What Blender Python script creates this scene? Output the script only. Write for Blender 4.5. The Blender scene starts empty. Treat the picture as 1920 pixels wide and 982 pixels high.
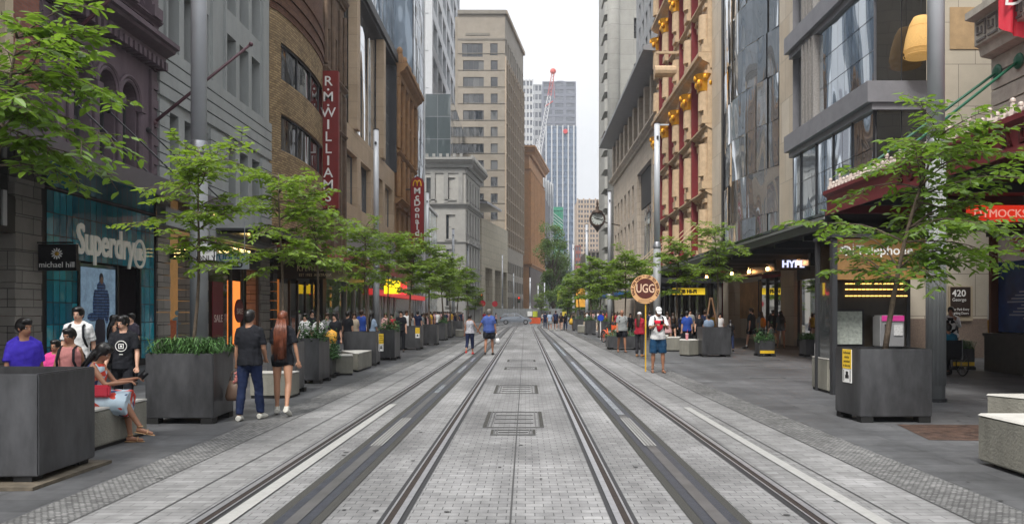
import bpy, bmesh, math, random
from mathutils import Vector, Matrix
S = bpy.context.scene
COL = S.collection
R = math.radians
random.seed(7)
# ---------------------------------------------------------------- camera
CAMZ = 1.67
cam_d = bpy.data.cameras.new('camera'); cam = bpy.data.objects.new('camera', cam_d); COL.objects.link(cam)
cam.location = (0, 0, CAMZ); cam.rotation_euler = (R(90), 0, 0)
cam_d.sensor_width = 36; cam_d.lens = 36 * 1500 / 1920
cam_d.shift_x = -25 / 1920; cam_d.shift_y = 95 / 1920
cam_d.clip_start = .1; cam_d.clip_end = 6000
S.camera = cam
# ---------------------------------------------------------------- sky and sun
SUN_EL, SUN_AZ = R(56), R(200)      # azimuth from +Y clockwise, behind the camera
w = bpy.data.worlds.new('World'); S.world = w; w.use_nodes = True
nt = w.node_tree; nt.nodes.clear()
def N(t, typ, **k):
    n = t.nodes.new(typ)
    for a, b in k.items(): setattr(n, a, b)
    return n
out = N(nt, 'ShaderNodeOutputWorld'); bg = N(nt, 'ShaderNodeBackground')
sky = N(nt, 'ShaderNodeTexSky'); sky.sky_type = 'NISHITA'; sky.sun_disc = False
sky.sun_elevation = SUN_EL; sky.sun_rotation = SUN_AZ; sky.dust_density = 3; sky.air_density = 1.2
tc = N(nt, 'ShaderNodeTexCoord'); mp = N(nt, 'ShaderNodeMapping'); mp.inputs['Scale'].default_value = (1, 1, 2.6)
nz = N(nt, 'ShaderNodeTexNoise'); nz.inputs['Scale'].default_value = 2.1; nz.inputs['Detail'].default_value = 5
nz.inputs['Roughness'].default_value = .45
cr = N(nt, 'ShaderNodeValToRGB')
cr.color_ramp.elements[0].position = .36; cr.color_ramp.elements[0].color = (3.75, 3.9, 4.1, 1)
cr.color_ramp.elements[1].position = .6; cr.color_ramp.elements[1].color = (4.5, 4.5, 4.55, 1)
mx = N(nt, 'ShaderNodeMix', data_type='RGBA'); mx.inputs[0].default_value = .95
nt.links.new(tc.outputs['Generated'], mp.inputs[0]); nt.links.new(mp.outputs[0], nz.inputs['Vector'])
nt.links.new(nz.outputs[0], cr.inputs[0]); nt.links.new(sky.outputs[0], mx.inputs[6]); nt.links.new(cr.outputs[0], mx.inputs[7])
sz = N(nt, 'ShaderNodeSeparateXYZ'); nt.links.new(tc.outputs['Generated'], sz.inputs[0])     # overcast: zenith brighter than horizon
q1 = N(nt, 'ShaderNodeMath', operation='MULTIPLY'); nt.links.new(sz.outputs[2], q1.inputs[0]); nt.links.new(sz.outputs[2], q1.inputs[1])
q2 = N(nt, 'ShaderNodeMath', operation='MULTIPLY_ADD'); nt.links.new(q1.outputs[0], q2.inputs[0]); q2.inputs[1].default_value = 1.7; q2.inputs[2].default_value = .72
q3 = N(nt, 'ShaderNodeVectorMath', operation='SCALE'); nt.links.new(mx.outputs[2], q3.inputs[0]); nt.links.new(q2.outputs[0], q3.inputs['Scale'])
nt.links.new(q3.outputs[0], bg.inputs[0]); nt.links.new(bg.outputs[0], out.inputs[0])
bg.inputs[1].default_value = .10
sd = bpy.data.lights.new('sun', 'SUN'); sd.energy = 1.5; sd.angle = R(15); sd.color = (1, .96, .9)
sun = bpy.data.objects.new('sun', sd); COL.objects.link(sun)
d = Vector((math.sin(SUN_AZ) * math.cos(SUN_EL), math.cos(SUN_AZ) * math.cos(SUN_EL), math.sin(SUN_EL)))
sun.rotation_euler = d.to_track_quat('Z', 'Y').to_euler()
S.view_settings.view_transform = 'Standard'; S.view_settings.look = 'None'
S.view_settings.gamma = 1; S.view_settings.exposure = 1.55
S.render.engine = 'CYCLES'
S.cycles.max_bounces = 7; S.cycles.diffuse_bounces = 3; S.cycles.glossy_bounces = 3; S.cycles.transmission_bounces = 4
S.cycles.transparent_max_bounces = 6; S.cycles.volume_bounces = 0
S.cycles.sample_clamp_indirect = 4
# ---------------------------------------------------------------- materials
def rgb(h):
    h = h.lstrip('#'); v = [int(h[i:i + 2], 16) / 255 for i in (0, 2, 4)]
    return tuple(c / 12.92 if c <= .04045 else ((c + .055) / 1.055) ** 2.4 for c in v)
MC = {}
def C(c):
    if isinstance(c, str): c = rgb(c)
    return (c[0], c[1], c[2], 1)
def mat(name, col, rough=.7, metal=0., var=.12, scale=1.5, bump=0., bscale=30., spec=.4, emit=0, ecol=None, island=0., streak=0.):
    """procedural: base colour varied by world-space noise (dirt), fine bump, optional streaks"""
    if name in MC: return MC[name]
    m = bpy.data.materials.new(name); m.use_nodes = True; t = m.node_tree; b = t.nodes['Principled BSDF']
    b.inputs['Roughness'].default_value = rough; b.inputs['Metallic'].default_value = metal
    b.inputs['Specular IOR Level'].default_value = spec
    geo = N(t, 'ShaderNodeNewGeometry')
    n1 = N(t, 'ShaderNodeTexNoise'); n1.inputs['Scale'].default_value = scale; n1.inputs['Detail'].default_value = 6; n1.inputs['Roughness'].default_value = .65
    mpn = N(t, 'ShaderNodeMapping'); mpn.inputs['Scale'].default_value = (1, 1, .35 if streak else 1)
    t.links.new(geo.outputs['Position'], mpn.inputs[0]); t.links.new(mpn.outputs[0], n1.inputs['Vector'])
    mr = N(t, 'ShaderNodeMapRange'); mr.inputs[1].default_value = .3; mr.inputs[2].default_value = .7
    mr.inputs[3].default_value = 1 - var; mr.inputs[4].default_value = 1 + var
    t.links.new(n1.outputs[0], mr.inputs[0])
    last = mr.outputs[0]
    if island:
        mi = N(t, 'ShaderNodeMapRange'); mi.inputs[3].default_value = 1 - island; mi.inputs[4].default_value = 1 + island
        t.links.new(geo.outputs['Random Per Island'], mi.inputs[0])
        mm = N(t, 'ShaderNodeMath', operation='MULTIPLY'); t.links.new(last, mm.inputs[0]); t.links.new(mi.outputs[0], mm.inputs[1]); last = mm.outputs[0]
    vm = N(t, 'ShaderNodeVectorMath', operation='SCALE'); vm.inputs[0].default_value = C(col)[:3]
    t.links.new(last, vm.inputs['Scale']); t.links.new(vm.outputs[0], b.inputs['Base Color'])
    if bump:
        n2 = N(t, 'ShaderNodeTexNoise'); n2.inputs['Scale'].default_value = bscale; n2.inputs['Detail'].default_value = 4
        t.links.new(geo.outputs['Position'], n2.inputs['Vector'])
        bp = N(t, 'ShaderNodeBump'); bp.inputs['Strength'].default_value = bump; bp.inputs['Distance'].default_value = .03
        t.links.new(n2.outputs[0], bp.inputs['Height']); t.links.new(bp.outputs[0], b.inputs['Normal'])
    if emit:
        b.inputs['Emission Color'].default_value = C(ecol or col); b.inputs['Emission Strength'].default_value = emit
    MC[name] = m; return m
def brick(name, c1, c2, mortar, bw, bh, ms=.01, rough=.8, plan=False, bump=.4, var=.15, offset=.5, rot=False, nscale=.8, spec=.3, bias=0):
    """brick / block / paver pattern in metres. plan: on the ground (X,Y); else on walls (X+Y, Z)"""
    if name in MC: return MC[name]
    m = bpy.data.materials.new(name); m.use_nodes = True; t = m.node_tree; b = t.nodes['Principled BSDF']
    b.inputs['Roughness'].default_value = rough; b.inputs['Specular IOR Level'].default_value = spec
    geo = N(t, 'ShaderNodeNewGeometry'); sx = N(t, 'ShaderNodeSeparateXYZ'); cb = N(t, 'ShaderNodeCombineXYZ')
    t.links.new(geo.outputs['Position'], sx.inputs[0])
    if plan:
        t.links.new(sx.outputs[1 if rot else 0], cb.inputs[0]); t.links.new(sx.outputs[0 if rot else 1], cb.inputs[1])
    else:
        ad = N(t, 'ShaderNodeMath', operation='ADD'); t.links.new(sx.outputs[0], ad.inputs[0]); t.links.new(sx.outputs[1], ad.inputs[1])
        t.links.new(ad.outputs[0], cb.inputs[0]); t.links.new(sx.outputs[2], cb.inputs[1])
    br = N(t, 'ShaderNodeTexBrick'); br.offset = offset
    br.inputs['Scale'].default_value = 1; br.inputs['Brick Width'].default_value = bw; br.inputs['Row Height'].default_value = bh
    br.inputs['Mortar Size'].default_value = ms; br.inputs['Mortar Smooth'].default_value = .3; br.inputs['Bias'].default_value = bias
    br.inputs['Color1'].default_value = C(c1); br.inputs['Color2'].default_value = C(c2); br.inputs['Mortar'].default_value = C(mortar)
    t.links.new(cb.outputs[0], br.inputs['Vector'])
    n1 = N(t, 'ShaderNodeTexNoise'); n1.inputs['Scale'].default_value = nscale; n1.inputs['Detail'].default_value = 8; n1.inputs['Roughness'].default_value = .7
    t.links.new(geo.outputs['Position'], n1.inputs['Vector'])
    mr = N(t, 'ShaderNodeMapRange'); mr.inputs[1].default_value = .3; mr.inputs[2].default_value = .7
    mr.inputs[3].default_value = 1 - var; mr.inputs[4].default_value = 1 + var
    t.links.new(n1.outputs[0], mr.inputs[0])
    vm = N(t, 'ShaderNodeVectorMath', operation='SCALE'); t.links.new(br.outputs[0], vm.inputs[0]); t.links.new(mr.outputs[0], vm.inputs['Scale'])
    last = vm.outputs[0]
    if plan:                                  # long tyre and foot grime along the street plus patches
        for sc_, lo, hi, mpv in ((1.6, .78, 1.1, (1, .07, 1)), (.22, .8, 1.12, (1, 1, 1)), (7, .86, 1.08, (1, 1, 1))):
            mq = N(t, 'ShaderNodeMapping'); mq.inputs['Scale'].default_value = mpv; t.links.new(geo.outputs['Position'], mq.inputs[0]); nq = N(t, 'ShaderNodeTexNoise'); nq.inputs['Scale'].default_value = sc_; nq.inputs['Detail'].default_value = 4; t.links.new(mq.outputs[0], nq.inputs['Vector'])
            rq = N(t, 'ShaderNodeMapRange'); rq.inputs[1].default_value = .35; rq.inputs[2].default_value = .65; rq.inputs[3].default_value = lo; rq.inputs[4].default_value = hi; t.links.new(nq.outputs[0], rq.inputs[0])
            vq = N(t, 'ShaderNodeVectorMath', operation='SCALE'); t.links.new(last, vq.inputs[0]); t.links.new(rq.outputs[0], vq.inputs['Scale']); last = vq.outputs[0]
    t.links.new(last, b.inputs['Base Color'])
    n2 = N(t, 'ShaderNodeTexNoise'); n2.inputs['Scale'].default_value = 40; n2.inputs['Detail'].default_value = 3
    t.links.new(geo.outputs['Position'], n2.inputs['Vector'])
    mi = N(t, 'ShaderNodeMath', operation='MULTIPLY_ADD'); mi.inputs[1].default_value = -1.; t.links.new(br.outputs['Fac'], mi.inputs[0])
    ms_ = N(t, 'ShaderNodeMath', operation='MULTIPLY'); ms_.inputs[1].default_value = .35; t.links.new(n2.outputs[0], ms_.inputs[0]); t.links.new(ms_.outputs[0], mi.inputs[2])
    bp = N(t, 'ShaderNodeBump'); bp.inputs['Strength'].default_value = bump; bp.inputs['Distance'].default_value = .02
    t.links.new(mi.outputs[0], bp.inputs['Height']); t.links.new(bp.outputs[0], b.inputs['Normal'])
    MC[name] = m; return m
def glassy(name, c1, c2=None, rough=.04, wav=.15, wscale=.6, spec=1., metal=0.):
    """opaque reflective window glass: dark room behind, slightly uneven panes, each pane its own tint"""
    if name in MC: return MC[name]
    m = bpy.data.materials.new(name); m.use_nodes = True; t = m.node_tree; b = t.nodes['Principled BSDF']
    oi = N(t, 'ShaderNodeObjectInfo'); geo = N(t, 'ShaderNodeNewGeometry')
    ad = N(t, 'ShaderNodeMath', operation='ADD'); t.links.new(oi.outputs['Random'], ad.inputs[0]); t.links.new(geo.outputs['Random Per Island'], ad.inputs[1])
    fr = N(t, 'ShaderNodeMath', operation='FRACT'); t.links.new(ad.outputs[0], fr.inputs[0])
    m1 = N(t, 'ShaderNodeMix', data_type='RGBA'); m1.inputs[6].default_value = C(c1); m1.inputs[7].default_value = C(c2 or c1)
    pw = N(t, 'ShaderNodeMath', operation='POWER'); pw.inputs[1].default_value = 2.; t.links.new(fr.outputs[0], pw.inputs[0])
    t.links.new(pw.outputs[0], m1.inputs[0]); t.links.new(m1.outputs[2], b.inputs['Base Color'])
    b.inputs['Roughness'].default_value = rough; b.inputs['Specular IOR Level'].default_value = spec; b.inputs['Metallic'].default_value = metal
    b.inputs['IOR'].default_value = 1.6
    n2 = N(t, 'ShaderNodeTexNoise'); n2.inputs['Scale'].default_value = wscale; n2.inputs['Detail'].default_value = 1
    mpg = N(t, 'ShaderNodeMapping'); mpg.inputs['Scale'].default_value = (1, 1, .3); t.links.new(geo.outputs['Position'], mpg.inputs[0]); t.links.new(mpg.outputs[0], n2.inputs['Vector'])
    bp = N(t, 'ShaderNodeBump'); bp.inputs['Strength'].default_value = min(1, wav * 1.6); bp.inputs['Distance'].default_value = .8
    t.links.new(n2.outputs[0], bp.inputs['Height']); t.links.new(bp.outputs[0], b.inputs['Normal'])
    MC[name] = m; return m
# ---------------------------------------------------------------- frames and mesh builder
class Fr:
    """facade frame: u along the wall, n out towards the street, z up"""
    def __init__(s, p0, p1, side):
        s.o = Vector((p0[0], p0[1], 0)); dv = Vector((p1[0] - p0[0], p1[1] - p0[1], 0)); s.L = dv.length; s.U = dv.normalized()
        s.Nn = Vector((s.U.y, -s.U.x, 0)) * side; s.ang = math.atan2(s.U.y, s.U.x)
    def p(s, u, n, z): return s.o + s.U * u + s.Nn * n + Vector((0, 0, z))
XL, XR = -12.3, 13.7
def frL(y0, y1, x=XL): return Fr((x, y0), (x, y1), 1)          # left side, u = Y - y0
def frR(y0, y1, x=XR): return Fr((x, y0), (x, y1), -1)
def frF(x0, x1, y): return Fr((x0, y), (x1, y), 1)              # faces the camera (-Y)
class MB:
    def __init__(s, fr=None): s.v = []; s.f = []; s.m = []; s.fr = fr; s.cm = 0
    def P(s, a):
        return s.fr.p(*a) if s.fr else Vector(a)
    def add(s, vs, fs):
        k = len(s.v); s.v += [s.P(a) for a in vs]; s.f += [tuple(i + k for i in f) for f in fs]; s.m += [s.cm] * len(fs); return s
    def quad(s, a, b, c, d): return s.add([a, b, c, d], [(0, 1, 2, 3)])
    def box(s, a0, a1, b0, b1, c0, c1):
        return s.add([(a0, b0, c0), (a1, b0, c0), (a1, b1, c0), (a0, b1, c0), (a0, b0, c1), (a1, b0, c1), (a1, b1, c1), (a0, b1, c1)],
                     [(0, 3, 2, 1), (4, 5, 6, 7), (0, 1, 5, 4), (1, 2, 6, 5), (2, 3, 7, 6), (3, 0, 4, 7)])
    def prism(s, poly, z0, z1, inset=0, top=True):
        n = len(poly); cx = sum(p[0] for p in poly) / n; cy = sum(p[1] for p in poly) / n
        q = [(cx + (p[0] - cx) * (1 - inset), cy + (p[1] - cy) * (1 - inset)) for p in poly]
        vs = [(p[0], p[1], z0) for p in poly] + [(p[0], p[1], z1) for p in q]
        fs = [(i, (i + 1) % n, n + (i + 1) % n, n + i) for i in range(n)] + [tuple(reversed(range(n)))]
        if top: fs.append(tuple(range(n, 2 * n)))
        return s.add(vs, fs)
    def extr(s, prof, u0, u1):
        """profile of (n,z) points swept along u"""
        n = len(prof)
        vs = [(u0, p[0], p[1]) for p in prof] + [(u1, p[0], p[1]) for p in prof]
        return s.add(vs, [(i, (i + 1) % n, n + (i + 1) % n, n + i) for i in range(n)] + [tuple(range(n)), tuple(reversed(range(n, 2 * n)))])
    def tube(s, pts, rad, n=8, cap=True, ab=None, ref=None):
        pts = [s.P(p) for p in pts]; fr, s.fr = s.fr, None
        if not isinstance(rad, (list, tuple)): rad = [rad] * len(pts)
        vs = []; fs = []; prev = Vector(ref) if ref else None
        for i, p in enumerate(pts):
            t = (pts[min(i + 1, len(pts) - 1)] - pts[max(i - 1, 0)])
            if t.length < 1e-9: t = Vector((0, 0, 1))
            t.normalize()
            if prev is None: prev = Vector((1, 0, 0)) if abs(t.x) < .8 else Vector((0, 1, 0))
            x = (prev - t * prev.dot(t)); x = x.normalized() if x.length > 1e-6 else t.orthogonal().normalized()
            y = t.cross(x); prev = x
            ra, rb = rad[i] if isinstance(rad[i], (tuple, list)) else (rad[i], rad[i])
            for k in range(n):
                a = 2 * math.pi * k / n; vs.append(p + x * math.cos(a) * ra + y * math.sin(a) * rb)
        for i in range(len(pts) - 1):
            for k in range(n):
                k2 = (k + 1) % n; fs.append((i * n + k, i * n + k2, (i + 1) * n + k2, (i + 1) * n + k))
        if cap: fs += [tuple(reversed(range(n))), tuple(range((len(pts) - 1) * n, len(pts) * n))]
        s.add(vs, fs); s.fr = fr; return s
    def cyl(s, c, r, z0, z1, n=16, r2=None): return s.tube([(c[0], c[1], z0), (c[0], c[1], z1)], [r, r if r2 is None else r2], n)
    def lathe(s, c, prof, n=16):
        return s.tube([(c[0], c[1], z + i * 1e-5) for i, (r, z) in enumerate(prof)], [max(r, 1e-4) for r, z in prof], n, ref=(1, 0, 0))
    def ell(s, c, r, nu=12, nv=8, rot=None):
        vs = []; fs = []; c = Vector(c)
        for j in range(nv + 1):
            th = math.pi * j / nv
            for i in range(nu):
                ph = 2 * math.pi * i / nu
                v = Vector((r[0] * math.sin(th) * math.cos(ph), r[1] * math.sin(th) * math.sin(ph), r[2] * math.cos(th)))
                if rot is not None: v = rot @ v
                vs.append(c + v)
        for j in range(nv):
            for i in range(nu):
                i2 = (i + 1) % nu; fs.append((j * nu + i, (j + 1) * nu + i, (j + 1) * nu + i2, j * nu + i2))
        return s.add(vs, fs)
    def mesh(s, name, mats, smooth=False):
        me = bpy.data.meshes.new(name); me.from_pydata([tuple(v) for v in s.v], [], s.f)
        mats = mats if isinstance(mats, (list, tuple)) else [mats]
        for m in mats: me.materials.append(m)
        if len(mats) > 1: me.polygons.foreach_set('material_index', s.m)
        if smooth: me.polygons.foreach_set('use_smooth', [True] * len(me.polygons))
        me.update(); return me
    def build(s, name, mats, parent=None, smooth=False, bevel=0, recalc=False, auto=None):
        me = s.mesh(name, mats, smooth)
        if recalc or bevel:
            bm = bmesh.new(); bm.from_mesh(me); bmesh.ops.remove_doubles(bm, verts=bm.verts, dist=1e-5)
            bmesh.ops.recalc_face_normals(bm, faces=bm.faces)
            if bevel:
                es = [e for e in bm.edges if len(e.link_faces) == 2 and e.calc_face_angle(0) > .5]
                bmesh.ops.bevel(bm, geom=es, offset=bevel, segments=2, affect='EDGES', clamp_overlap=True)
            bm.to_mesh(me); bm.free()
        o = bpy.data.objects.new(name, me); COL.objects.link(o)
        if parent is not None: attach(o, parent)
        return o
def attach(o, parent):
    """parent is an Empty/mesh with an unrotated or rotated base; keep the world place"""
    o.parent = parent
    M = Matrix.Identity(4); q = parent; chain = []
    while q: chain.append(q); q = q.parent
    for q in reversed(chain): M = M @ q.matrix_parent_inverse @ q.matrix_basis
    o.matrix_parent_inverse = M.inverted()
def tag(o, label=None, cat=None, group=None, kind=None):
    if label: o['label'] = label
    if cat: o['category'] = cat
    if group: o['group'] = group
    if kind: o['kind'] = kind
    return o
def empty(name, loc, label, cat, group=None, rz=0):
    o = bpy.data.objects.new(name, None); COL.objects.link(o); o.location = loc; o.rotation_euler = (0, 0, rz); o.empty_display_size = .3
    return tag(o, label, cat, group)
def copy_tree(o, parent=None):
    c = o.copy(); COL.objects.link(c)
    if parent is not None: c.parent = parent
    for ch in list(o.children): copy_tree(ch, c)
    return c
WS = bpy.data.scenes.new('workshop')      # scratch scene for evaluating single meshes quickly
def text(txt, size, m, loc, rz=0, rx=90, ry=0, parent=None, name='lettering', ext=.01, bold=0., align='CENTER', sx=1., shear=0, sp=1.):
    c = bpy.data.curves.new(name, 'FONT'); c.body = txt; c.size = size; c.extrude = ext; c.offset = bold; c.align_x = align; c.shear = shear
    c.space_character = sp; c.resolution_u = 3
    o = bpy.data.objects.new(name, c); WS.collection.objects.link(o)
    WS.view_layers[0].update(); dg = WS.view_layers[0].depsgraph; me = bpy.data.meshes.new_from_object(o.evaluated_get(dg))
    bpy.data.objects.remove(o); me.name = name; me.materials.clear(); me.materials.append(m)
    ro = Matrix.Rotation(R(rz), 4, 'Z') @ Matrix.Rotation(R(ry), 4, 'Y') @ Matrix.Rotation(R(rx), 4, 'X')
    me.transform(Matrix.Translation(Vector(loc)) @ ro @ Matrix.Diagonal((sx, 1, 1, 1)))
    o = bpy.data.objects.new(name, me); COL.objects.link(o)
    if parent is not None: attach(o, parent)
    return o
def XP(px, Y): return (px - 985) * Y / 1500
def ZP(py, Y): return CAMZ + (586 - py) * Y / 1500
def YL(px, x=XL): return x * 1500 / (px - 985)
def GY(py): return 1500 * CAMZ / (py - 586)
WMESH = {}
def win_mesh(w_, h, style, fm, pm_):
    key = (round(w_, 2), round(h, 2), style, fm.name, pm_.name)
    if key in WMESH: return WMESH[key]
    t = min(.07, w_ * .08); nx, ny = style
    f = MB(); a, b = -w_ / 2, w_ / 2
    f.box(a, a + t, -.05, .05, 0, h); f.box(b - t, b, -.05, .05, 0, h); f.box(a + t, b - t, -.05, .05, 0, t); f.box(a + t, b - t, -.05, .05, h - t, h)
    for i in range(1, nx):
        x = a + w_ * i / nx; f.box(x - t / 3, x + t / 3, -.04, .04, t, h - t)
    for j in range(1, ny):
        z = h * j / ny; f.box(a + t, b - t, -.045, .045, z - t / 3, z + t / 3)
    g = MB()
    for i in range(nx):
        for j in range(ny):
            g.quad((a + w_ * i / nx, 0, h * j / ny), (a + w_ * (i + 1) / nx, 0, h * j / ny), (a + w_ * (i + 1) / nx, 0, h * (j + 1) / ny), (a + w_ * i / nx, 0, h * (j + 1) / ny))
    r = (f.mesh('window', fm), g.mesh('pane', pm_)); WMESH[key] = r; return r
def windows(parent, fr, wins, fm, pm_, depth=.2, name='window'):
    """wins: (uc, z, w, h, (nx,ny)). nearest 100 as parts (window > pane), the rest one stuff part"""
    ws = sorted(wins, key=lambda q: (fr.p(q[0], 0, q[1]) - cam.location).length)
    used = sum(1 for c in parent.children if c.name.startswith(name) and c.get('kind') != 'stuff'); left = max(0, 100 - used)
    for q in ws[:left]:
        fme, pme = win_mesh(q[2], q[3], q[4], fm, pm_)
        o = bpy.data.objects.new(name, fme); COL.objects.link(o)
        o.parent = parent; ca = -parent.rotation_euler.z
        o.matrix_parent_inverse = Matrix.Identity(4); pl = parent.location
        o.location = fr.p(q[0], -depth, q[1]) - pl; o.rotation_euler = (0, 0, fr.ang)
        g = bpy.data.objects.new('pane', pme); COL.objects.link(g); g.parent = o
    rest = ws[left:]
    if rest:
        b = MB(fr)
        for (u, z, w_, h, st) in rest:
            t = min(.07, w_ * .08); b.cm = 0
            b.box(u - w_ / 2, u - w_ / 2 + t, -depth - .05, -depth + .05, z, z + h); b.box(u + w_ / 2 - t, u + w_ / 2, -depth - .05, -depth + .05, z, z + h)
            b.box(u - w_ / 2, u + w_ / 2, -depth - .05, -depth + .05, z + h - t, z + h); b.cm = 1
            for i in range(st[0]):
                b.quad((u - w_ / 2 + w_ * i / st[0], -depth, z), (u - w_ / 2 + w_ * (i + 1) / st[0] - .02, -depth, z), (u - w_ / 2 + w_ * (i + 1) / st[0] - .02, -depth, z + h), (u - w_ / 2 + w_ * i / st[0], -depth, z + h))
        o = b.build(name, [fm, pm_], parent); o['kind'] = 'stuff'
def wall_open(mb, u0, u1, z0, z1, ops, depth=.25):
    """wall sheet at n=0 with rectangular openings (ua,ub,za,zb) and their reveals"""
    us = sorted({u0, u1} | {round(a, 4) for o in ops for a in o[:2] if u0 < a < u1}); zs = sorted({z0, z1} | {round(a, 4) for o in ops for a in o[2:4] if z0 < a < z1})
    for i in range(len(us) - 1):
        uc = (us[i] + us[i + 1]) / 2; run = None
        col = [o for o in ops if o[0] < uc < o[1]]
        for j in range(len(zs)):
            solid = j < len(zs) - 1 and not any(o[2] < (zs[j] + zs[j + 1]) / 2 < o[3] for o in col)
            if solid and run is None: run = zs[j]
            if not solid and run is not None:
                mb.quad((us[i], 0, run), (us[i + 1], 0, run), (us[i + 1], 0, zs[j]), (us[i], 0, zs[j])); run = None
    for (a, b, c, d_) in ops:
        D = -depth - .02
        mb.quad((a, 0, c), (a, D, c), (a, D, d_), (a, 0, d_)); mb.quad((b, 0, c), (b, 0, d_), (b, D, d_), (b, D, c))
        mb.quad((a, 0, c), (b, 0, c), (b, D, c), (a, D, c)); mb.quad((a, 0, d_), (a, D, d_), (b, D, d_), (b, 0, d_))
def grid_ops(u0, u1, n, w_, z_list, h):
    st = (u1 - u0) / n; r = []
    for i in range(n):
        c = u0 + st * (i + .5)
        for z in z_list: r.append((c - w_ / 2, c + w_ / 2, z, z + h))
    return r
def ops_to_wins(ops, style=(1, 2)): return [((a + b) / 2, c, b - a, d_ - c, style) for (a, b, c, d_) in ops]
def core(mb, fr, u0, u1, z1, back, z0=0, end=True):
    """sides, back and roof of a building body behind its facade sheet"""
    mb.quad((u0, 0, z0), (u0, 0, z1), (u0, -back, z1), (u0, -back, z0)); mb.quad((u1, 0, z0), (u1, -back, z0), (u1, -back, z1), (u1, 0, z1))
    mb.quad((u0, 0, z1), (u1, 0, z1), (u1, -back, z1), (u0, -back, z1)); mb.quad((u0, -back, z0), (u1, -back, z0), (u1, -back, z1), (u0, -back, z1))
CORN = lambda z, pr, h: [(0, z), (pr * .35, z), (pr * .4, z + h * .3), (pr * .8, z + h * .55), (pr * .85, z + h * .7), (pr, z + h * .75), (pr, z + h), (0, z + h)]
# shared materials
steel = mat('galvanised_steel', (.32, .33, .35), .42, .75, var=.08, bump=.05)
darkmetal = mat('dark_metal', (.045, .047, .052), .5, .3)
black = mat('black_paint', (.012, .012, .014), .35)
winframe = mat('window_frame', (.06, .06, .065), .5)
winwhite = mat('window_frame_pale', (.45, .44, .42), .5)
gdark = glassy('glass_dark', (.008, .01, .012), (.09, .09, .085))
gblue = glassy('glass_blue', (.22, .28, .34), (.34, .4, .46), wav=.25, metal=.4)
gmir = glassy('glass_mirror', (.5, .56, .63), (.66, .72, .78), metal=.92, wav=.22, wscale=.35, rough=.03)
gmir2 = glassy('glass_mirror_wavy', (.6, .63, .66), (.78, .8, .82), metal=.85, wav=.5, wscale=.3, rough=.03)
white = mat('white_paint', (.75, .75, .74), .5, var=.05)
glasclear = bpy.data.materials.new('shop_glass_clear'); glasclear.use_nodes = True
def _gc():
    t = glasclear.node_tree; t.nodes.clear(); o = N(t, 'ShaderNodeOutputMaterial'); tr = N(t, 'ShaderNodeBsdfTransparent'); tr.inputs[0].default_value = (.72, .76, .75, 1)
    gl = N(t, 'ShaderNodeBsdfGlossy'); gl.inputs['Roughness'].default_value = .02; lw = N(t, 'ShaderNodeFresnel'); lw.inputs[0].default_value = 1.6
    m = N(t, 'ShaderNodeMixShader'); t.links.new(lw.outputs[0], m.inputs[0]); t.links.new(tr.outputs[0], m.inputs[1]); t.links.new(gl.outputs[0], m.inputs[2]); t.links.new(m.outputs[0], o.inputs['Surface'])
_gc()
whitesign = mat('white_lettering', (.8, .8, .78), .5, var=.03)
# ---------------------------------------------------------------- ground
def bend(y):
    if y < 88: return 0
    if y < 112: return .0022 * (y - 88) ** 2
    return .0022 * 24 ** 2 + (y - 112) * .1056
def strip(name, x0, x1, z, m, y0=1.5, y1=400, kind='structure', curve=True, thick=0, parent=None):
    ys = [y0]
    while ys[-1] < y1: ys.append(min(y1, ys[-1] + (1.5 if 80 < ys[-1] < 120 else 12 if ys[-1] > 120 else 8)))
    b = MB()
    for i in range(len(ys) - 1):
        a, c = ys[i], ys[i + 1]; da, dc = (bend(a), bend(c)) if curve else (0, 0)
        b.quad((x0 + da, a, z), (x1 + da, a, z), (x1 + dc, c, z), (x0 + dc, c, z))
    o = b.build(name, m, parent)
    if kind: o['kind'] = kind
    return o
paver = brick('granite_pavers', (.17, .17, .172), (.23, .23, .23), (.06, .06, .06), .157, .106, .0045, plan=True, var=.28, bump=.3, nscale=.45, rough=.65)
paver2 = brick('granite_pavers_side', (.17, .17, .17), (.235, .235, .235), (.07, .07, .07), .31, .106, .004, plan=True, var=.3, bump=.25, nscale=.4, rough=.7)
rough_m = brick('granite_setts', (.11, .11, .11), (.23, .23, .226), (.07, .07, .07), .055, .045, .006, plan=True, var=.3, bump=.8, rough=.85)
slab = brick('bluestone_slabs', (.072, .074, .078), (.10, .102, .107), (.03, .03, .03), 1.2, .42, .005, plan=True, var=.3, bump=.12, rough=.55, nscale=.7)
asph = mat('asphalt', (.055, .055, .058), .85, var=.2, scale=3, bump=.5, bscale=120)
aggr = mat('aggregate_strip', (.058, .057, .052), .9, var=.6, scale=90, bump=.8, bscale=200)
rubber = mat('rail_rubber', (.022, .022, .024), .6, var=.3, scale=20)
railhead = mat('rail_head_steel', (.36, .36, .38), .34, .6, var=.2, scale=12)
groove = mat('rail_groove_rust', (.022, .015, .012), .8, var=.4, scale=15)
slotm = mat('power_slot', (.03, .033, .042), .45, var=.35, scale=9, bump=.3, bscale=90)
slotp = mat('power_slot_plate', (.10, .098, .10), .4, .3, var=.25, scale=4)
slotbright = mat('power_slot_plate_bright', (.45, .48, .55), .25, .7, var=.35, scale=3)
wline = mat('white_line_stone', (.27, .27, .26), .7, var=.12, scale=12)
joint = mat('paving_joint', (.05, .05, .05), .9)
g = MB(); g.quad((-900, -30, -.012), (900, -30, -.012), (900, 1500, -.012), (-900, 1500, -.012)); tag(g.build('ground', slab), kind='structure')
strip('pavement', -22, -4.15, 0, slab, y1=112, curve=False)
strip('pavement', 4.17, 26, 0, slab, y1=112, curve=False)
strip('pavement', -14, -4.15, 0, slab, y0=126, y1=380)
strip('pavement', 4.17, 14, 0, slab, y0=126, y1=380)
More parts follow.
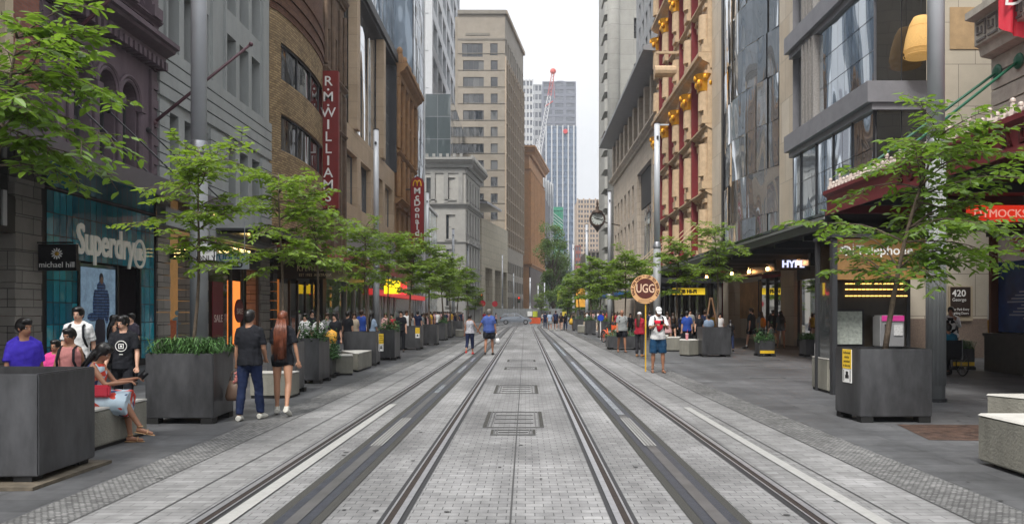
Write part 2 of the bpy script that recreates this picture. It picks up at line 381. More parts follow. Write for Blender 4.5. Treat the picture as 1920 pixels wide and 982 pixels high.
strip('paving_strip', -4.15, -3.62, .004, rough_m, y1=112); strip('paving_strip', 3.57, 4.17, .004, rough_m, y1=112)
strip('tramway', -3.62, 3.57, .002, paver, y1=380)
strip('tramway_edge', -3.62, -2.72, .006, paver2, y1=112); strip('tramway_edge', 2.5, 3.57, .006, paver2, y1=112)
road = MB(); road.quad((-200, 112, .009), (200, 112, .009), (200, 126, .009), (-200, 126, .009)); tag(road.build('road', mat('crossing_road', (.15, .15, .15), .8, var=.2, bump=.3)), kind='structure')
for x, n_ in ((-3.62, 1), (-3.07, 1), (-.12, 1), (3.56, 1), (3.02, 1)):
    strip('paving_joint', x - .007, x + .007, .0125, joint, y1=108)
def rail(xc, s):
    root = empty('tram_rail', (xc, 2, 0), {1: 'grooved steel tram rail, ', 2: ''}[1] + RL[xc], 'tram rail', 'tram rails')
    for nm, a, b, z, m in (('rubber_bed', -.105, .105, .011, rubber), ('rail_head', .012, .066, .022, railhead), ('groove', -.045, .012, .016, groove), ('keeper', -.062, -.045, .02, railhead)):
        x0, x1 = (xc + a * s, xc + b * s) if s > 0 else (xc + b * s, xc + a * s)
        strip(nm, x0, x1, z, m, y1=200, kind=None, parent=root)
RL = {-2.57: 'leftmost, beside the white stone line', -1.07: 'right rail of the left track', .79: 'left rail of the right track', 2.36: 'rightmost, nearest the sign holder'}
for xc, s in ((-2.57, -1), (-1.07, 1), (.79, -1), (2.36, 1)): rail(xc, s)
for xc, lb in ((-1.845, 'dark power supply slot along the middle of the left track'), (1.555, 'power supply slot with pale plates in the right track')):
    t = empty('power_slot', (xc, 2, 0), lb, 'track slot')
    a = .23; b_ = .145
    strip('aggregate_edge', xc - a, xc - b_, .011, aggr, y1=200, kind=None, parent=t); strip('aggregate_edge', xc + b_, xc + a, .011, aggr, y1=200, kind=None, parent=t)
    strip('slot_bed', xc - b_, xc + b_, .014, slotm, y1=200, kind=None, parent=t)
    strip('slot_plate', xc - .055, xc + .055, .02, slotp, y1=200, kind=None, parent=t)
    if xc > 0: strip('bright_plate', xc - .055, xc + .055, .0235, slotbright, y0=12.9, y1=27, kind=None, parent=t); strip('bright_plate', xc - .055, xc + .055, .0235, slotbright, y0=31, y1=44, kind=None, parent=t)
    else:
        for y0, y1 in ((16.5, 18.2), (22, 25), (27, 29.5)): strip('bright_plate', xc - .05, xc + .05, .0235, slotbright, y0=y0, y1=y1, kind=None, parent=t)
    for k in range(4): strip('white_stripe', xc - .075 + k * .042, xc - .056 + k * .042, .028, wline, y0=9.9, y1=12.5, kind=None, parent=t)
strip('paving_line', 2.76, 2.88, .016, wline, y0=1.5, y1=14); strip('paving_line', -2.46, -2.33, .016, wline, y0=1.5, y1=14.5)
def cover(x0, x1, y0, y1, lb, rows=4):
    t = empty('access_cover', ((x0 + x1) / 2, (y0 + y1) / 2, 0), lb, 'access cover', 'access covers between the tracks')
    z = .0145; e = (x1 - x0) * .07
    b = MB(); b.quad((x0, y0, z), (x0 + e, y0, z), (x0 + e, y1, z), (x0, y1, z)); b.quad((x1 - e, y0, z), (x1, y0, z), (x1, y1, z), (x1 - e, y1, z)); b.build('aggregate_end', aggr, t)
    b = MB(); q = .009; z2 = .017
    for yy in (y0, y1): b.box(x0, x1, yy - q, yy + q, .005, z2)
    for xx in (x0 + e * 1.05, x1 - e * 1.05, x0 + e * 1.9, x1 - e * 1.9): b.box(xx - q, xx + q, y0 + q, y1 - q, .005, z2 - .001)
    for k in range(1, rows):
        yy = y0 + (y1 - y0) * k / rows; b.box(x0 + e * 2.4, x1 - e * 2.4, yy - .005, yy + .005, .005, z2)
    b.build('cover_frame', mat('cover_frame', (.085, .085, .085), .7), t)
cover(-.62, .27, 11.6, 13.4, 'large recessed paved access cover nearest the camera', 4); cover(-.48, .14, 10.9, 11.35, 'narrow recessed access cover just in front of the large one', 2)
cover(-.66, .27, 16.5, 18.3, 'second large recessed cover further along the tracks', 4); cover(-.62, .35, 23.4, 24.4, 'distant narrow cover of the access row, nearer of the far pair', 2); cover(-.62, .35, 27.2, 28.3, 'farthest narrow cover of the access row', 2)
rust = MB(); rust.quad((5.3, 10.5, .004), (7.9, 10.3, .004), (7.4, 11.9, .004), (5.55, 11.95, .004))
def rustm():
    return mat('rusty_patch', (.06, .035, .026), .7, var=.8, scale=5, bump=.4, bscale=40)
tag(rust.build('ground_patch', rustm()), kind='structure')
p = MB(); random.seed(3)
for k in range(26):
    a = random.uniform(-9, -4.3) if k % 2 else random.uniform(4.4, 10); yy = random.uniform(9, 30)
    L = random.uniform(.5, 1.6); p.box(a, a + L, yy, yy + .012, 0, .004); p.box(a + L, a + L + .012, yy, yy + .4, 0, .004)
tag(p.build('pavement_joints', joint), kind='structure')

# gum spots, small stains on the paving
b = MB(); rs = random.Random(8)
for k in range(260):
    x = rs.uniform(-7, 9); y = 5 + 30 * rs.random() ** 1.6; r = rs.uniform(.012, .035); b.add([(x + r * math.cos(a * math.pi / 3) * rs.uniform(.7, 1.2), y + r * math.sin(a * math.pi / 3), .0085) for a in range(6)], [tuple(range(6))])
o = b.build('pavement_spots', mat('gum_spots', (.05, .05, .05), .8)); o['kind'] = 'structure'
# ---------------------------------------------------------------- left side buildings
A = frL(0, 1)                      # u = Y
def bld(name, loc, label, cat='building'): return empty(name, loc, label, cat)
def back(parent, fr, u0, u1, z1, dp, m, z0=0):
    b = MB(fr); core(b, fr, u0, u1, z1, dp, z0); return b.build('side_wall', m, parent)
stone_grey = brick('grey_stone_blocks', (.21, .195, .175), (.27, .25, .225), (.07, .065, .06), .9, .45, .012, var=.2)
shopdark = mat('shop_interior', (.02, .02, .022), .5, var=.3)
glasshop = glassy('shop_glass', (.012, .016, .018), (.05, .055, .055), wav=.05)
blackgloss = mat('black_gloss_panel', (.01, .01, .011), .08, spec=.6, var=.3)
def banner_rods(): pass
def racks(parent, fr, u0, u1, n, cnt):
    """clothes and boxes on show behind the glass"""
    rs = random.Random(int(u0 * 10)); pal = [(.3, .28, .25), (.05, .05, .06), (.35, .12, .06), (.12, .2, .25), (.4, .3, .15), (.5, .48, .44)]
    for k in range(cnt):
        u = u0 + (u1 - u0) * (k + .5) / cnt; b = MB(fr); m = mat('garment_glow_%d' % (k % 6), pal[k % 6], .8, var=.3, scale=8, emit=.08)  # garments give off a faint glow, standing in for shop lighting
        if k % 3 == 0: b.tube([(u, n, .75), (u, n, 1.1), (u, n, 1.4), (u, n, 1.5)], [(.12, .09), (.15, .1), (.2, .1), (.06, .05)], 10); b.tube([(u, n, .05), (u, n, .75)], .03, 6); b.ell((u, n, 1.66), (.08, .09, .11)); b.build('mannequin', m, parent, True)
        else:
            for j in range(7): a = u - .3 + j * .09; b.box(a, a + .06, n - .2, n + .2, .5 + rs.uniform(0, .25), 1.35)
            b.tube([(u - .35, n, 1.38), (u + .35, n, 1.38)], .015, 5)
            b.build('clothes_rail', m, parent)
# --- L0 : brick with cream stone window, black shop front
t = bld('brick_building', (XL, 14, 0), 'red brick building with cream stone window above a black shop front at left edge')
redbrick = brick('red_brick', (.20, .075, .055), (.27, .11, .08), (.16, .12, .1), .23, .075, .008)
cream = mat('cream_stone', (.46, .38, .27), .8, var=.2, scale=3, bump=.2)
b = MB(A); ops = [(12.4, 13.9, 7.6, 12.5), (15.2, 16.3, 7.6, 12.5), (17.6, 18.7, 7.6, 12.5)]
wall_open(b, 4, 20.25, 7.2, 30, ops, .4); b.build('wall', redbrick, t); back(t, A, 4, 20.25, 30, 14, redbrick)
windows(t, A, ops_to_wins(ops), winframe, gdark, .35)
b = MB(A)
for o in ops:
    for dx in (o[0] - .3, o[1]): b.box(dx, dx + .3, 0, .14, 7.3, 12.8)
    b.box(o[0] - .4, o[1] + .4, 0, .22, 12.8, 13.2); b.box(o[0] - .4, o[1] + .4, 0, .2, 7.2, 7.35)
b.build('window_surround', cream, t)
b = MB(A); b.box(4, 20.1, -.3, .12, 5.3, 7.2); b.build('fascia', mat('dark_fascia', (.035, .036, .04), .5), t)
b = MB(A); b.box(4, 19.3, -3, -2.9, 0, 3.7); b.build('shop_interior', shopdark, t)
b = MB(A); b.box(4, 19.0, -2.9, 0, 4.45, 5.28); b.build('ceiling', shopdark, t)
b = MB(A)
for k in range(12):
    z0 = .4 * k; b.box(19.15, 20.2, -.5, .1 - (.02 if k % 2 else 0), z0, z0 + .388)
b.box(19.1, 20.2, -.5, .16, 4.8, 5.29); b.build('pilaster', stone_grey, t)
s = empty('shop_sign', (XL, 14, 3.6), 'black fascia sign with large white letters, cut off by the left edge', 'shop sign')
b = MB(A); b.box(6, 19.05, -.1, .15, 3.55, 4.44); b.build('board', black, s)
text('michael hill', 1.15, mat('letter_grey', (.5, .5, .5), .5), (XL + .17, 18.75, 3.72), rz=90, parent=s, align='RIGHT', ext=.02, bold=.02)
# small projecting sign
s = empty('projecting_sign', (XL + .5, 20.0, 3), 'small black square projecting sign with flower emblem', 'sign')
b = MB(); b.box(-12.15, -11.2, 19.95, 20.05, 2.72, 3.38); b.build('board', black, s)
b = MB(); b.tube([(-12.4, 20, 3.42), (-11.3, 20, 3.42)], .02); b.build('bracket', black, s)
text('michael hill', .2, whitesign, (-11.68, 19.94, 2.8), parent=s, ext=.003)
b = MB()
for k in range(12):
    a = k * math.pi / 6; c = Vector((-11.68 + .1 * math.cos(a), 19.94, 3.14 + .1 * math.sin(a))); b.ell(c, (.05, .008, .018), 6, 4, Matrix.Rotation(-a, 3, 'Y'))
b.build('emblem', whitesign, s); b = MB(); b.ell((-11.68, 19.935, 3.14), (.05, .01, .05), 8, 5); b.build('emblem_centre', mat('gold', (.7, .42, .08), .3, .8), s)
# --- L1 purple heritage
purple = mat('purple_painted_stone', (.135, .10, .118), .75, var=.2, scale=2, bump=.25, bscale=12, streak=1)
purple_d = mat('purple_trim', (.11, .08, .095), .7, var=.2, scale=2, bump=.2)
t = bld('heritage_building', (XL, 23.5, 0), 'dark purple painted heritage building with three round-arched windows')
def arch_wall(b, u0, u1, z0, z1, archs, r, zb, zs, depth=.5, seg=10):
    """archs: centres; opening from zb to spring zs plus semicircle r"""
    xs = u0
    for c in archs:
        b.quad((xs, 0, z0), (c - r, 0, z0), (c - r, 0, z1), (xs, 0, z1)); b.quad((c - r, 0, z0), (c + r, 0, z0), (c + r, 0, zb), (c - r, 0, zb))
        pr = [(c - r, zb)] + [(c - r * math.cos(math.pi * k / seg), zs + r * math.sin(math.pi * k / seg)) for k in range(seg + 1)] + [(c + r, zb)]
        for k in range(1, seg + 1):
            p, q = pr[k], pr[k + 1]; b.quad((p[0], 0, p[1]), (q[0], 0, q[1]), (q[0], 0, z1), (p[0], 0, z1))
        for k in range(len(pr) - 1):
            p, q = pr[k], pr[k + 1]; b.quad((p[0], 0, p[1]), (p[0], -depth, p[1]), (q[0], -depth, q[1]), (q[0], 0, q[1]))
        xs = c + r
    b.quad((xs, 0, z0), (u1, 0, z0), (u1, 0, z1), (xs, 0, z1))
b = MB(A); AC = (22.15, 23.45, 24.75); arch_wall(b, 20.3, 26.65, 4.9, 10.0, AC, .47, 5.9, 8.3)
ops = [(21.6, 22.6, 11.5, 15), (23.2, 24.2, 11.5, 15), (24.8, 25.8, 11.5, 15)]; wall_open(b, 20.3, 26.65, 10.0, 19, ops, .4)
b.build('wall', purple, t); back(t, A, 20.3, 26.65, 19, 14, purple)
windows(t, A, ops_to_wins(ops), winframe, gdark, .35)
for c in AC:
    g = MB(A); g.quad((c - .47, -.4, 5.9), (c + .47, -.4, 5.9), (c + .47, -.4, 8.8), (c - .47, -.4, 8.8)); fo = MB(A)
    fo.box(c - .03, c + .03, -.4, -.33, 5.9, 8.8); fo.box(c - .47, c + .47, -.4, -.33, 7.1, 7.2); fo.box(c - .47, c - .4, -.4, -.3, 5.9, 8.5); fo.box(c + .4, c + .47, -.4, -.3, 5.9, 8.5)
    o = fo.build('window', winframe, t); g.build('pane', gdark, o)
b = MB(A)
for c in AC:                                                   # arch mouldings and colonnettes
    for rr, n_ in ((.53, .1), (.66, .16)):
        b.tube([(c - rr * math.cos(math.pi * k / 12), n_ * .4, 8.3 + rr * math.sin(math.pi * k / 12)) for k in range(13)], .07, 6)
for c in (21.5, 22.8, 24.1, 25.4):
    b.tube([(c, .06, 5.95), (c, .06, 8.0)], .1, 10); b.box(c - .16, c + .16, -.02, .2, 8.0, 8.25); b.box(c - .15, c + .15, -.02, .18, 5.7, 5.95)
for c in (20.95, 26.2): b.box(c - .08, c + .08, -.02, .1, 5.0, 9.6)
b.build('arch_moulding', purple_d, t)
b = MB(A); b.extr(CORN(9.95, .75, .6), 20.3, 26.75); b.extr(CORN(11.1, .25, .2), 20.3, 26.65); b.extr(CORN(15.6, .6, .5), 20.3, 26.65)
k = 20.45
while k < 26.6: b.box(k, k + .16, 0, .42, 9.68, 9.94); k += .3
for c in (21.3, 22.9, 24.5, 26.1): b.box(c - .2, c + .2, 0, .22, 11.3, 15.4); b.box(c - .3, c + .3, 0, .35, 11.25, 11.6); b.box(c - .3, c + .3, 0, .34, 14.9, 15.2)
b.build('cornice', purple_d, t)
b = MB(A)
for z in range(16):                                            # quoins at both ends
    for c in (20.32, 26.3): b.box(c, c + .33, 0, .09 if z % 2 else .05, 5.0 + z * .31, 5.28 + z * .31)
for z in range(22):
    for c in (26.3,): b.box(c, c + .33, 0, .09, 10.7 + z * .31, 10.98 + z * .31)
b.build('quoins', purple_d, t)
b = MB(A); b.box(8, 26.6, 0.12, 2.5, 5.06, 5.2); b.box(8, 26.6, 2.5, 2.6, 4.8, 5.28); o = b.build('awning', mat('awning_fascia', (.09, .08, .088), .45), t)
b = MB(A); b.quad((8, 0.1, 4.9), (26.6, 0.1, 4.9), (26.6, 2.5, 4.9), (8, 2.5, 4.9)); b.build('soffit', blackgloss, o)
b = MB(A)
for u_ in (21.0, 23.5, 26.0): b.tube([(u_, .05, 7.6), (u_ , 2.5, 5.25)], .025, 6); b.ell((u_, .05, 7.6), (.09, .09, .09), 8, 6)
b.build('tie_rod', black, o)
# storefront
teal = glassy('teal_glass_tiles', (.002, .15, .23), (.012, .36, .47), rough=.08, wav=.15)
b = MB(A)
def tiles(u0, u1, z0, z1, n=.0):
    nu = max(1, round((u1 - u0) / .3)); nz_ = max(1, round((z1 - z0) / .55))
    for i in range(nu):
        for j in range(nz_):
            a0 = u0 + (u1 - u0) * i / nu; a1 = u0 + (u1 - u0) * (i + 1) / nu; c0 = z0 + (z1 - z0) * j / nz_; c1 = z0 + (z1 - z0) * (j + 1) / nz_
            b.quad((a0 + .012, n, c0 + .012), (a1 - .012, n, c0 + .012), (a1 - .012, n, c1 - .012), (a0 + .012, n, c1 - .012))
tiles(20.55, 22.0, .2, 3.1); tiles(20.55, 26.5, 3.1, 4.85); tiles(25.55, 26.5, .2, 3.1)
sf = b.build('shopfront_tiles', teal, t)
b = MB(A); b.box(20.3, 26.65, -.06, -.02, 3.1, 4.9); b.box(20.3, 22.0, -.06, -.02, 0, 3.1); b.box(25.55, 26.65, -.06, -.02, 0, 3.1)
b.box(20.3, 26.6, -3.2, -3.1, 0, 4.9); b.box(20.3, 20.4, -3.1, -.06, 0, 4.9); b.box(22, 26.6, -3.1, -.06, 3.12, 3.2); b.box(20.3, 26.6, -.1, .05, 0, .18)
for u_ in (22.0, 24.1, 25.5): b.box(u_ - .05, u_ + .05, -.1, .04, .18, 3.1)
b.build('shopfront_frame', black, t)
b = MB(A); b.quad((22.05, -.03, .3), (24.05, -.03, .3), (24.05, -.03, 3.05), (22.05, -.03, 3.05)); b.build('display_window', glassy('display_glass', (.05, .08, .11), (.05, .08, .1), wav=.05), t)
pm_ = mat('poster_pale', (.13, .2, .25), .4, var=1., scale=2.6, emit=.12, ecol=(.24, .36, .5))
o = empty('shop_poster', (XL, 23, .8), 'backlit poster of a figure in a patterned blue jacket inside the teal shop window', 'poster')
b = MB(A); b.box(22.15, 24.0, -.025, .0, .5, 2.95); b.build('sheet', pm_, o)
b = MB(A); jk = mat('poster_jacket', (.02, .06, .2), .5, var=1., scale=7, emit=.15, ecol=(.04, .1, .35)) if 0 else brick('puffer', (.03, .08, .24), (.10, .2, .42), (.008, .015, .04), .34, .085, .012, rough=.35, bump=1.)
b.ell((23.2, .0, 1.95), (.36, .02, .5), 14, 10); b.ell((22.9, .005, 1.9), (.16, .02, .45), 10, 8); b.ell((23.5, .005, 1.85), (.16, .02, .5), 10, 8); b.ell((23.2, .004, 2.42), (.24, .02, .16), 10, 8); b.ell((22.75, .006, 1.55), (.3, .015, .12), 10, 8)
b.build('printed_jacket', jk, o); b = MB(A); b.ell((23.2, .006, 2.66), (.12, .015, .16), 10, 8); b.ell((23.15, .0, 1.1), (.3, .01, .55), 10, 8); b.build('printed_figure', mat('poster_dark', (.03, .03, .05), .5), o); b = MB(A); b.ell((23.2, .012, 2.6), (.085, .02, .12), 10, 8); b.build('printed_face', mat('poster_skin', (.3, .18, .12), .5), o)
s = empty('shop_sign', (XL, 23.6, 3.3), 'big white shop name letters with a circled R on the teal shopfront', 'shop sign')
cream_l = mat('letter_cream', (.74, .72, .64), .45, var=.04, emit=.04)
text('Superdry', 1.17, cream_l, (XL + .12, 21.72, 3.3), rz=90, parent=s, align='LEFT', ext=.025, bold=.018, sx=.74)
text('R', .52, cream_l, (XL + .1, 25.31, 3.33), rz=90, parent=s, ext=.05, bold=.012)
b = MB(A); b.tube([(25.31 + .34 * math.cos(a * math.pi / 12), .1, 3.52 + .42 * math.sin(a * math.pi / 12)) for a in range(25)], .045, 6, cap=False); b.build('ring', cream_l, s, True)
# flagpoles
for (u_, z0, lb) in ((20.7, 8.4, 'maroon flagpole slanting off the purple wall, upper left'), (26.35, 7.95, 'maroon flagpole crossing in front of the grey building')):
    b = MB(A); L = 4.6; b.tube([(u_, .1, z0), (u_ + (.2 if u_ < 22 else .9), .1 + L * .62, z0 + L * .62)], [.055, .045], 10); e = b.v[-1]
    b.ell((u_ + (.2 if u_ < 22 else .9), .1 + L * .62, z0 + L * .62), (.08, .08, .08), 8, 6); b.tube([(u_, 0, z0 - .1), (u_, .14, z0 + .02)], .09, 8)
    tag(b.build('flagpole', mat('maroon_paint', (.09, .04, .05), .45), None, True), lb, 'flagpole')
# --- L2 grey rusticated
greyp = mat('grey_render', (.29, .305, .30), .8, var=.12, scale=1.2, bump=.15, bscale=20, streak=1)
groovem = mat('groove_dark', (.05, .055, .055), .9)
t = bld('grey_building', (XL, 32.5, 0), 'pale grey rendered building with grooved bands and tall recessed windows')
b = MB(A); ops = []
for (a0, a1) in ((27.3, 31.3), (32.7, 37.3)):
    n_ = 3; st = (a1 - a0) / n_
    for i in range(n_):
        for z0 in (10.6, 14.2, 17.8, 21.4, 25): ops.append((a0 + st * i + .2, a0 + st * (i + 1) - .2, z0, z0 + 2.6))
        ops.append((a0 + st * i + .25, a0 + st * (i + 1) - .25, 6.1, 8.6))
wall_open(b, 26.65, 38.4, 5.2, 30, ops, .7); core(b, A, 26.65, 38.4, 30, 14, 5.2); b.build('wall', greyp, t)
windows(t, A, ops_to_wins(ops, (1, 3)), winframe, gdark, .62)
b = MB(A); 
for i, z in enumerate((8.95, 9.4, 9.85, 10.3)):
    b.box(26.7, 38.5, .0, .1, z + .03, z + .42)
k = 5.25
while k < 8.5:
    for (a0, a1) in ((26.7, 27.45), (31.05, 32.9), (37.1, 38.5)): b.box(a0, a1, 0, .1, k, k + .41)
    k += .45
for (a0, a1) in ((27.2, 31.4), (32.6, 37.4)):
    b.box(a0, a0 + .14, 0, .1, 10.72, 29.5); b.box(a1 - .14, a1, 0, .1, 10.72, 29.5)
    for z0 in (13.3, 16.9, 20.5): b.box(a0 + .2, a1 - .2, -.32, -.25, z0, z0 + .8)
b.box(26.7, 38.6, 0, .3, 4.6, 5.2); b.build('rusticated_band', greyp, t)
b = MB(A)
for (a0, a1) in ((26.66, 27.6), (29.7, 30.9), (37.0, 38.4)):
    for k in range(11): b.box(a0, a1, -.6, .06 - (.02 if k % 2 else 0), .02 + k * .42, .41 + k * .42)
b.build('pilaster', stone_grey, t)
b = MB(A); b.box(27.6, 29.7, -2.5, -2.4, 0, 4.6); b.box(30.9, 37.0, -3.2, -3.1, 0, 4.6); b.box(26.7, 38.4, -3, -.1, 4.5, 4.6); b.build('shop_interior', mat('shop_interior_glow', (.16, .11, .06), .6, var=.5, scale=1.2, emit=.12, ecol=(.5, .3, .12)), t)  # back walls glow warm themselves, in place of shop lamps
b = MB(A); b.box(30.9, 37, -.12, .05, 3.6, 4.5); b.box(30.9, 37, -.12, .0, 0, .3)
for u_ in (31, 33.5, 34.9, 36.9): b.box(u_ - .06, u_ + .06, -.12, .02, .3, 3.6)
b.build('shopfront_frame', darkmetal, t)
b = MB(A)
for (a0, a1) in ((31.05, 33.4),): b.quad((a0, -.06, .3), (a1, -.06, .3), (a1, -.06, 3.6), (a0, -.06, 3.6))
b.build('display_window', glasclear, t)
racks(t, A, 30.9, 35, -2.4, 5)
b = MB(A); b.box(35.4, 36.9, -.9, -.85, 0, 3.1); b.build('lit_panel', mat('lit_panel_orange', (.6, .15, .03), .5, var=.4, emit=.45, ecol=(.9, .25, .05)), t)
s = empty('shop_sign', (XL, 33.5, 3.7), 'glowing yellow shop letters over the doorway between trees', 'shop sign')
lit_y = mat('lit_letters_yellow', (.9, .75, .3), .4, emit=1.6, ecol=(1, .72, .25))
text('OAKLEY', .95, lit_y, (XL + .09, 31.3, 3.72), rz=90, parent=s, align='LEFT', ext=.03, bold=.02, sx=1.15)
s = empty('hanging_sign', (-11, 28.5, 3.6), 'pale grey hanging sign with teal and black words', 'sign')
b = MB(); b.box(-11.3, -9.85, 28.45, 28.55, 3.22, 3.8); b.build('board', mat('sign_grey', (.33, .37, .38), .5), s)
b = MB(); b.tube([(-11.25, 28.5, 3.8), (-11.25, 28.5, 4.9)], .02); b.tube([(-10.0, 28.5, 3.8), (-10.0, 28.5, 4.9)], .02); b.build('hanger', steel, s)
text('STUDENT', .28, mat('letter_teal', (.01, .13, .19), .5), (-10.58, 28.44, 3.54), parent=s, ext=.004, bold=.008); text('W   RLD', .3, black, (-10.6, 28.44, 3.28), parent=s, ext=.004, bold=.01)
b = MB(); b.ell((-10.8, 28.44, 3.38), (.1, .01, .11)); b.box(-10.92, -10.68, 28.425, 28.435, 3.46, 3.5); b.build('globe', mat('letter_teal', 0), s)
s = empty('hanging_sign', (-11.8, 27.5, 3.5), 'small lit yellow and black board beside the pole', 'sign')
b = MB(); b.box(-12.2, -11.45, 27.45, 27.55, 3.5, 3.9); b.build('board', black, s)
for k in range(3): text(('FOOD & BAR', 'OPEN LATE', 'LEVEL ONE')[k] if 0 else '= ==== ==', .1, lit_y, (-11.82, 27.44, 3.8 - k * .12), parent=s, ext=.002)
# poster boards in window
s = empty('sale_poster', (XL + .1, 32.2, 1.0), 'tall dark red SALE poster in the shop window', 'poster'); redp = mat('poster_red', (.13, .012, .02), .5); pink = mat('letter_pale', (.6, .5, .45), .5)
b = MB(A); b.box(31.4, 32.5, .0, .03, .7, 2.9); b.build('sheet', redp, s); text('SALE', .42, pink, (XL + .04, 31.97, 1.3), rz=90, parent=s, ext=.004)
s = empty('sale_poster', (XL + .1, 34.2, 1.0), 'round dark red SALE disc in the doorway', 'poster')
b = MB(A); b.tube([(34.3, .0, 1.75), (34.3, .05, 1.75)], .5, 20); b.build('disc', redp, s); text('SALE', .34, pink, (XL + .06, 34.3, 1.62), rz=90, parent=s, ext=.004)
# --- awning along L2-L4
def awning(parent, fr, u0, u1, z, dpt, m, ms, th=.3):
    b = MB(fr); b.box(u0, u1, .1, dpt, z + .1, z + .2); b.box(u0, u1, dpt, dpt + .08, z - .05, z + th); o = b.build('awning', m, parent)
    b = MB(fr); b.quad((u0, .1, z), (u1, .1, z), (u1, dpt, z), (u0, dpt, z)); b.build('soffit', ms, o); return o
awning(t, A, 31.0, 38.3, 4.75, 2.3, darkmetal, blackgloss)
# --- L3 tan brick curved bays
tanb = brick('tan_brick', (.33, .235, .12), (.13, .075, .04), (.09, .07, .05), .36, .12, .016, bump=.8, var=.3, bias=-.4)
brownb = brick('brown_brick', (.10, .04, .025), (.15, .07, .04), (.04, .03, .02), .33, .11, .012, bump=.6)
t = bld('tan_brick_building', (XL, 43, 0), 'tan brick art deco building with curved bay windows beside the red banner')
def plan(u):                      # bulge of the curved front
    x = (u - 38.5) / 10.0; return XL + .55 * math.sin(math.pi * min(1, max(0, x))) ** .55 - .05
us = [38.5 + .5 * i for i in range(21)]
def curved(name, m, bands, off=0, close=True):
    b = MB()
    for i in range(20):
        u0, u1 = us[i], us[i + 1]
        for (z0, z1, ex) in bands: 
            x0, x1 = plan(u0) + off + ex, plan(u1) + off + ex
            b.quad((x0, u0, z0), (x1, u1, z0), (x1, u1, z1), (x0, u0, z1))
            b.quad((x0, u0, z1), (x1, u1, z1), (x1 - .5, u1, z1), (x0 - .5, u0, z1)); b.quad((x0, u0, z0), (x1, u1, z0), (x1 - .5, u1, z0), (x0 - .5, u0, z0))
    return b.build(name, m, t)
W3 = [(9.7, 11.5), (13.2, 15.0)]
curved('wall', tanb, [(5.2, 9.7, 0), (11.5, 13.2, 0), (15.0, 16.4, 0)])
curved('parapet', brownb, [(16.4 + .36 * k, 16.4 + .36 * k + .33, .04 + .06 * (k % 2)) for k in range(6)] + [(18.6, 20.5, .0)])
for (z0, z1) in W3:
    for ua, ub in ((0, 2), (18, 20)):
        b = MB()
        for i in range(ua, ub): b.quad((plan(us[i]), us[i], z0), (plan(us[i + 1]), us[i + 1], z0), (plan(us[i + 1]), us[i + 1], z1), (plan(us[i]), us[i], z1))
        b.build('pier', tanb, t)
for (z0, z1) in W3:
    f = MB(); g = MB()
    for i in range(2, 18):
        u0, u1 = us[i], us[i + 1]; x0, x1 = plan(u0) - .16, plan(u1) - .16
        g.quad((x0 - .03, u0, z0), (x1 - .03, u1, z0), (x1 - .03, u1, z1), (x0 - .03, u0, z1))
        if i % 5 == 2: f.tube([(x0, u0, z0), (x0, u0, z1)], .035, 4)
    for z in (z0 + .03, z1 - .03): f.tube([(plan(u) - .12, u, z) for u in us[2:19]], .05, 4)
    o = f.build('window', winframe, t); g.build('pane', gdark, o)
back(t, A, 38.45, 48.6, 20, 14, tanb, 5.2)
b = MB(A)
for k in range(11): b.box(38.42, 39.0, -.6, .2, .02 + k * .45, .44 + k * .45)
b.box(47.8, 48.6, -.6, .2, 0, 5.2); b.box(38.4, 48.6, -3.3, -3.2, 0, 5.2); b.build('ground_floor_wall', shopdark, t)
b = MB(A); b.box(39.2, 41.6, -.6, -.5, 0, 3.4); b.build('timber_panel', mat('timber_orange_glow', (.42, .13, .03), .5, var=.3, scale=4, emit=.12, ecol=(.8, .25, .05)), t)  # emission put into the timber for the orange light falling on it
b = MB(A); b.quad((41.8, -.05, .3), (47.8, -.05, .3), (47.8, -.05, 3.3), (41.8, -.05, 3.3)); b.build('display_window', glasclear, t)
racks(t, A, 41.8, 47.6, -1.6, 9)
b = MB(A); b.box(41.8, 47.8, -1.9, -1.85, 0, 3.4); b.build('shop_interior', mat('interior_grey_glow', (.2, .18, .15), .7, var=.5, scale=1.2, emit=.06), t)  # rear wall given slight emission so the shop reads as lit
for u_ in (41.8, 43.3, 44.8, 46.3, 47.7):
    b = MB(A); b.box(u_ - .06, u_ + .06, -.1, .02, .0, 3.4); b.build('mullion', black, t)
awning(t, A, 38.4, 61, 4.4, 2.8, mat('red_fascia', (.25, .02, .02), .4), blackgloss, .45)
s = empty('shop_sign', (-10.5, 44, 3.6), 'black hanging shop fascia with pale gold capitals under the awning', 'shop sign')
b = MB(A); b.box(42, 52, 1.7, 1.85, 3.45, 4.35); b.box(41.9, 42, -1.0, 1.85, 3.45, 4.35); b.build('board', black, s)
gl = mat('letter_pale_gold', (.6, .53, .33), .4)
text('R.M.WILLIAMS', .5, gl, (-11.0, 41.88, 3.85), parent=s, ext=.004, sx=.62); text('EST 1932  AUSTRALIA', .2, gl, (-11.0, 41.88, 3.58), parent=s, ext=.004, sx=.9)
text('R.M.WILLIAMS', .62, gl, (XL + 1.87, 46.5, 3.8), rz=90, parent=s, ext=.004)
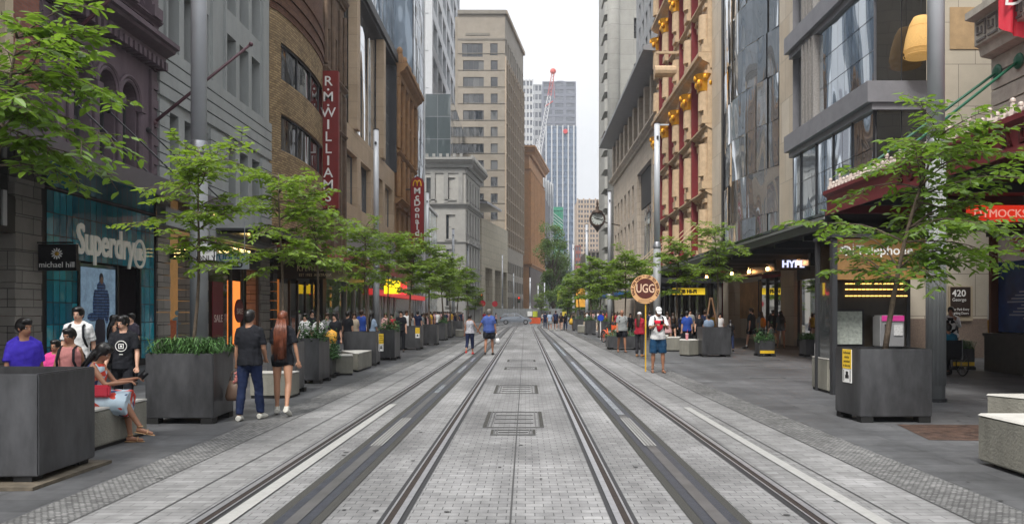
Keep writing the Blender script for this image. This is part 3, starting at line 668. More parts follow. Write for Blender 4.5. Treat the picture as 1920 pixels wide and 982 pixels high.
# red vertical banner
s = empty('banner_sign', (-11.8, 48, 8), 'tall dark red vertical sign with stacked white serif letters', 'sign')
b = MB(); b.box(-12.4, -11.2, 47.9, 48.25, 7.9, 16.15); b.build('board', mat('banner_red', (.19, .018, .016), .5), s, bevel=.03)
b = MB(); b.tube([(-12.6, 48.05, 9), (-12.3, 48.05, 9)], .05); b.tube([(-12.6, 48.05, 15), (-12.3, 48.05, 15)], .05); b.build('bracket', darkmetal, s)
z = 15.25
for ch in 'R.M.WILLIAMS':
    if ch == '.': z += .05; c = MB(); c.ell((-11.8, 47.88, z + .15), (.07, .02, .07), 8, 6); c.build('dot', whitesign, s); z -= .27; z -= .28; continue
    text(ch, .82, whitesign, (-11.8, 47.89, z), parent=s, name='letter', ext=.008, sx=1.05 if ch not in 'I' else 1.3, bold=.005); z -= .72
    if ch in 'RM' and z > 12.8: z += .28
# --- L3b brown gothic
darkst = mat('brown_sandstone', (.14, .095, .065), .85, var=.3, scale=2, bump=.4, bscale=15)
t = bld('brown_stone_building', (XL, 51.5, 0), 'narrow dark brown sandstone building between tan brick and glass front')
b = MB(A); ops = [(49.2, 50.3, z, z + 2) for z in (8, 11, 14, 17.4)] + [(51.2, 52.3, z, z + 2) for z in (8, 11, 14, 17.4)]
wall_open(b, 48.65, 54.25, 4.9, 22.5, ops, .4); core(b, A, 48.65, 54.25, 22.5, 14, 4.9); b.build('wall', darkst, t); windows(t, A, ops_to_wins(ops), winframe, gdark, .3)
b = MB(A); b.extr(CORN(16.2, .3, .5), 48.7, 54.2); b.extr(CORN(13.2, .3, .3), 48.7, 54.2)
for c in (48.9, 50.75, 52.7, 54): b.tube([(c, .1, 16.9), (c, .1, 21.5)], .16, 8)
for c in (48.85, 50.75, 52.7, 54.05): b.box(c - .18, c + .18, 0, .2, 5, 16.1)
b.extr(CORN(22, .4, .5), 48.7, 54.2); b.build('cornice', darkst, t)
b = MB(A); b.box(48.6, 54.2, -3.3, -3.2, 0, 5); b.build('ground_floor_wall', shopdark, t)
b = MB(A); b.quad((48.8, -.05, .2), (54.1, -.05, .2), (54.1, -.05, 3.9), (48.8, -.05, 3.9)); b.build('display_window', glasshop, t)
# --- L4 beige frame with tall mirror glass
beige = brick('beige_stone', (.40, .30, .20), (.46, .35, .24), (.2, .16, .12), 2.4, 1.2, .01, bump=.15, var=.12, rough=.6)
t = bld('glass_front_building', (XL, 64, 0), 'beige stone framed building with tall mirror glass and stone fins')
b = MB(A); ops = [(54.6 + 5.2 * i, 58.6 + 5.2 * i, 9.3, 13.0) for i in range(4)] ; wall_open(b, 54.3, 75.2, 8.1, 14.8, ops, .6)
b.quad((54.3, 0, 14.8), (75.2, 0, 14.8), (75.2, -.6, 14.8), (54.3, -.6, 14.8)); b.build('wall', beige, t)
windows(t, A, ops_to_wins(ops, (2, 1)), winframe, gmir2, .45)
b = MB(A)
for i in range(8):
    for j in range(4):
        u0 = 54.3 + 20.9 * i / 8; u1 = u0 + 20.9 / 8 - .06; z0 = 14.8 + 2.6 * j; b.quad((u0, -.5, z0), (u1, -.5, z0), (u1, -.5, z0 + 2.55), (u0, -.5, z0 + 2.55))
b.build('curtain_glass', gmir2, t)
for (a0, a1) in ((56.9, 59.4), (67.6, 70.8)):
    b = MB(A); b.box(a0 + .5, a0 + 1.5, -.4, .25, 14.85, 24.9); b.build('stone_fin', beige, t)
b = MB(A); b.box(54.3, 75.3, -.6, .35, 25.2, 25.9); b.box(54.3, 75.3, -.6, .15, 24.9, 25.19); b.box(75.0, 75.3, -.5, .2, 14.85, 24.88); b.build('roof_beam', darkmetal, t)
core_b = MB(A); core(core_b, A, 54.3, 75.2, 25.9, 12, 0); core_b.build('side_wall', greyp, t)
b = MB(A); b.box(54.3, 75.2, 0, .1, 6.2, 8.08); b.box(54.3, 75.2, -.3, .12, 7.9, 8.09); b.build('spandrel', mat('grey_panel', (.22, .22, .225), .5, var=.1), t)
b = MB(A); b.quad((54.4, .02, .2), (75.1, .02, .2), (75.1, .02, 6.1), (54.4, .02, 6.1)); b.build('display_window', glasshop, t)
b = MB(A)
for i in range(9): b.box(54.3 + 2.58 * i, 54.55 + 2.58 * i, 0, .14, 0, 6.18)
b.box(54.3, 75.2, 0, .5, 4.0, 4.12); b.build('mullion', winwhite, t)
for (y, z, w_, h, c, tx, lb) in ((56, 3.0, 1.6, 1.0, (.7, .45, .01), '', 'yellow lit shop sign by the second pole'), (59, 3.0, 1.5, .9, (.55, .02, .03), '', 'red lit shop sign under trees')):
    b = MB(); x0 = XP(720 if y == 56 else 736, y); b.box(x0, x0 + w_ * .7, y, y + .1, z, z + h); tag(b.build('shop_sign', mat('lit_sign' + str(y), c, .4, emit=.9, ecol=c)), lb, 'shop sign')
b = MB(A); b.box(62, 96, .15, .45, 3.1, 3.55); tag(b.build('shop_sign', mat('red_fascia_lit', (.35, .03, .03), .4, emit=.25, ecol=(.6, .04, .04))), 'long thin red fascia strip low along the left shopfronts', 'shop sign')
# setback glass tower above L4
t = bld('glass_tower', (-20, 70, 0), 'blue glass tower rising behind the beige framed building')
F = frL(0, 1, -14.4); b = MB(F)
for i in range(14):
    for j in range(20):
        u0 = 62 + 2.1 * i; z0 = 26.2 + 1.9 * j; b.quad((u0, 0, z0), (u0 + 2.05, 0, z0), (u0 + 2.05, 0, z0 + 1.85), (u0, 0, z0 + 1.85))
b.build('curtain_glass', gblue, t); b = MB(F); core(b, F, 62, 91.4, 64.2, 14, 26)
for i in range(15): b.box(61.97 + 2.1 * i, 62.04 + 2.1 * i, -.2, .015, 26, 64.2)
b.build('mullion_frame', winframe, t)
# --- L5 orange sandstone
sand = mat('orange_sandstone', (.30, .17, .08), .85, var=.25, scale=1.5, bump=.4, bscale=12)
t = bld('sandstone_building', (XL, 81, 0), 'ornate orange brown sandstone building before the fast food sign')
b = MB(A); ops = grid_ops(75.4, 87.8, 4, 1.4, [9, 13.4, 17.8], 2.6); wall_open(b, 75.35, 87.9, 4.5, 25, ops, .5); core(b, A, 75.35, 87.9, 25, 14, 4.5); b.build('wall', sand, t)
windows(t, A, ops_to_wins(ops), winframe, gdark, .4)
b = MB(A)
for z, pr, h in ((12.0, .7, .5), (16.6, .5, .4), (23.9, 1.2, 1.3), (7.8, .6, .5)): b.extr(CORN(z, pr, h), 75.4, 87.9)
for c in range(5):
    u_ = 75.7 + 2.98 * c; b.tube([(u_, .28, 12.6), (u_, .28, 16.4)], .26, 10); b.tube([(u_, .25, 17.2), (u_, .25, 23.6)], .26, 10); b.box(u_ - .35, u_ + .35, 0, .45, 8.4, 9.2); b.box(u_ - .3, u_ + .3, 0, .5, 23.2, 23.85)
    b.box(u_ - .3, u_ + .3, .1, .7, 25.25, 26.1); b.ell((u_, .4, 26.4), (.3, .3, .4), 8, 6)
for o in ops: b.extr([(0, o[3] + .1), (.35, o[3] + .15), (.05, o[3] + .8)], o[0] - .2, o[1] + .2)
b.build('cornice', sand, t)
b = MB(A); b.box(75.4, 87.8, -.5, 0, 0, 4.4); b.build('ground_floor_wall', mat('glass_shopfront_dark', (.06, .07, .07), .15, spec=.8), t)
# fast food sign
s = empty('banner_sign', (-10.8, 80, 8), 'tall red vertical sign with yellow arches and stacked white letters', 'sign')
b = MB(); poly = [(-11.45, 8.1), (-10.15, 8.1), (-10.15, 14.6), (-10.3, 15.0), (-10.8, 15.25), (-11.3, 15.0), (-11.45, 14.6)]
b.add([(x, 79.9, z) for x, z in poly] + [(x, 80.3, z) for x, z in poly], [tuple(range(7)), tuple(reversed(range(7, 14)))] + [(i, (i + 1) % 7, 7 + (i + 1) % 7, 7 + i) for i in range(7)])
b.build('board', mat('fast_food_red', (.27, .012, .014), .35), s, recalc=True)
b = MB(); b.tube([(x, 79.98, z) for x, z in poly] + [(-11.45, 79.98, 8.1)], .05, 6); b.tube([(-12.4, 80.1, 9), (-11.4, 80.1, 9)], .06); b.tube([(-12.4, 80.1, 14), (-11.4, 80.1, 14)], .06); b.build('rim', darkmetal, s)
ym = mat('arches_yellow', (.85, .5, .02), .4)
b = MB()
for dx in (-.2, .2): b.tube([(-10.8 + dx - .2 * math.cos(math.pi * k / 10), 79.87, 14.3 + .55 * math.sin(math.pi * k / 10)) for k in range(11)], .06, 6)
b.build('arches', ym, s); z = 13.55
for ch in "McDonald's":
    if ch == "'": text(ch, .7, whitesign, (-10.4, 79.88, z + .35), parent=s, name='letter', ext=.01, bold=.02); continue
    text(ch, .82, whitesign, (-10.8, 79.88, z), parent=s, name='letter', ext=.01, bold=.025, sx=1.1); z -= .6
# --- L6 plain glass + glass store box
t = bld('white_edged_glass_building', (XL, 92, 0), 'tall white edged glass building directly behind the fast food sign')
b = MB(A)
for i in range(5):
    for j in range(24): u0 = 88.1 + 1.8 * i; b.quad((u0, 0, 1 + 2.6 * j), (u0 + 1.75, 0, 1 + 2.6 * j), (u0 + 1.75, 0, 3.5 + 2.6 * j), (u0, 0, 3.5 + 2.6 * j))
b.build('curtain_glass', gblue, t); b = MB(A); core(b, A, 88, 97, 64, 14); b.build('side_wall', gblue, t); b = MB(A)
for i in range(5): b.box(88 + 1.8 * i - .04, 88 + 1.8 * i + .04, -.1, .015, 0, 64)
b.build('mullion_frame', winframe, t); b = MB(A); b.box(96.9, 97.3, -1, .12, 0, 64.2); b.build('edge_post', white, t)
t = bld('glass_store', (XL, 108, 0), 'low greenish glass storefront box at the corner before the cross street')
gg = glassy('glass_green', (.30, .36, .33), (.38, .44, .40), metal=.7, wav=.3)
b = MB(A)
for i in range(7):
    for j in range(3): u0 = 97.5 + 2 * i; b.quad((u0, 0, .2 + 4.9 * j), (u0 + 1.97, 0, .2 + 4.9 * j), (u0 + 1.97, 0, 5.07 + 4.9 * j), (u0, 0, 5.07 + 4.9 * j))
b.build('curtain_glass', gg, t); b = MB(A); core(b, A, 97.4, 111.4, 15, 12); b.build('side_wall', gg, t)
b = MB(A); b.box(97.35, 111.5, -.4, .15, 15, 15.3); b.build('roof_edge', white, t)
# ---------------------------------------------------------------- right side buildings
B = frR(0, 1)
crst = brick('cream_limestone', (.45, .42, .36), (.52, .48, .41), (.14, .13, .11), 1.1, .5, .012, var=.18, bump=.4)
crpl = mat('cream_limestone_plain', (.38, .35, .3), .8, var=.2, scale=3, bump=.3, bscale=18)
# --- R0 arcade building with greek key cornice
t = bld('arcade_building', (XR, 18, 0), 'cream limestone arcade building with greek key cornice at right edge', )
b = MB(B); ops = [(9 + 3.6 * i, 10.8 + 3.6 * i, 10.6, 14) for i in range(4)]; wall_open(b, 4, 23.2, 4.6, 20, ops, .5); core(b, B, 4, 23.2, 20, 14, 0); b.build('wall', crst, t)
windows(t, B, ops_to_wins(ops), winframe, gdark, .4)
b = MB(B)
for k in range(8): b.box(4, 23.25, 0, .16, 5.3 + k * .47, 5.72 + k * .47)
b.extr([(0, 9.0), (.45, 9.1), (.5, 9.35), (.62, 9.4), (.62, 10.1), (.9, 10.15), (.9, 10.35), (0, 10.35)], 4, 23.3); b.box(22.0, 23.3, 0, .4, 10.36, 14); b.box(4, 23.3, 0, .5, 14, 14.6); b.build('cornice', crpl, t)
b = MB(B); k = 15.0
while k < 23.1:                                                # greek key
    z = 9.47; e = .64; q = .05
    for (a0, a1, c0, c1) in ((0, .45, 0, .06), (0, .06, .12, .5), (.0, .45, .5, .56), (.39, .45, .2, .44), (.18, .38, .2, .26), (.18, .24, .27, .4)):
        b.box(k + a0, k + a1, .6, e + .02, z + c0, z + c1)
    k += .55
b.build('greek_key', mat('key_dark', (.16, .15, .14), .9), t)
b = MB(B); b.box(14, 23.1, .0, .45, 0, 1.0); b.box(14, 23.1, .0, .5, 1.0, 1.09); b.box(14, 23.1, 0, .25, 4.0, 4.58); b.box(14, 23.1, 0, .4, 3.85, 3.99); b.build('plinth', mat('black_granite', (.04, .038, .036), .35, var=.3, scale=4), t)
for i, u_ in enumerate((22.9, 21.1, 19.2, 17.2)):
    b = MB(B); b.box(u_ - .06, u_ + .06, .1, .4, 1.1, 3.84); b.build('mullion', mat('bronze', (.12, .05, .03), .4, .5), t)
pcol = [('poster_blue', (.01, .045, .16)), ('poster_crimson', (.14, .02, .05)), ('poster_navy', (.01, .02, .07))]
for i in range(3):
    u1 = (22.83, 21.03, 19.13)[i]; u0 = (21.17, 19.27, 17.27)[i]
    s = empty('window_poster', (XR - .2, u0, 1.1), ('blue window poster with white small print, under a red and white patch', 'crimson window poster right of the blue one', 'navy window poster at the right edge')[i], 'poster')
    b = MB(B); b.box(u0, u1, .15, .2, 1.12, 3.8); b.build('sheet', mat(pcol[i][0], pcol[i][1], .25, var=.5, scale=1.5), s)
    b = MB(B)
    for k in range(9): b.box(u0 + .4, u0 + .5 + .09 * ((k * 7) % 9), .2, .21, 1.5 + k * .09, 1.54 + k * .09)
    b.build('print_lines', mat('print_pale', (.3, .35, .45), .5), s)
    if i == 0:
        b = MB(B); b.box(u0, u1, .2, .215, 3.1, 3.8); b.build('white_patch', whitesign, s); b = MB(B)
        for k in range(7): b.box(u0 + .1, u0 + .35 + .12 * k, .215, .23, 3.15 + k * .085, 3.2 + k * .085)
        b.build('red_bars', mat('bars_red', (.4, .02, .03), .5), s)
# awning with crest
awr = mat('arcade_maroon', (.15, .022, .026), .5, var=.15, scale=3, bump=.1)
orn = mat('crest_plaster', (.5, .43, .38), .7, var=.2, scale=10)
b = MB(B); ED = XR - 8.8
b.box(6, 23.35, ED - .12, ED, 4.55, 5.2); b.extr([(ED, 5.02), (ED + .1, 5.1), (ED + .1, 5.2), (ED - .12, 5.22), (ED - .12, 5.02)], 6, 23.4); b.box(6, 23.35, ED, ED + .05, 4.5, 4.64); b.box(23.2, 23.35, 0, ED - .12, 4.55, 5.2)
b.box(6, 23.2, .1, ED - .13, 4.85, 4.95)
aw = b.build('awning', awr, t)
b = MB(B)
for k in range(7): b.box(8 + 2.3 * k, 8.1 + 2.3 * k, .1, ED - .15, 4.6, 4.84)
b.build('awning_beam', darkmetal, aw)
b = MB(B); k = 8.0; i = 0
while k < 23.3:
    h = .17 if i % 3 else .3; zz = 5.2
    b.tube([(k, ED - .02, zz), (k, ED - .02, zz + h * .5), (k, ED - .02, zz + h)], [.07, .05, .03], 6); b.ell((k, ED - .02, zz + h), (.055, .05, .06), 6, 5)
    b.ell((k + .12, ED - .02, zz + .07), (.09, .04, .07), 6, 5); k += .24; i += 1
b.build('crest', orn, aw)
# letters on the awning edge read from the street (facing -X)
s = empty('awning_sign', (8.8, 17, 4.7), 'dark capitals spelling the arcade name along the maroon awning edge', 'shop sign')
x0 = 18.95
for k, ch in enumerate('BOOK ARCADE'):
    if ch != ' ': text(ch, .42, mat('letter_dark_red', (.05, .008, .008), .4), (8.8 - .02, 18.75 - .52 * k, 4.68), rz=-90, parent=s, name='letter', ext=.03, bold=.005)
grn = mat('green_paint', (.012, .09, .05), .4)
for (ya, yb) in ((22.9, 22.9), (21.9, 20.2)):
    b = MB(); b.tube([(XR - .2, ya, 8.55), (8.95, yb if yb != 22.9 else 22.6, 5.25)], .04, 8); o = b.build('tie_rod', grn, aw)
    b = MB(); b.ell((XR - .2, ya, 8.55), (.08, .22, .22)); b.build('rod_boss', grn, o)
s = empty('neon_sign', (12, 21.5, 3.8), 'glowing red neon sign panel under the maroon awning, behind leaves', 'shop sign')
b = MB(); b.box(11.9, 13.5, 21.4, 21.6, 4.12, 4.54); b.build('panel', mat('neon_red', (.4, .012, .01), .4, emit=.2, ecol=(1, .05, .02)), s); text('DYMOCKS', .3, mat('neon_letters', (.6, .3, .22), .4, emit=.2, ecol=(1, .5, .4)), (12.7, 21.38, 4.22), parent=s, ext=.01)
fl = empty('shop_flag', (13.4, 21.4, 9), 'hanging red cloth flag with white letters, top right corner', 'flag')
b = MB(); vs = []; nx_, nz_ = 12, 16
for j in range(nz_ + 1):
    for i in range(nx_ + 1):
        a = i / nx_; c = j / nz_; vs.append((12.55 + .75 * a + .05 * c, 21.2 + .10 * math.sin(a * 11 + c * 1.5) , 11.0 - 1.75 * c - .35 * a * c * c - .1 * abs(math.sin(a * 5))))
b.add(vs, [(j * (nx_ + 1) + i, j * (nx_ + 1) + i + 1, (j + 1) * (nx_ + 1) + i + 1, (j + 1) * (nx_ + 1) + i) for j in range(nz_) for i in range(nx_)])
b.build('cloth', mat('flag_red', (.5, .02, .04), .7), fl, True); b = MB(); b.tube([(12.3, 21.2, 11.05), (13.8, 21.2, 11.2)], .03); b.build('pole', darkmetal, fl)
text('D', .75, whitesign, (12.85, 21.05, 9.75), parent=fl, ext=.004, rz=0, shear=.1); text('Y', .6, whitesign, (13.2, 21.03, 9.95), parent=fl, ext=.004)
# --- R1 lane wall facing the camera
tile = brick('large_beige_tiles', (.42, .38, .31), (.49, .44, .36), (.17, .15, .13), 1.25, 1.55, .012, bump=.1, var=.1, rough=.5)
t = bld('tiled_wall_building', (17, 30, 0), 'beige stone tiled wall of the lane entrance right of the dark glass box')
FW = frF(14.2, 24, 29.6); b = MB(FW); wall_open(b, 0, 9.8, 0, 30, [(3.2, 6, 0, 3.9)], 1.5); core(b, FW, 0, 9.8, 30, 5); b.build('wall', tile, t)
b = MB(FW); b.box(-.6, 3.2, 0, .05, 0, 1.45); b.build('dado', mat('pinkish_granite', (.2, .15, .12), .5, var=.3, scale=25), t)
b = MB(FW); b.box(1.5, 6, .005, .03, 11.4, 12.95); b.build('tan_panel', mat('tan_stone', (.38, .26, .14), .6, var=.15, scale=3), t)
b = MB(FW); b.box(3.2, 6, -4, -3.9, 0, 3.9); b.build('dark_lane_sheet', black, t)  # black sheet across the back; the lane's darkness is put into its colour
s = empty('address_sign', (16.2, 29.5, 1), 'dark brown framed 420 address sign on the beige wall', 'sign')
x0, x1 = XP(1781, 29.5), XP(1818, 29.5); z0, z1 = ZP(592, 29.5), ZP(538, 29.5)
b = MB(); b.box(x0 - .05, x1 + .1, 29.47, 29.55, z0 - .18, z1 + .04); b.build('frame', mat('sign_beige', (.42, .35, .25), .5), s); b = MB(); b.box(x0, x1, 29.43, 29.469, z0, z1); b.build('panel', mat('sign_brown', (.03, .017, .013), .4), s)
text('420', .34, whitesign, (x0 + .04, 29.42, z1 - .34), parent=s, align='LEFT', ext=.003, bold=.005); text('George', .17, whitesign, (x0 + .04, 29.42, z1 - .52), parent=s, align='LEFT', ext=.003)
text('Car Park Entry', .13, whitesign, (x0 + .04, 29.42, z0 + .2), parent=s, align='LEFT', ext=.003, sx=.8); text('Parking Doors', .13, whitesign, (x0 + .04, 29.42, z0 + .06), parent=s, align='LEFT', ext=.003, sx=.8)
s = empty('pedestrian_sign', (14.2, 24.4, 1), 'white pedestrian notice with a red no-entry ring in the dark lane', 'sign')
b = MB(); xx = XP(1866, 26); b.box(xx - .22, xx + .3, 26, 26.05, 1.0, 2.25); b.build('board', mat('sign_offwhite', (.5, .5, .48), .5), s); text('PEDESTRIANS', .12, black, (xx + .04, 25.99, 2.0), parent=s, ext=.003, sx=.6); text('ONLY', .14, black, (xx + .04, 25.99, 1.82), parent=s, ext=.003)
b = MB(); b.tube([(xx + .04 + .17 * math.cos(k * math.pi / 10), 25.98, 1.4 + .17 * math.sin(k * math.pi / 10)) for k in range(21)], .02, 6); b.tube([(xx - .08, 25.98, 1.52), (xx + .16, 25.98, 1.28)], .018, 6); b.build('red_ring', mat('bars_red', 0), s)
b = MB(); b.tube([(xx + .04, 26.02, 0), (xx + .04, 26.02, 1)], .03); b.build('post', darkmetal, s)
s = empty('folding_barrier', (14, 25, 0), 'folded yellow scissor barrier leaning beside the poster window', 'barrier'); ye = mat('barrier_yellow', (.5, .25, .02), .5)
for k in range(5):
    x = XP(1857, 24.6) + .13 * k; b = MB(); b.tube([(x, 24.6, .1), (x - .06 + .03 * (k % 2), 24.6, 1.45 - .08 * (k % 2))], .035, 5); b.build('slat', ye, s)
# --- R2 dark glass box with grey fascias
XG = 12.5; G_ = frR(0, 1, XG)
greycl = mat('grey_cladding', (.23, .23, .25), .45, .3, var=.12, scale=2)
conc = mat('textured_concrete', (.25, .235, .22), .9, var=.25, scale=18, bump=.6, bscale=60)
t = bld('dark_glass_box_building', (13, 33, 0), 'dark glass projecting box with wide grey horizontal bands and concrete fins')
for z in (9.15, 13.75, 18.3):
    b = MB(G_); b.box(28.4, 37.6, -1.9, .35, z, z + .75); b.box(28.5, 37.5, -1.85, .15, z - .25, z - .005); b.build('grey_band', greycl, t)
b = MB(G_)
for z0, z1 in ((9.9, 13.5), (14.5, 18.05), (5.0, 8.9)):
    n_ = 8 if z0 > 6 else 9
    for i in range(n_):
        u0 = 28.7 + i * (34.0 - 28.7) / 8 if z0 > 6 else 28.7 + i * .95
        w_ = .66 if z0 > 6 else .94
        for j in range(3): b.quad((u0, 0, z0 + (z1 - z0) * j / 3), (u0 + w_ - .02, 0, z0 + (z1 - z0) * j / 3), (u0 + w_ - .02, 0, z0 + (z1 - z0) * (j + 1) / 3 - .03), (u0, 0, z0 + (z1 - z0) * (j + 1) / 3 - .03))
b.build('curtain_glass', gmir, t)
b = MB(G_); b.quad((35.3, -.25, 9.9), (37.3, -.25, 9.9), (37.3, -.25, 13.5), (35.3, -.25, 13.5)); b.quad((35.3, -.25, 14.5), (37.3, -.25, 14.5), (37.3, -.25, 18), (35.3, -.25, 18)); b.build('corner_glass', gdark, t)
for z0, z1 in ((9.92, 13.48), (14.52, 18.04)):
    for k in range(4):
        b = MB(G_); b.box(34.05 + .42 * k, 34.27 + .42 * k, -.5, .25, z0, z1); b.build('concrete_fin', conc, t)
F2 = frF(12.5, 14.6, 28.55); b = MB(F2)
for z0, z1 in ((9.9, 13.5), (14.5, 18.05), (5.0, 8.9)):
    for i in range(2): b.quad((.05 + i * .9, -.02, z0), (.92 + i * .9, -.02, z0), (.92 + i * .9, -.02, z1), (.05 + i * .9, -.02, z1))
b.build('side_glass', glassy('glass_smoky', (.012, .013, .014), (.03, .03, .03), wav=.05), t)
b = MB(G_); core(b, G_, 28.9, 37.4, 36, 1.7, 4.9); b.build('inner_body', greycl, t)
b = MB(G_)
for k in range(5): b.box(28.6 + 1.9 * k, 28.66 + 1.9 * k, 0, .05, 4.9, 9)
b.build('mullion', black, t)
s = empty('pendant_lamp', (13.9, 28.4, 10.5), 'big woven wicker pendant lamp behind the upper corner window', 'lamp'); wk = mat('wicker', (.45, .27, .09), .8, var=.3, scale=40, bump=.6, bscale=80, emit=.15, ecol=(.7, .4, .12))
s.location = (13.85, 28.3, 10.4); b = MB(); pr = [(.32, 10.55), (.5, 10.6), (.56, 10.9), (.5, 11.3), (.38, 11.75), (.25, 12.0), (.05, 12.05)]
b.lathe((13.85, 28.0), pr, 18); b.build('shade', wk, s, True)
for k in range(6): 
    zz = 10.65 + .2 * k; rr = .555 - .035 * max(0, k - 1) * 1.15 + .01; c = MB(); c.tube([(13.85 + rr * math.cos(a * math.pi / 10), 28.0 + rr * math.sin(a * math.pi / 10), zz) for a in range(21)], .012, 4, cap=False); c.build('rib_ring', wk, s)
b = MB(); b.tube([(13.85, 28.0, 12.0), (13.85, 28.0, 13.9)], .012); b.build('cord', black, s)
# --- R3 curved mirror bay with stone piers
st_tile = brick('sandy_stone_tiles', (.46, .385, .29), (.56, .50, .41), (.19, .17, .14), 1.2, 2.1, .012, bump=.08, var=.1, rough=.5, offset=.5)
t = bld('mirror_bay_building', (XR, 47, 0), 'tall curved mirror glass bay between pale stone piers')
b = MB(B); b.box(38.0, 42.2, -2, .3, 4.5, 60); b.build('stone_pier', st_tile, t); b = MB(B); b.box(53.9, 57.2, -2, .35, 4.5, 60); b.build('stone_pier', st_tile, t)
b = MB(B); n_ = 10
for i in range(n_):
    u0 = 42.3 + 11.5 * i / n_; u1 = 42.3 + 11.5 * (i + 1) / n_
    f = lambda u: .25 + 1.0 * math.sin(math.pi * (u - 42.3) / 11.5)
    for j in range(22):
        z0 = 4.6 + 2.45 * j; tl = .07 * random.uniform(-1, 1)
        b.quad((u0, f(u0) + tl, z0), (u1 - .03, f(u1) - tl, z0), (u1 - .03, f(u1) - tl, z0 + 2.42), (u0, f(u0) + tl, z0 + 2.42))
b.build('curtain_glass', gmir2, t); b = MB(B); core(b, B, 37.5, 57.2, 58, 8, 4.5); b.build('inner_body', black, t)
b = MB(B); b.box(53.4, 53.9, 0, .5, 4.5, 58); b.build('edge_trim', black, t)
# --- R4 red and gold Victorian
vred = mat('victorian_red', (.17, .014, .018), .6, var=.15, scale=2)
vcr = mat('victorian_cream', (.46, .335, .21), .7, var=.18, scale=3, bump=.2, bscale=20)
gold = mat('gold_leaf', (.8, .38, .03), .35, .75, var=.2, scale=9)
t = bld('victorian_building', (XR, 68, 0), 'ornate cream and red Victorian facade with gilded column capitals')
b = MB(B); ops = grid_ops(57.6, 78.6, 6, 1.5, [6.5, 11, 15.6, 20.2, 25, 30], 3); wall_open(b, 57.25, 79, 4.2, 36, ops, .5); core(b, B, 57.25, 79, 36, 12, 0); b.build('wall', vred, t)
windows(t, B, ops_to_wins(ops), winframe, gdark, .45)
b = MB(B)
for z, pr, h in ((5.3, .7, .6), (10.0, .8, .5), (14.7, .8, .5), (19.2, 1.3, 1.1), (24.0, .8, .5), (28.8, 1.3, .9), (34.5, 1.5, 1.2)): b.extr(CORN(z, pr, h), 57.3, 79)
b.build('cornice', vcr, t)
PILC = [57.9, 63.3, 68.2, 73.2, 78.4]
for c in PILC:
    b = MB(B); b.box(c - .52, c + .52, 0, .62, 5.92, 34.45); b.build('pier_backing', vcr, t)
    b = MB(B)
    for z0, z1 in ((6, 9.9), (10.6, 14.6), (15.3, 19.1), (20.4, 23.9), (24.6, 28.7), (29.8, 34.4)):
        b.box(c - .5, c + .5, .63, .9, z0, z0 + .9); b.tube([(c, .75, z0 + .9), (c, .75, z1 - .8)], [.46, .4], 12); b.box(c - .55, c + .55, 0, 1.05, z0 - .05, z0 + .5); b.box(c - .42, c + .42, 0, .8, z1 - .3, z1 - .01)
    b.build('column', vcr, t)
    for uu in ((c - .86,) if c > 58 else ()): r_ = MB(B); r_.box(uu, uu + .3, 0, .7, 5.95, 34.4); r_.build('red_pilaster', vred, t)
    for z1 in (19.1, 28.7):
        b = MB(B); b.lathe if 0 else None
        b.tube([(c, .8, z1 - 1.5), (c, .8, z1 - .9), (c, .8, z1 - .3)], [.44, .52, .72], 10)
        for k in range(8):
            a = k * math.pi / 4; b.ell((c + .56 * math.cos(a), .8 + .56 * math.sin(a), z1 - .55 - .4 * (k % 2)), (.2, .2, .26), 6, 5)
        b.build('gilded_capital', gold, t)
b = MB(B)
for (a, c_, z0, z1) in ops:
    m_ = (a + c_) / 2; b.tube([(a - .18, .2, z0 - .3), (a - .18, .2, z1 + .4)], .13, 8); b.tube([(c_ + .18, .2, z0 - .3), (c_ + .18, .2, z1 + .4)], .13, 8); b.box(a - .36, a, 0, .4, z1, z1 + .4); b.box(c_, c_ + .36, 0, .4, z1, z1 + .4); b.extr(CORN(z1 + .4, .5, .3), a - .45, c_ + .45); b.box(a - .45, c_ + .45, 0, .45, z0 - .6, z0 - .3)
    if int(z0) in (11, 20): b.add([(a - .5, .45, z1 + .75), (c_ + .5, .45, z1 + .75), (m_, .45, z1 + 1.5), (a - .5, 0, z1 + .75), (c_ + .5, 0, z1 + .75), (m_, 0, z1 + 1.5)], [(0, 1, 2), (0, 2, 5, 3), (1, 4, 5, 2)])
    if int(z0) in (6, 15, 25): b.tube([(m_ + .9 * math.cos(math.pi * k / 8), .25, z1 + .4 + .6 * math.sin(math.pi * k / 8)) for k in range(9)], .12, 6)
b.build('window_surround', vcr, t)
b = MB(B)
for k in range(20): b.lathe if 0 else b.tube([(57.9 + k * 1.06, .35, 5.95), (57.9 + k * 1.06, .35, 6.5)], [.12, .07], 6)
b.build('balustrade', vcr, t)
b = MB(B)
for u_ in (58.6, 62, 66, 70, 74, 78): b.tube([(u_, .5, 8.6), (u_ - .6, 4.6, 4.7)], .035, 6)
b.build('tie_rod', mat('rod_tan', (.5, .38, .22), .5), t)
b = MB(B); b.box(67.8, 68.0, .8, 2.6, 23.6, 23.8); b.tube([(68.2, .9, 22.2), (68.2, 2.7, 22.2)], .5, 12); b.build('scroll', vcr, t)
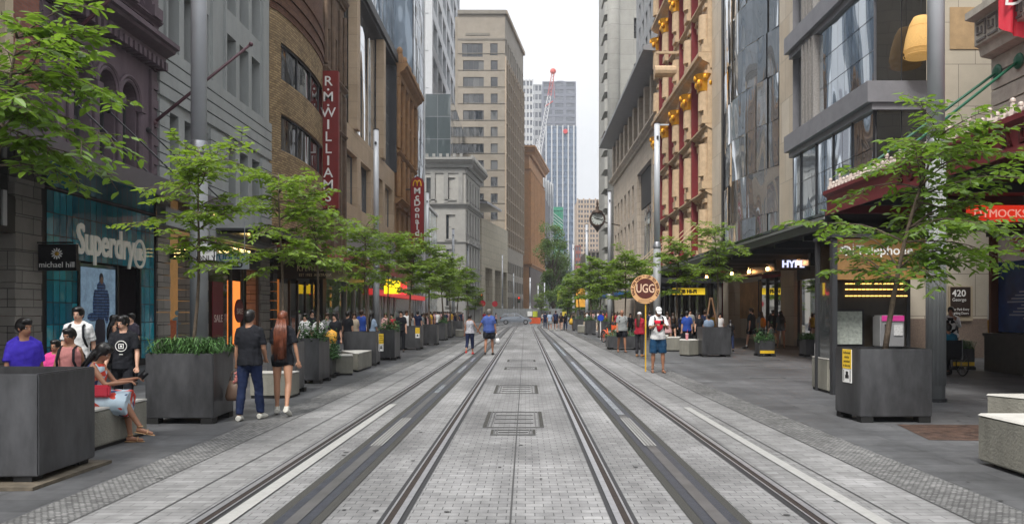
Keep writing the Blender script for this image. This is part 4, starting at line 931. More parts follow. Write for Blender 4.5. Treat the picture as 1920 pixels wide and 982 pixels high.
# --- R5 beige colonnade building
bst = brick('beige_block', (.40, .335, .265), (.45, .38, .30), (.15, .125, .1), 1.6, .8, .012, bump=.2, var=.15)
t = bld('colonnade_building', (XR, 100, 0), 'beige stone office building with a grey overhanging roof and upper colonnade')
ops = []
for i, u_ in enumerate((80.5, 83.5, 101, 105, 109, 113, 117, 120.5)):
    for z0 in (5.5, 9.8, 14.2): ops.append((u_, u_ + 1.9, z0, z0 + 3.6))
ops.append((87, 98, 5.0, 18.5))
b = MB(B); wall_open(b, 79.05, 124, 0, 21.2, ops, .7); core(b, B, 79.05, 124, 21.2, 12, 0); b.build('wall', bst, t)
windows(t, B, ops_to_wins(ops[:-1], (1, 2)), winframe, gdark, .6)
b = MB(B)
for i in range(5):
    for j in range(3): b.quad((87.1 + 2.16 * i, -.5, 5.1 + 3 * j), (89.2 + 2.16 * i, -.5, 5.1 + 3 * j), (89.2 + 2.16 * i, -.5, 8.05 + 3 * j), (87.1 + 2.16 * i, -.5, 8.05 + 3 * j))
b.build('bay_glass', gmir2, t); b = MB(B); b.box(87, 98, -.6, -.5, 14.2, 18.5); b.build('bay_recess', shopdark, t)
b = MB(B); b.extr(CORN(21.2, .8, .7), 79, 124); b.box(79, 124, -6, -5, 21.9, 27); b.build('cornice', bst, t)
for i in range(10):
    b = MB(B); b.box(80.2 + 4.6 * i, 81.4 + 4.6 * i, -.6, .35, 21.95, 26.9); b.build('colonnade_pier', bst, t)
b = MB(B); b.extr([(2.2, 27.3), (-3, 26.9), (-3, 29), (2.2, 27.7)], 78, 125); b.build('overhanging_roof', mat('roof_grey', (.25, .25, .26), .5, var=.08), t)
b = MB(B); core(b, B, 80, 120, 60, 10, 27) ; t2 = bld('tall_grey_office', (20, 100, 0), 'tall grey gridded office block above the colonnade roof')
F3 = frR(0, 1, 17.2); b = MB(F3); ops = grid_ops(82, 122, 12, 1.7, [31 + 3.6 * k for k in range(9)], 2.6); wall_open(b, 80, 124, 26, 66, ops, .6); core(b, F3, 80, 124, 66, 12, 26); b.build('wall', mat('office_grey', (.24, .245, .25), .7, var=.08), t2)
windows(t2, F3, ops_to_wins(ops, (1, 1)), winframe, gdark, .5)
# --- R6 concrete tower with rounded balconies
t = bld('concrete_tower', (18, 140, 0), 'tall grey concrete tower with stacked scalloped balcony edges on its street side')
cg = brick('concrete_panels', (.30, .295, .27), (.33, .325, .30), (.2, .195, .18), 6, 2.6, .03, bump=.1, var=.1)
F4 = frF(14.2, 40, 140); b = MB(F4); ops = [(4.8, 7.4, 1.6 + 8 * k, 5.2 + 8 * k) for k in range(2, 12)] + [(8.0, 10.5, 1.6 + 8 * k, 5.2 + 8 * k) for k in range(2, 12)]
wall_open(b, 1.2, 25.8, 0, 100, ops, .8); core(b, F4, .5, 25.8, 100, 20); b.build('wall', cg, t); windows(t, F4, ops_to_wins(ops, (2, 3)), winframe, gdark, .5)
b = MB(); b.tube([(15.6, 140.6, 0), (15.6, 140.6, 100)], 1.2, 20); b.build('round_corner', cg, t, True)
for k in range(29):
    b = MB(); b.box(13.9, 14.9, 141, 147, 3 + 3.4 * k, 5.2 + 3.4 * k); b.tube([(14.5, 141, 3 + 3.4 * k), (14.5, 141, 5.2 + 3.4 * k)], .6, 12); b.build('balcony', cg, t)
# ---------------------------------------------------------------- right awning + shopfronts
t = bld('arcade_shops', (XR, 45, 0), 'row of lit shops under the long dark glass-edged awning', 'shops')
awg = mat('awning_dark', (.022, .024, .027), .4); 
b = MB(B); ED = XR - 8.8
b.box(23.5, 53, ED - .25, ED, 4.15, 4.5); b.box(23.5, 23.75, 0, ED - .25, 4.1, 4.6); b.box(23.5, 53, .1, ED - .25, 4.3, 4.42)
for k in range(10): b.box(26 + 3 * k, 26.15 + 3 * k, .1, ED - .25, 4.0, 4.29)
aw = b.build('awning', awg, t)
b = MB(B); b.extr([(ED + .05, 4.53), (ED + .1, 4.6), (2.5, 4.85), (2.5, 4.78)], 23.5, 53); b.build('glass_edge', glassy('awning_glass', (.09, .14, .125), (.13, .18, .16), wav=.05), aw)
b = MB(B); b.box(23.5, 53, ED, ED + .03, 4.42, 4.5); b.build('edge_line', mat('edge_pale', (.4, .42, .42), .4, .3), aw)
b = MB(B); b.box(27, 53, 1.1, 1.25, 3.75, 4.12); b.build('inner_fascia', greycl, aw)
dl = mat('downlight', (1, .5, .15), .4, emit=14, ecol=(1, .48, .16))
for (px, py, Y) in ((1325, 491, 50), (1372, 497, 46), (1404, 491, 44), (1439, 484, 41), (1497, 475, 36), (1541, 466, 33), (1475, 480, 38)):
    X = XP(px, Y); b = MB(); b.cyl((X, Y), .07, 3.84, 3.98, 8); b.build('downlight', dl, aw)
# shop fronts
stp = brick('shop_stone', (.34, .29, .23), (.39, .335, .27), (.2, .17, .14), 1.1, 1.5, .01, bump=.05, var=.1, rough=.5)
for (u0, u1) in ((40.2, 42.3), (53.2, 54.6), (29.8, 30.6), (34.2, 34.8)):
    b = MB(B); b.box(u0, u1, -1.0, .2, 0, 3.9); b.build('stone_pier', stp, t)
b = MB(B); b.box(42.3, 54, -4.6, -4.5, 0, 4.0); b.box(49.0, 53.2, -.8, -.6, 0, 3.9)
b.build('back_wall', stp, t)
b = MB(B); b.box(48.5, 53.1, -.58, -.55, 1.3, 3.6); b.build('painted_glow_panel', mat('painted_glow_brown', (.28, .16, .07), .6, var=.5, scale=.9), t)  # flat brown sheet; the lit wall's glow is only in its colour
b = MB(B); b.quad((42.4, -.6, .1), (48.9, -.6, .1), (48.9, -.6, 3.7), (42.4, -.6, 3.7)); b.build('display_window', glasclear, t)
racks(t, B, 42.6, 48.6, -1.8, 8)
b = MB(B)
for u_ in (42.4, 44.0, 45.6, 47.2, 48.8): b.box(u_ - .04, u_ + .04, -.62, -.5, 0, 3.7)
b.build('mullion', darkmetal, t)
b = MB(B); b.box(30.7, 40.2, -3.6, -3.5, 0, 3.9); b.box(30.7, 40.2, -3.5, 0, 3.9, 4.0); b.build('glowing_back_wall', mat('wall_glow_orange', (.5, .2, .05), .6, var=.6, scale=1.0, emit=.55, ecol=(.8, .26, .04)), t)  # wall and ceiling emit orange themselves instead of shop lamps
random.seed(11)
sc = [mat('stock_glow_warm', (.6, .3, .1), .5, emit=.8, ecol=(1, .5, .15)), mat('stock_glow_pink', (.6, .2, .2), .5, emit=.3), mat('stock_dark', (.05, .03, .02), .5)]  # goods emit their own light to suggest lit shelves
for k in range(9):
    u_ = 35.2 + .55 * k; b = MB(B); b.box(u_, u_ + .06, -1.8, -1.3, .1, 2.9)
    for j in range(5): b.box(u_ + .06, u_ + .54, -1.8, -1.35, .4 + .5 * j, .43 + .5 * j)
    sh = b.build('shelf', sc[2], t); b = MB(B)
    for j in range(5):
        for i in range(3): b.box(u_ + .08 + .15 * i, u_ + .19 + .15 * i, -1.7, -1.4, .44 + .5 * j, .44 + .5 * j + random.uniform(.15, .35))
    o = b.build('stock', sc[k % 2], sh)
b = MB(B); b.box(34.8, 40.2, -.05, .05, 0, .35); b.box(34.8, 40.2, -.05, .05, 3.3, 3.9)
for u_ in (34.85, 37.4, 40.1): b.box(u_ - .04, u_ + .04, -.05, .05, .35, 3.3)
b.build('shopfront_frame', darkmetal, t)
b = MB(B); b.quad((35.0, .0, .35), (40.1, .0, .35), (40.1, .0, 3.3), (35.0, .0, 3.3)); b.build('display_window', glasclear, t)
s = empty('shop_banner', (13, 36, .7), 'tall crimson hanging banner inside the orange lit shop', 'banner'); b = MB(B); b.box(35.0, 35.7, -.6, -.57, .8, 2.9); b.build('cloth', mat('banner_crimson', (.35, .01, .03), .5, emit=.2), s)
b = MB(B); b.box(30.6, 34.2, -.4, -.3, 0, 3.9); b.build('dark_shopfront', glasshop, t)
def hang(px0, px1, py0, py1, Y, txt, size, m, lb, board=black, bold=.0, sx=1.0, ext=.01):
    x0, x1, z0, z1 = XP(px0, Y), XP(px1, Y), ZP(py1, Y), ZP(py0, Y)
    s = empty('hanging_sign', ((x0 + x1) / 2, Y, z0), lb, 'shop sign')
    b = MB(); b.box(x0, x1, Y, Y + .25, z0, z1); b.build('board', board, s)
    for x in (x0 + .1, x1 - .1): b = MB(); b.tube([(x, Y + .12, z1), (x, Y + .12, 4.3)], .02); b.build('hanger', darkmetal, s)
    if txt: text(txt, size, m, ((x0 + x1) / 2, Y - .01, z0 + (z1 - z0 - size * .7) / 2), parent=s, ext=ext, bold=bold, sx=sx)
    return s
litw = mat('lit_letters_white', (.5, .5, .6), .4, emit=.45, ecol=(.62, .66, 1)); gold2 = mat('letters_gold', (.8, .55, .2), .4, emit=.6, ecol=(.9, .6, .25))
hang(1385, 1462, 496, 514, 44, 'Jurlique', .42, gold2, 'black hanging sign with small gold letters, left of the white lit one')
hang(1455, 1519, 483, 506, 36, 'HYPE', .42, litw, 'black hanging sign with glowing white block capitals', bold=.02, sx=1.02)
hang(1520, 1562, 474, 498, 31.5, 'cue', .42, whitesign, 'black hanging sign with plain white lowercase letters, cut by the telephone booth')
s = hang(1540, 1606, 430, 450, 24.2, '', .1, black, 'black vehicle warning sign with two orange lamps on the awning corner')
text('WARNING', .13, whitesign, (XP(1573, 24.2), 24.18, ZP(439, 24.2)), parent=s, ext=.003); text('Vehicles Crossing', .1, whitesign, (XP(1573, 24.2), 24.18, ZP(447, 24.2)), parent=s, ext=.003)
for px in (1547, 1600): b = MB(); b.tube([(XP(px, 24.2), 24.2, ZP(445, 24.2)), (XP(px, 24.2), 24.14, ZP(445, 24.2))], .05, 12); b.build('orange_lamp', mat('lamp_orange', (.9, .2, .05), .4, emit=1), s)
# --- second awning and shops under the Victorian front
t = bld('victorian_shops', (XR, 68, 0), 'dim shopfronts under the pale-edged awning below the Victorian front', 'shops')
b = MB(B); b.box(54.6, 79, .1, 4.6, 4.2, 4.35); b.box(54.6, 79, 4.6, 4.7, 3.9, 4.3); b.box(54.6, 54.8, .1, 4.6, 3.7, 4.19); aw = b.build('awning', awg, t); b = MB(B); b.box(54.6, 79, 4.7, 4.75, 4.2, 4.36); b.build('edge_line', white, aw)
b = MB(B); b.quad((54.8, .3, .1), (79, .3, .1), (79, .3, 3.9), (54.8, .3, 3.9)); b.build('display_window', glasshop, t)
for k in range(9): b = MB(B); b.box(54.8 + 3 * k, 55.1 + 3 * k, .25, .5, 0, 4.18); b.build('pier', mat('pier_dark', (.1, .09, .08), .6), t)
b = MB(B); b.box(54.8, 79, .2, .3, 3.9, 4.9); b.box(79.1, 124, -.5, -.4, 0, 4.5); b.build('inner_fascia', shopdark, t)
hang(1262, 1322, 540, 552, 55, 'JB HI-FI', .34, black, 'yellow hanging sign with black capitals', mat('sign_yellow', (.62, .43, .02), .5, emit=.25), bold=.02)
b = MB(B); b.box(82, 104, .2, 4.2, 3.5, 3.9); tag(b.build('awning', mat('blue_awning', (.012, .08, .22), .5)), 'long blue shop awning far along the right pavement', 'awning')
# ---------------------------------------------------------------- beyond the cross street
pale = mat('pale_render', (.34, .33, .305), .8, var=.1, scale=1, bump=.1)
paletr = mat('pale_trim', (.26, .255, .24), .8, var=.1)
def pt(px, Y): return (XP(px, Y), Y)
# neoclassical corner building
t = bld('neoclassical_building', (-10, 135, 0), 'pale neoclassical corner building with a heavy dark cornice')
P0, P1 = pt(873, 130), pt(900, 144.5); FN = Fr(P0, P1, 1); FS = frF(XP(780, 130) - 6, P0[0], 130); L = FS.L
b = MB(FN); ops = []
for i in range(5):
    c = 1.6 + 2.75 * i
    ops += [(c - .45, c + .45, 20.3, 23.6), (c - .5, c + .5, 14.6, 18.4), (c - .5, c + .5, 9.4, 12.8), (c - .5, c + .5, 3.4, 7.2)]
wall_open(b, 0, FN.L, 0, 24.6, ops, .35); core(b, FN, .01, FN.L, 24.6, 10); b.build('wall', pale, t)
windows(t, FN, ops_to_wins(ops), winframe, gdark, .3)
b = MB(FS); o2 = []
for px in (808, 845):
    c = XP(px, 130) - FS.o.x
    for z0, z1 in ((20.1, 23.6), (13.6, 17.6), (8.5, 12), (2.8, 6.8)): o2.append((c - .75, c + .75, z0, z1))
wall_open(b, 0, L, 0, 24.6, o2, .35); b.build('wall', pale, t); windows(t, FS, ops_to_wins(o2), winframe, gdark, .3)
for fr_, l0, l1 in ((FN, 0, FN.L), (FS, 0, L)):
    b = MB(fr_); b.extr(CORN(25.2, 1.3, 1.5), l0, l1 + 1.2); b.box(l0, l1, 0, .15, 24.3, 25.2); b.extr(CORN(18.8, .5, .6), l0, l1 + .4); b.extr(CORN(12.9, .2, .3), l0, l1); b.extr(CORN(8, .4, .4), l0, l1 + .3)
    k = l0
    while k < l1: b.box(k, k + .45, .85, 1.25, 26.75, 27.25); k += 1.1
    for o in (ops if fr_ is FN else o2):
        b.box(o[0] - .2, o[1] + .2, 0, .2, o[2] - .25, o[2] - .05)
        if o[2] < 4.5 or (fr_ is FN and 9 < o[2] < 10): b.add([(o[0] - .4, .4, o[3] + .2), (o[1] + .4, .4, o[3] + .2), ((o[0] + o[1]) / 2, .4, o[3] + 1.0), (o[0] - .4, 0, o[3] + .2), (o[1] + .4, 0, o[3] + .2), ((o[0] + o[1]) / 2, 0, o[3] + 1.0)], [(0, 1, 2), (0, 2, 5, 3), (1, 4, 5, 2), (0, 3, 4, 1)])
    b.build('cornice', paletr, t)
b = MB(FS); 
for c in (L - .8, L - 5.3, L - 3.2):
    b.box(c - .35, c + .35, 0, .2, 19.5, 24.3)
b.build('pilaster', paletr, t)
b = MB(FN); b.box(0, FN.L, 0.02, .6, 2.2, 2.9); b.build('ground_band', mat('ground_band', (.14, .13, .12), .7), t)
# rooftop glass pavilion
t = bld('rooftop_glass_pavilion', (-15, 150, 30), 'mirrored glass cube standing on the neoclassical roof', 'pavilion')
y0 = 142; x0, x1 = XP(780, y0) - 3, XP(845, y0); FP = frF(x0, x1, y0); b = MB(FP)
for i in range(4):
    for j in range(3): w_ = (x1 - x0) / 4; b.quad((w_ * i, 0, 28.5 + 4 * j), (w_ * (i + 1) - .06, 0, 28.5 + 4 * j), (w_ * (i + 1) - .06, 0, 32.4 + 4 * j), (w_ * i, 0, 32.4 + 4 * j))
b.build('curtain_glass', glassy('glass_pavilion', (.08, .1, .1), (.16, .18, .18), metal=.5), t)
FP2 = frL(0, 1, x1); b = MB(FP2)
for i in range(8):
    for j in range(3): b.quad((142 + 5 * i, 0, 28.5 + 4 * j), (146.95 + 5 * i, 0, 28.5 + 4 * j), (146.95 + 5 * i, 0, 32.4 + 4 * j), (142 + 5 * i, 0, 32.4 + 4 * j))
b.build('curtain_glass', gmir, t); b = MB(FP2); core(b, FP2, 142.02, 182, 40.5, 12, 28); b.build('roof_slab', greycl, t)
# slatted white tower
t = bld('slatted_office_tower', (-22, 190, 0), 'white framed office tower with dark slots and slanting floor bands')
FT = frL(172, 244, -20); FT.o = Vector((-20, 172, 0)); b = MB(FT); ops = []
for k in range(7):
    for j in range(12): ops.append((2 + 10 * k, 10 + 10 * k, 12 + 8 * j, 17.5 + 8 * j))
wf = mat('office_white', (.42, .43, .44), .6, var=.06)
wall_open(b, 0, 72, 0, 112, ops, 1); core(b, FT, 0, 72, 112, 20); b.build('wall', wf, t); windows(t, FT, ops_to_wins(ops, (3, 1)), winwhite, gblue, .9)
F5 = frF(-26, -20, 171.9); b = MB(F5); o2 = [(.5, 2.4, 12 + 8 * j, 18 + 8 * j) for j in range(12)] + [(3.4, 5.2, 12 + 8 * j, 18 + 8 * j) for j in range(12)]; wall_open(b, 0, 6, 0, 112, o2, .6); b.build('wall', wf, t); windows(t, F5, ops_to_wins(o2, (1, 2)), winframe, gdark, .4)
# low stone screen building
t = bld('stone_screen_building', (-6, 158, 0), 'cream stone slab-fronted low building with tall recesses behind the car', )
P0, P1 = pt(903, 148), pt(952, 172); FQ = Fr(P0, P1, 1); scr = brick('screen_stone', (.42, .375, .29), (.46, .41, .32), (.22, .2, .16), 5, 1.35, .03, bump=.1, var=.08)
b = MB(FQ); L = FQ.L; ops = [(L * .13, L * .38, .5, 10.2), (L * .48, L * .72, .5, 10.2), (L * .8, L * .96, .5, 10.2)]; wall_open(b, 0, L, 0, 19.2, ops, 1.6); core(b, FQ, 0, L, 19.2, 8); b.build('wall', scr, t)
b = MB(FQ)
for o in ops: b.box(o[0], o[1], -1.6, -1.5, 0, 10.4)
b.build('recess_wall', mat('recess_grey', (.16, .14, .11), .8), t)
b = MB(FQ); b.box(-2, L * .45, -6, 1.5, 21.6, 22); b.add([(-2, 1.5, 22), (L * .45, 1.5, 22), (L * .45, -6, 24.2), (-2, -6, 24.2)], [(0, 1, 2, 3)]); b.box(0, 2, -5, -4.5, 19.2, 21.6); b.build('canopy_roof', greycl, t)
# brown grey tower
tb = mat('brown_concrete', (.245, .215, .175), .8, var=.12, scale=.6, bump=.1)
t = bld('brown_concrete_tower', (-6, 185, 0), 'big brown grey concrete tower with rows of dark windows, left of the sky')
P0, P1 = pt(947, 172.2), pt(981, 200); FA = Fr(P0, P1, 1); L = FA.L; b = MB(FA); ops = []
for k in range(10):
    for j in range(12): ops.append((L * (k + .2) / 10, L * (k + .85) / 10, 17.5 + 3.25 * j, 19.7 + 3.25 * j))
ops += [(L * (k + .25) / 10, L * (k + .75) / 10, 57.3, 60.8) for k in range(10)] + [(L * (k + .2) / 10, L * (k + .8) / 10, z, z + 2.6) for k in range(10) for z in (2.5, 6.2, 10.3)]
wall_open(b, 0, L, 0, 65.8, ops, .3); core(b, FA, .02, L, 65.8, 11); b.build('wall', tb, t); windows(t, FA, ops_to_wins(ops, (1, 1)), winframe, glassy('glass_brown', (.03, .03, .032), (.17, .16, .14)), .25)
b = MB(FA)
for k in range(11): b.box(L * k / 10 - .12, L * k / 10 + .12, 0, .3, 16, 56.8)
for j in range(13): b.box(0, L, .001, .16, 16.6 + 3.25 * j, 16.9 + 3.25 * j)
b.box(-.2, L, -.5, .5, 65.8, 66.6); b.build('facade_grid', mat('grid_beige', (.33, .26, .19), .8), t)
FB = frF(XP(858, 172), P0[0], 172.2); L = FB.L; b = MB(FB); o2 = []
for j in range(12):
    z = 20 + 3.25 * j if j < 11 else 56.5
    z = ZP(112 + 31 * j, 172) - 2.0 if j else 0
sc_ = 1500 / 172
for j in range(11):
    zt = ZP(113 + 31.2 * j, 172)
    o2 += [((868 - 858) / sc_, (907 - 858) / sc_, zt - 2.25, zt), ((920 - 858) / sc_, (933 - 858) / sc_, zt - 2.25, zt)]
zt = ZP(81, 172); o2 += [((866 - 858) / sc_, (905 - 858) / sc_, zt - 2.9, zt), ((919 - 858) / sc_, (933 - 858) / sc_, zt - 2.6, zt)]
wall_open(b, 0, L, 0, 65.8, o2, .3); b.build('wall', tb, t)
windows(t, FB, [((a + c) / 2, z0, c - a, z1 - z0, (4 if c - a > 3 else 1, 1)) for (a, c, z0, z1) in o2], winframe, gdark, .25, name='window')
b = MB(FB); b.box(0, L + .3, -.5, .4, 65.8, 66.6); zz = ZP(66, 172); b.box((873 - 858) / sc_, (918 - 858) / sc_, .01, .1, zz, zz + .5); b.box(0, L, 0, .12, 60.3, 60.7)
for j in range(12): z = ZP(100 + 31.2 * j, 172); b.box(0, L, 0, .1, z - .06, z + .06)
b.build('parapet', mat('parapet_grey', (.17, .155, .13), .8), t)
b = MB()
for k in range(13): x = P0[0] - 10 + k * .8; b.tube([(x, 174, 66.6), (x, 174, 67.6)], .03, 4)
b.tube([(P0[0] - 10, 174, 67.6), (P0[0], 174, 67.6)], .04, 4); b.build('roof_rail', winwhite, t)
# orange sandstone block
t = bld('orange_sandstone_block', (2, 215, 0), 'orange sandstone heritage block with deep cornice in the middle distance')
P0, P1 = pt(992, 205), pt(1018, 238); FC = Fr(P0, P1, 1); os_ = mat('orange_stone_far', (.36, .19, .085), .85, var=.15, scale=.8, bump=.2)
for fr_, l in ((FC, FC.L), (frF(XP(981, 205), P0[0], 205), P0[0] - XP(981, 205))):
    b = MB(fr_); ops = grid_ops(1, l - 1 if l > 3 else l, 9 if l > 3 else 1, .9, [15.5, 20, 24.5, 29, 33.5], 3.2) if l > 3 else []
    wall_open(b, 0, l, 0, 43, ops, .6); b.build('wall', os_, t)
    if ops: windows(t, fr_, ops_to_wins(ops), winframe, gdark, .5)
    b = MB(fr_); b.extr(CORN(42, 1.8, 2.2), -.2, l + 1.5); b.extr(CORN(38, .5, .6), 0, l + .4); b.extr(CORN(13.5, .8, .8), 0, l + .6)
    if l > 3:
        for k in range(10): c = 1 + (l - 2) * k / 9; b.tube([(c, .25, 14.4), (c, .25, 37.8)], .5, 8)
    b.build('cornice', os_, t)
b = MB(FC); core(b, FC, 0, FC.L, 43.5, 10); b.build('side_wall', os_, t); b = MB(FC); b.box(0, FC.L, .0, .3, 0, 13.4); b.build('base', mat('base_brown', (.08, .06, .05), .8), t)
# further blocks: glassy, simple curtain walls
def tower(name, px0, px1, Y, py_top, dp, m, label, nx_, nz_, gm, skew=0, pier=None, zb=0, cat='building', ribs=True):
    t = bld(name, (XP((px0 + px1) / 2, Y), Y, 0), label, cat); x0, x1 = XP(px0, Y), XP(px1, Y); z1 = ZP(py_top, Y)
    f = Fr((x0, Y), (x1, Y + skew), 1); L = f.L; b = MB(f); cw, ch = L / nx_, z1 / nz_
    ops = [(cw * (i + .12), cw * (i + .88), ch * (j + .25), ch * (j + .85)) for i in range(nx_) for j in range(nz_)]
    wall_open(b, 0, L, 0, z1, ops, .4); core(b, f, 0, L, z1, dp); b.build('wall', m, t); windows(t, f, ops_to_wins(ops, (1, 1)), m, gm, .3)
    if ribs:
        b = MB(f)
        for i in range(0, nx_ + 1, max(1, nx_ // 4)): b.box(cw * i - .35, cw * i + .35, 0, .5, 0, z1 + .5)
        b.build('vertical_rib', pier or wf, t)
    return t, f, L, z1
gfar = glassy('glass_far_blue', (.05, .085, .14), (.13, .18, .25), wav=.02)
tower('glass_office', 1014, 1038, 290, 332, 20, mat('far_frame_dark', (.14, .16, .17), .5), 'low grey green glass office right of the orange block', 5, 12, gfar, skew=18)
tw, f, L, z1 = tower('green_patterned_building', 1036, 1056, 330, 388, 12, mat('far_green', (.03, .22, .13), .5), 'small building with green hatched side by the big tree', 3, 5, mat('green_panel', (.03, .2, .12), .5), ribs=False)
b = MB(f); 
for k in range(14): b.tube([(.1, .1, 26 + 1.3 * k), (L - .1, .1, 22.5 + 1.3 * k)], .12, 4)
b.build('diagonal_hatch', wf, tw)
tower('blue_glass_tower', 1024, 1081, 440, 237, 25, mat('far_frame_blue', (.10, .14, .20), .5), 'blue glass tower with white vertical ribs and a red emblem, mid distance', 11, 30, gfar, skew=0, pier=wf)
b = MB(); xx, zz = XP(1060, 440), ZP(247, 440); b.tube([(xx, 438.9, zz), (xx, 439.6, zz)], 1.3, 10); tag(b.build('tower_emblem', mat('emblem_red', (.5, .03, .03), .5)), 'small red round emblem at the top of the blue tower', 'sign')
GT, _f, _l, _z = tower('grey_office_tower', 1017, 1080, 520, 153, 30, mat('far_frame_grey', (.13, .14, .17), .6), 'tall grey office tower with horizontal bands behind the crane', 3, 34, glassy('glass_far_grey', (.05, .06, .075), (.1, .11, .13)), ribs=False)
tower('white_slim_tower', 980, 999, 480, 150, 20, mat('far_white', (.4, .4, .39), .6), 'slim white tower edge left of the crane', 3, 30, glassy('glass_far_grey', 0))
tower('white_slim_tower', 996, 1016, 560, 158, 20, mat('far_grey', (.3, .31, .32), .6), 'pale grey slab tower between slim white tower and crane', 3, 26, glassy('glass_far_grey', 0), ribs=False)
tower('tan_brick_tower', 1083, 1133, 380, 374, 25, mat('far_tan', (.36, .28, .21), .8), 'tan ribbed tower low at the end of the street, left of the clock', 9, 24, glassy('glass_far_grey', 0), pier=mat('far_tan', 0))
tower('dark_mid_block', 1062, 1080, 350, 520, 20, mat('far_dark', (.07, .07, .08), .6), 'dark low block between the far poles', 4, 6, glassy('glass_far_grey', 0), ribs=False)
tower('red_stone_block', 1079, 1089, 330, 460, 20, mat('far_red', (.22, .07, .05), .8), 'thin strip of red stone building at the far end of street', 2, 10, glassy('glass_far_grey', 0), ribs=False)
# right side beyond the crossing, low
tower('shadowed_corner_block', 1100, 1160, 175, 470, 20, mat('corner_brown', (.16, .14, .12), .8), 'dim corner block behind the right hand trees', 7, 6, gdark, ribs=False)
t = GT; b = MB(); xx = XP(1043, 520); b.tube([(xx, 532, ZP(156, 520)), (xx, 532, ZP(149, 520))], 7.5, 20); b.tube([(xx + 3, 532, ZP(149, 520)), (xx + 3, 532, ZP(145, 520))], 4, 14); b.build('roof_drum', mat('far_frame_grey', 0), t)
# fallback left rows
t = bld('distant_left_block', (8, 262, 0), 'dark narrow building strip beside the big street tree'); FD = Fr(pt(1017, 242), pt(1030, 275), 1); b = MB(FD); core(b, FD, 0, FD.L, 38, 10); b.quad((0, 0, 0), (FD.L, 0, 0), (FD.L, 0, 38), (0, 0, 38)); b.build('wall', mat('far_dark', 0), t)
# crane
t = empty('tower_crane', (XP(1008, 420), 420, 0), 'red and white lattice luffing crane rising in front of the grey tower', 'crane')
red_ = mat('crane_red', (.45, .05, .03), .5); wh_ = mat('crane_white', (.6, .6, .6), .5)
def lattice(p0, p1, w_, n_, m, nm):
    b = MB(); p0, p1 = Vector(p0), Vector(p1); a = (p1 - p0); x = Vector((1, 0, -a.x / a.z if a.z else 0)).normalized() * w_; y = Vector((0, 1, 0)) * w_
    c = [x + y, x - y, -x - y, -x + y]
    for q in c: b.tube([p0 + q, p1 + q * .7], .13, 4)
    for i in range(n_):
        for k in range(4):
            q0, q1 = c[k], c[(k + 1) % 4]; b.tube([p0 + a * (i / n_) + q0, p0 + a * ((i + 1) / n_) + q1 * (1 - .3 * (i + 1) / n_)], .08, 3)
    return b.build(nm, m, t)
Yc = 420
P = lambda px, py: (XP(px, Yc), Yc, ZP(py, Yc))
lattice(P(1004, 330), P(1010, 262), 1.0, 8, wh_, 'mast'); lattice(P(1010, 290), P(1030, 180), 1.1, 16, wh_, 'boom'); lattice(P(1030, 180), P(1037, 136), 0.9, 8, red_, 'boom_tip')
b = MB(); b.box(P(1002, 0)[0], P(1013, 0)[0], Yc - 2, Yc + 2, ZP(292, Yc), ZP(283, Yc)); b.build('machine_deck', wh_, t)
b = MB(); b.tube([P(1037, 136), P(1040, 185)], .12, 3); b.tube([P(1022, 200), P(1037, 190)], .3, 4); b.build('cable', red_, t)
b = MB(); b.ell(P(1037, 134), (1.6, 1.2, 1.6), 8, 6); b.build('sheave_head', red_, t)
# ---------------------------------------------------------------- haze
hz = bpy.data.materials.new('haze_air'); hz.use_nodes = True; q = hz.node_tree; q.nodes.clear(); o_ = N(q, 'ShaderNodeOutputMaterial'); v_ = N(q, 'ShaderNodeVolumePrincipled')
v_.inputs['Color'].default_value = (.9, .93, 1, 1); v_.inputs['Density'].default_value = .0004; v_.inputs['Anisotropy'].default_value = .2
q.links.new(v_.outputs[0], o_.inputs['Volume'])
HAZE = True
if HAZE:
    b = MB(); b.box(-930, 930, -40, 1520, -1.5, 125); o = b.build('haze', hz); o['kind'] = 'stuff'
# ---------------------------------------------------------------- street furniture
pole_m = mat('pole_grey', (.43, .45, .48), .38, .1, var=.06, scale=1)
pole_l = mat('pole_lower', (.24, .25, .255), .55, .1, var=.08, scale=2)
def pole(x, y, h, label, r0=.21, r1=.175, zs=4.35, grp='tall grey tram poles', fluted=False, arm=0):
    t = empty('street_pole', (x, y, 0), label, 'pole', grp)
    b = MB(); b.cyl((x, y), r0, .0, zs, 20)
    if fluted:
        for k in range(16): a = k * math.pi / 8; b.tube([(x + r0 * math.cos(a), y + r0 * math.sin(a), .3), (x + r0 * math.cos(a), y + r0 * math.sin(a), zs - .1)], .018, 4)
    b.build('lower_shaft', pole_l, t, True, auto=1)
    b = MB(); b.lathe((x, y), [(r0 * 1.12, zs - .02), (r0 * 1.12, zs + .05), (r1 * 1.05, zs + .32), (r1, zs + .34)], 20); b.build('collar', steel, t, True)
    b = MB(); b.cyl((x, y), r1, zs + .34, h, 20, r1 * .93); b.build('upper_shaft', pole_m, t, True)
    b = MB(); b.cyl((x, y), r0 * 1.2, 0, .06, 20); b.build('base_ring', darkmetal, t)
    b = MB(); b.cyl((x, y), r1 * 1.02, h, h + .05, 16); b.box(x - .06, x + .06, y - r1 - .05, y - r1 + .04, h - .9, h - .75); b.build('cap', darkmetal, t)
    if arm:
        b = MB(); b.box(x, x + arm, y - .04, y + .04, h - .1, h - .02); b.build('arm', pole_m, t)
    return t
pole(7.75, 15.1, 11.6, 'big grey steel pole with ribbed lower part behind the telephone booth planter', .16, .155, 4.6, fluted=True)
pole(7.77, 47.2, 12.8, 'grey pole rising right above the round sign holder', .22, .18, 5.5, arm=.7)
pole(7.77, 73.8, 12.8, 'second right-side pole, near the orange bicycle'); pole(7.77, 101, 12.8, 'third right-side pole, thin and dark'); pole(7.77, 129.5, 12.8, 'fourth right-side pole past the crossing')
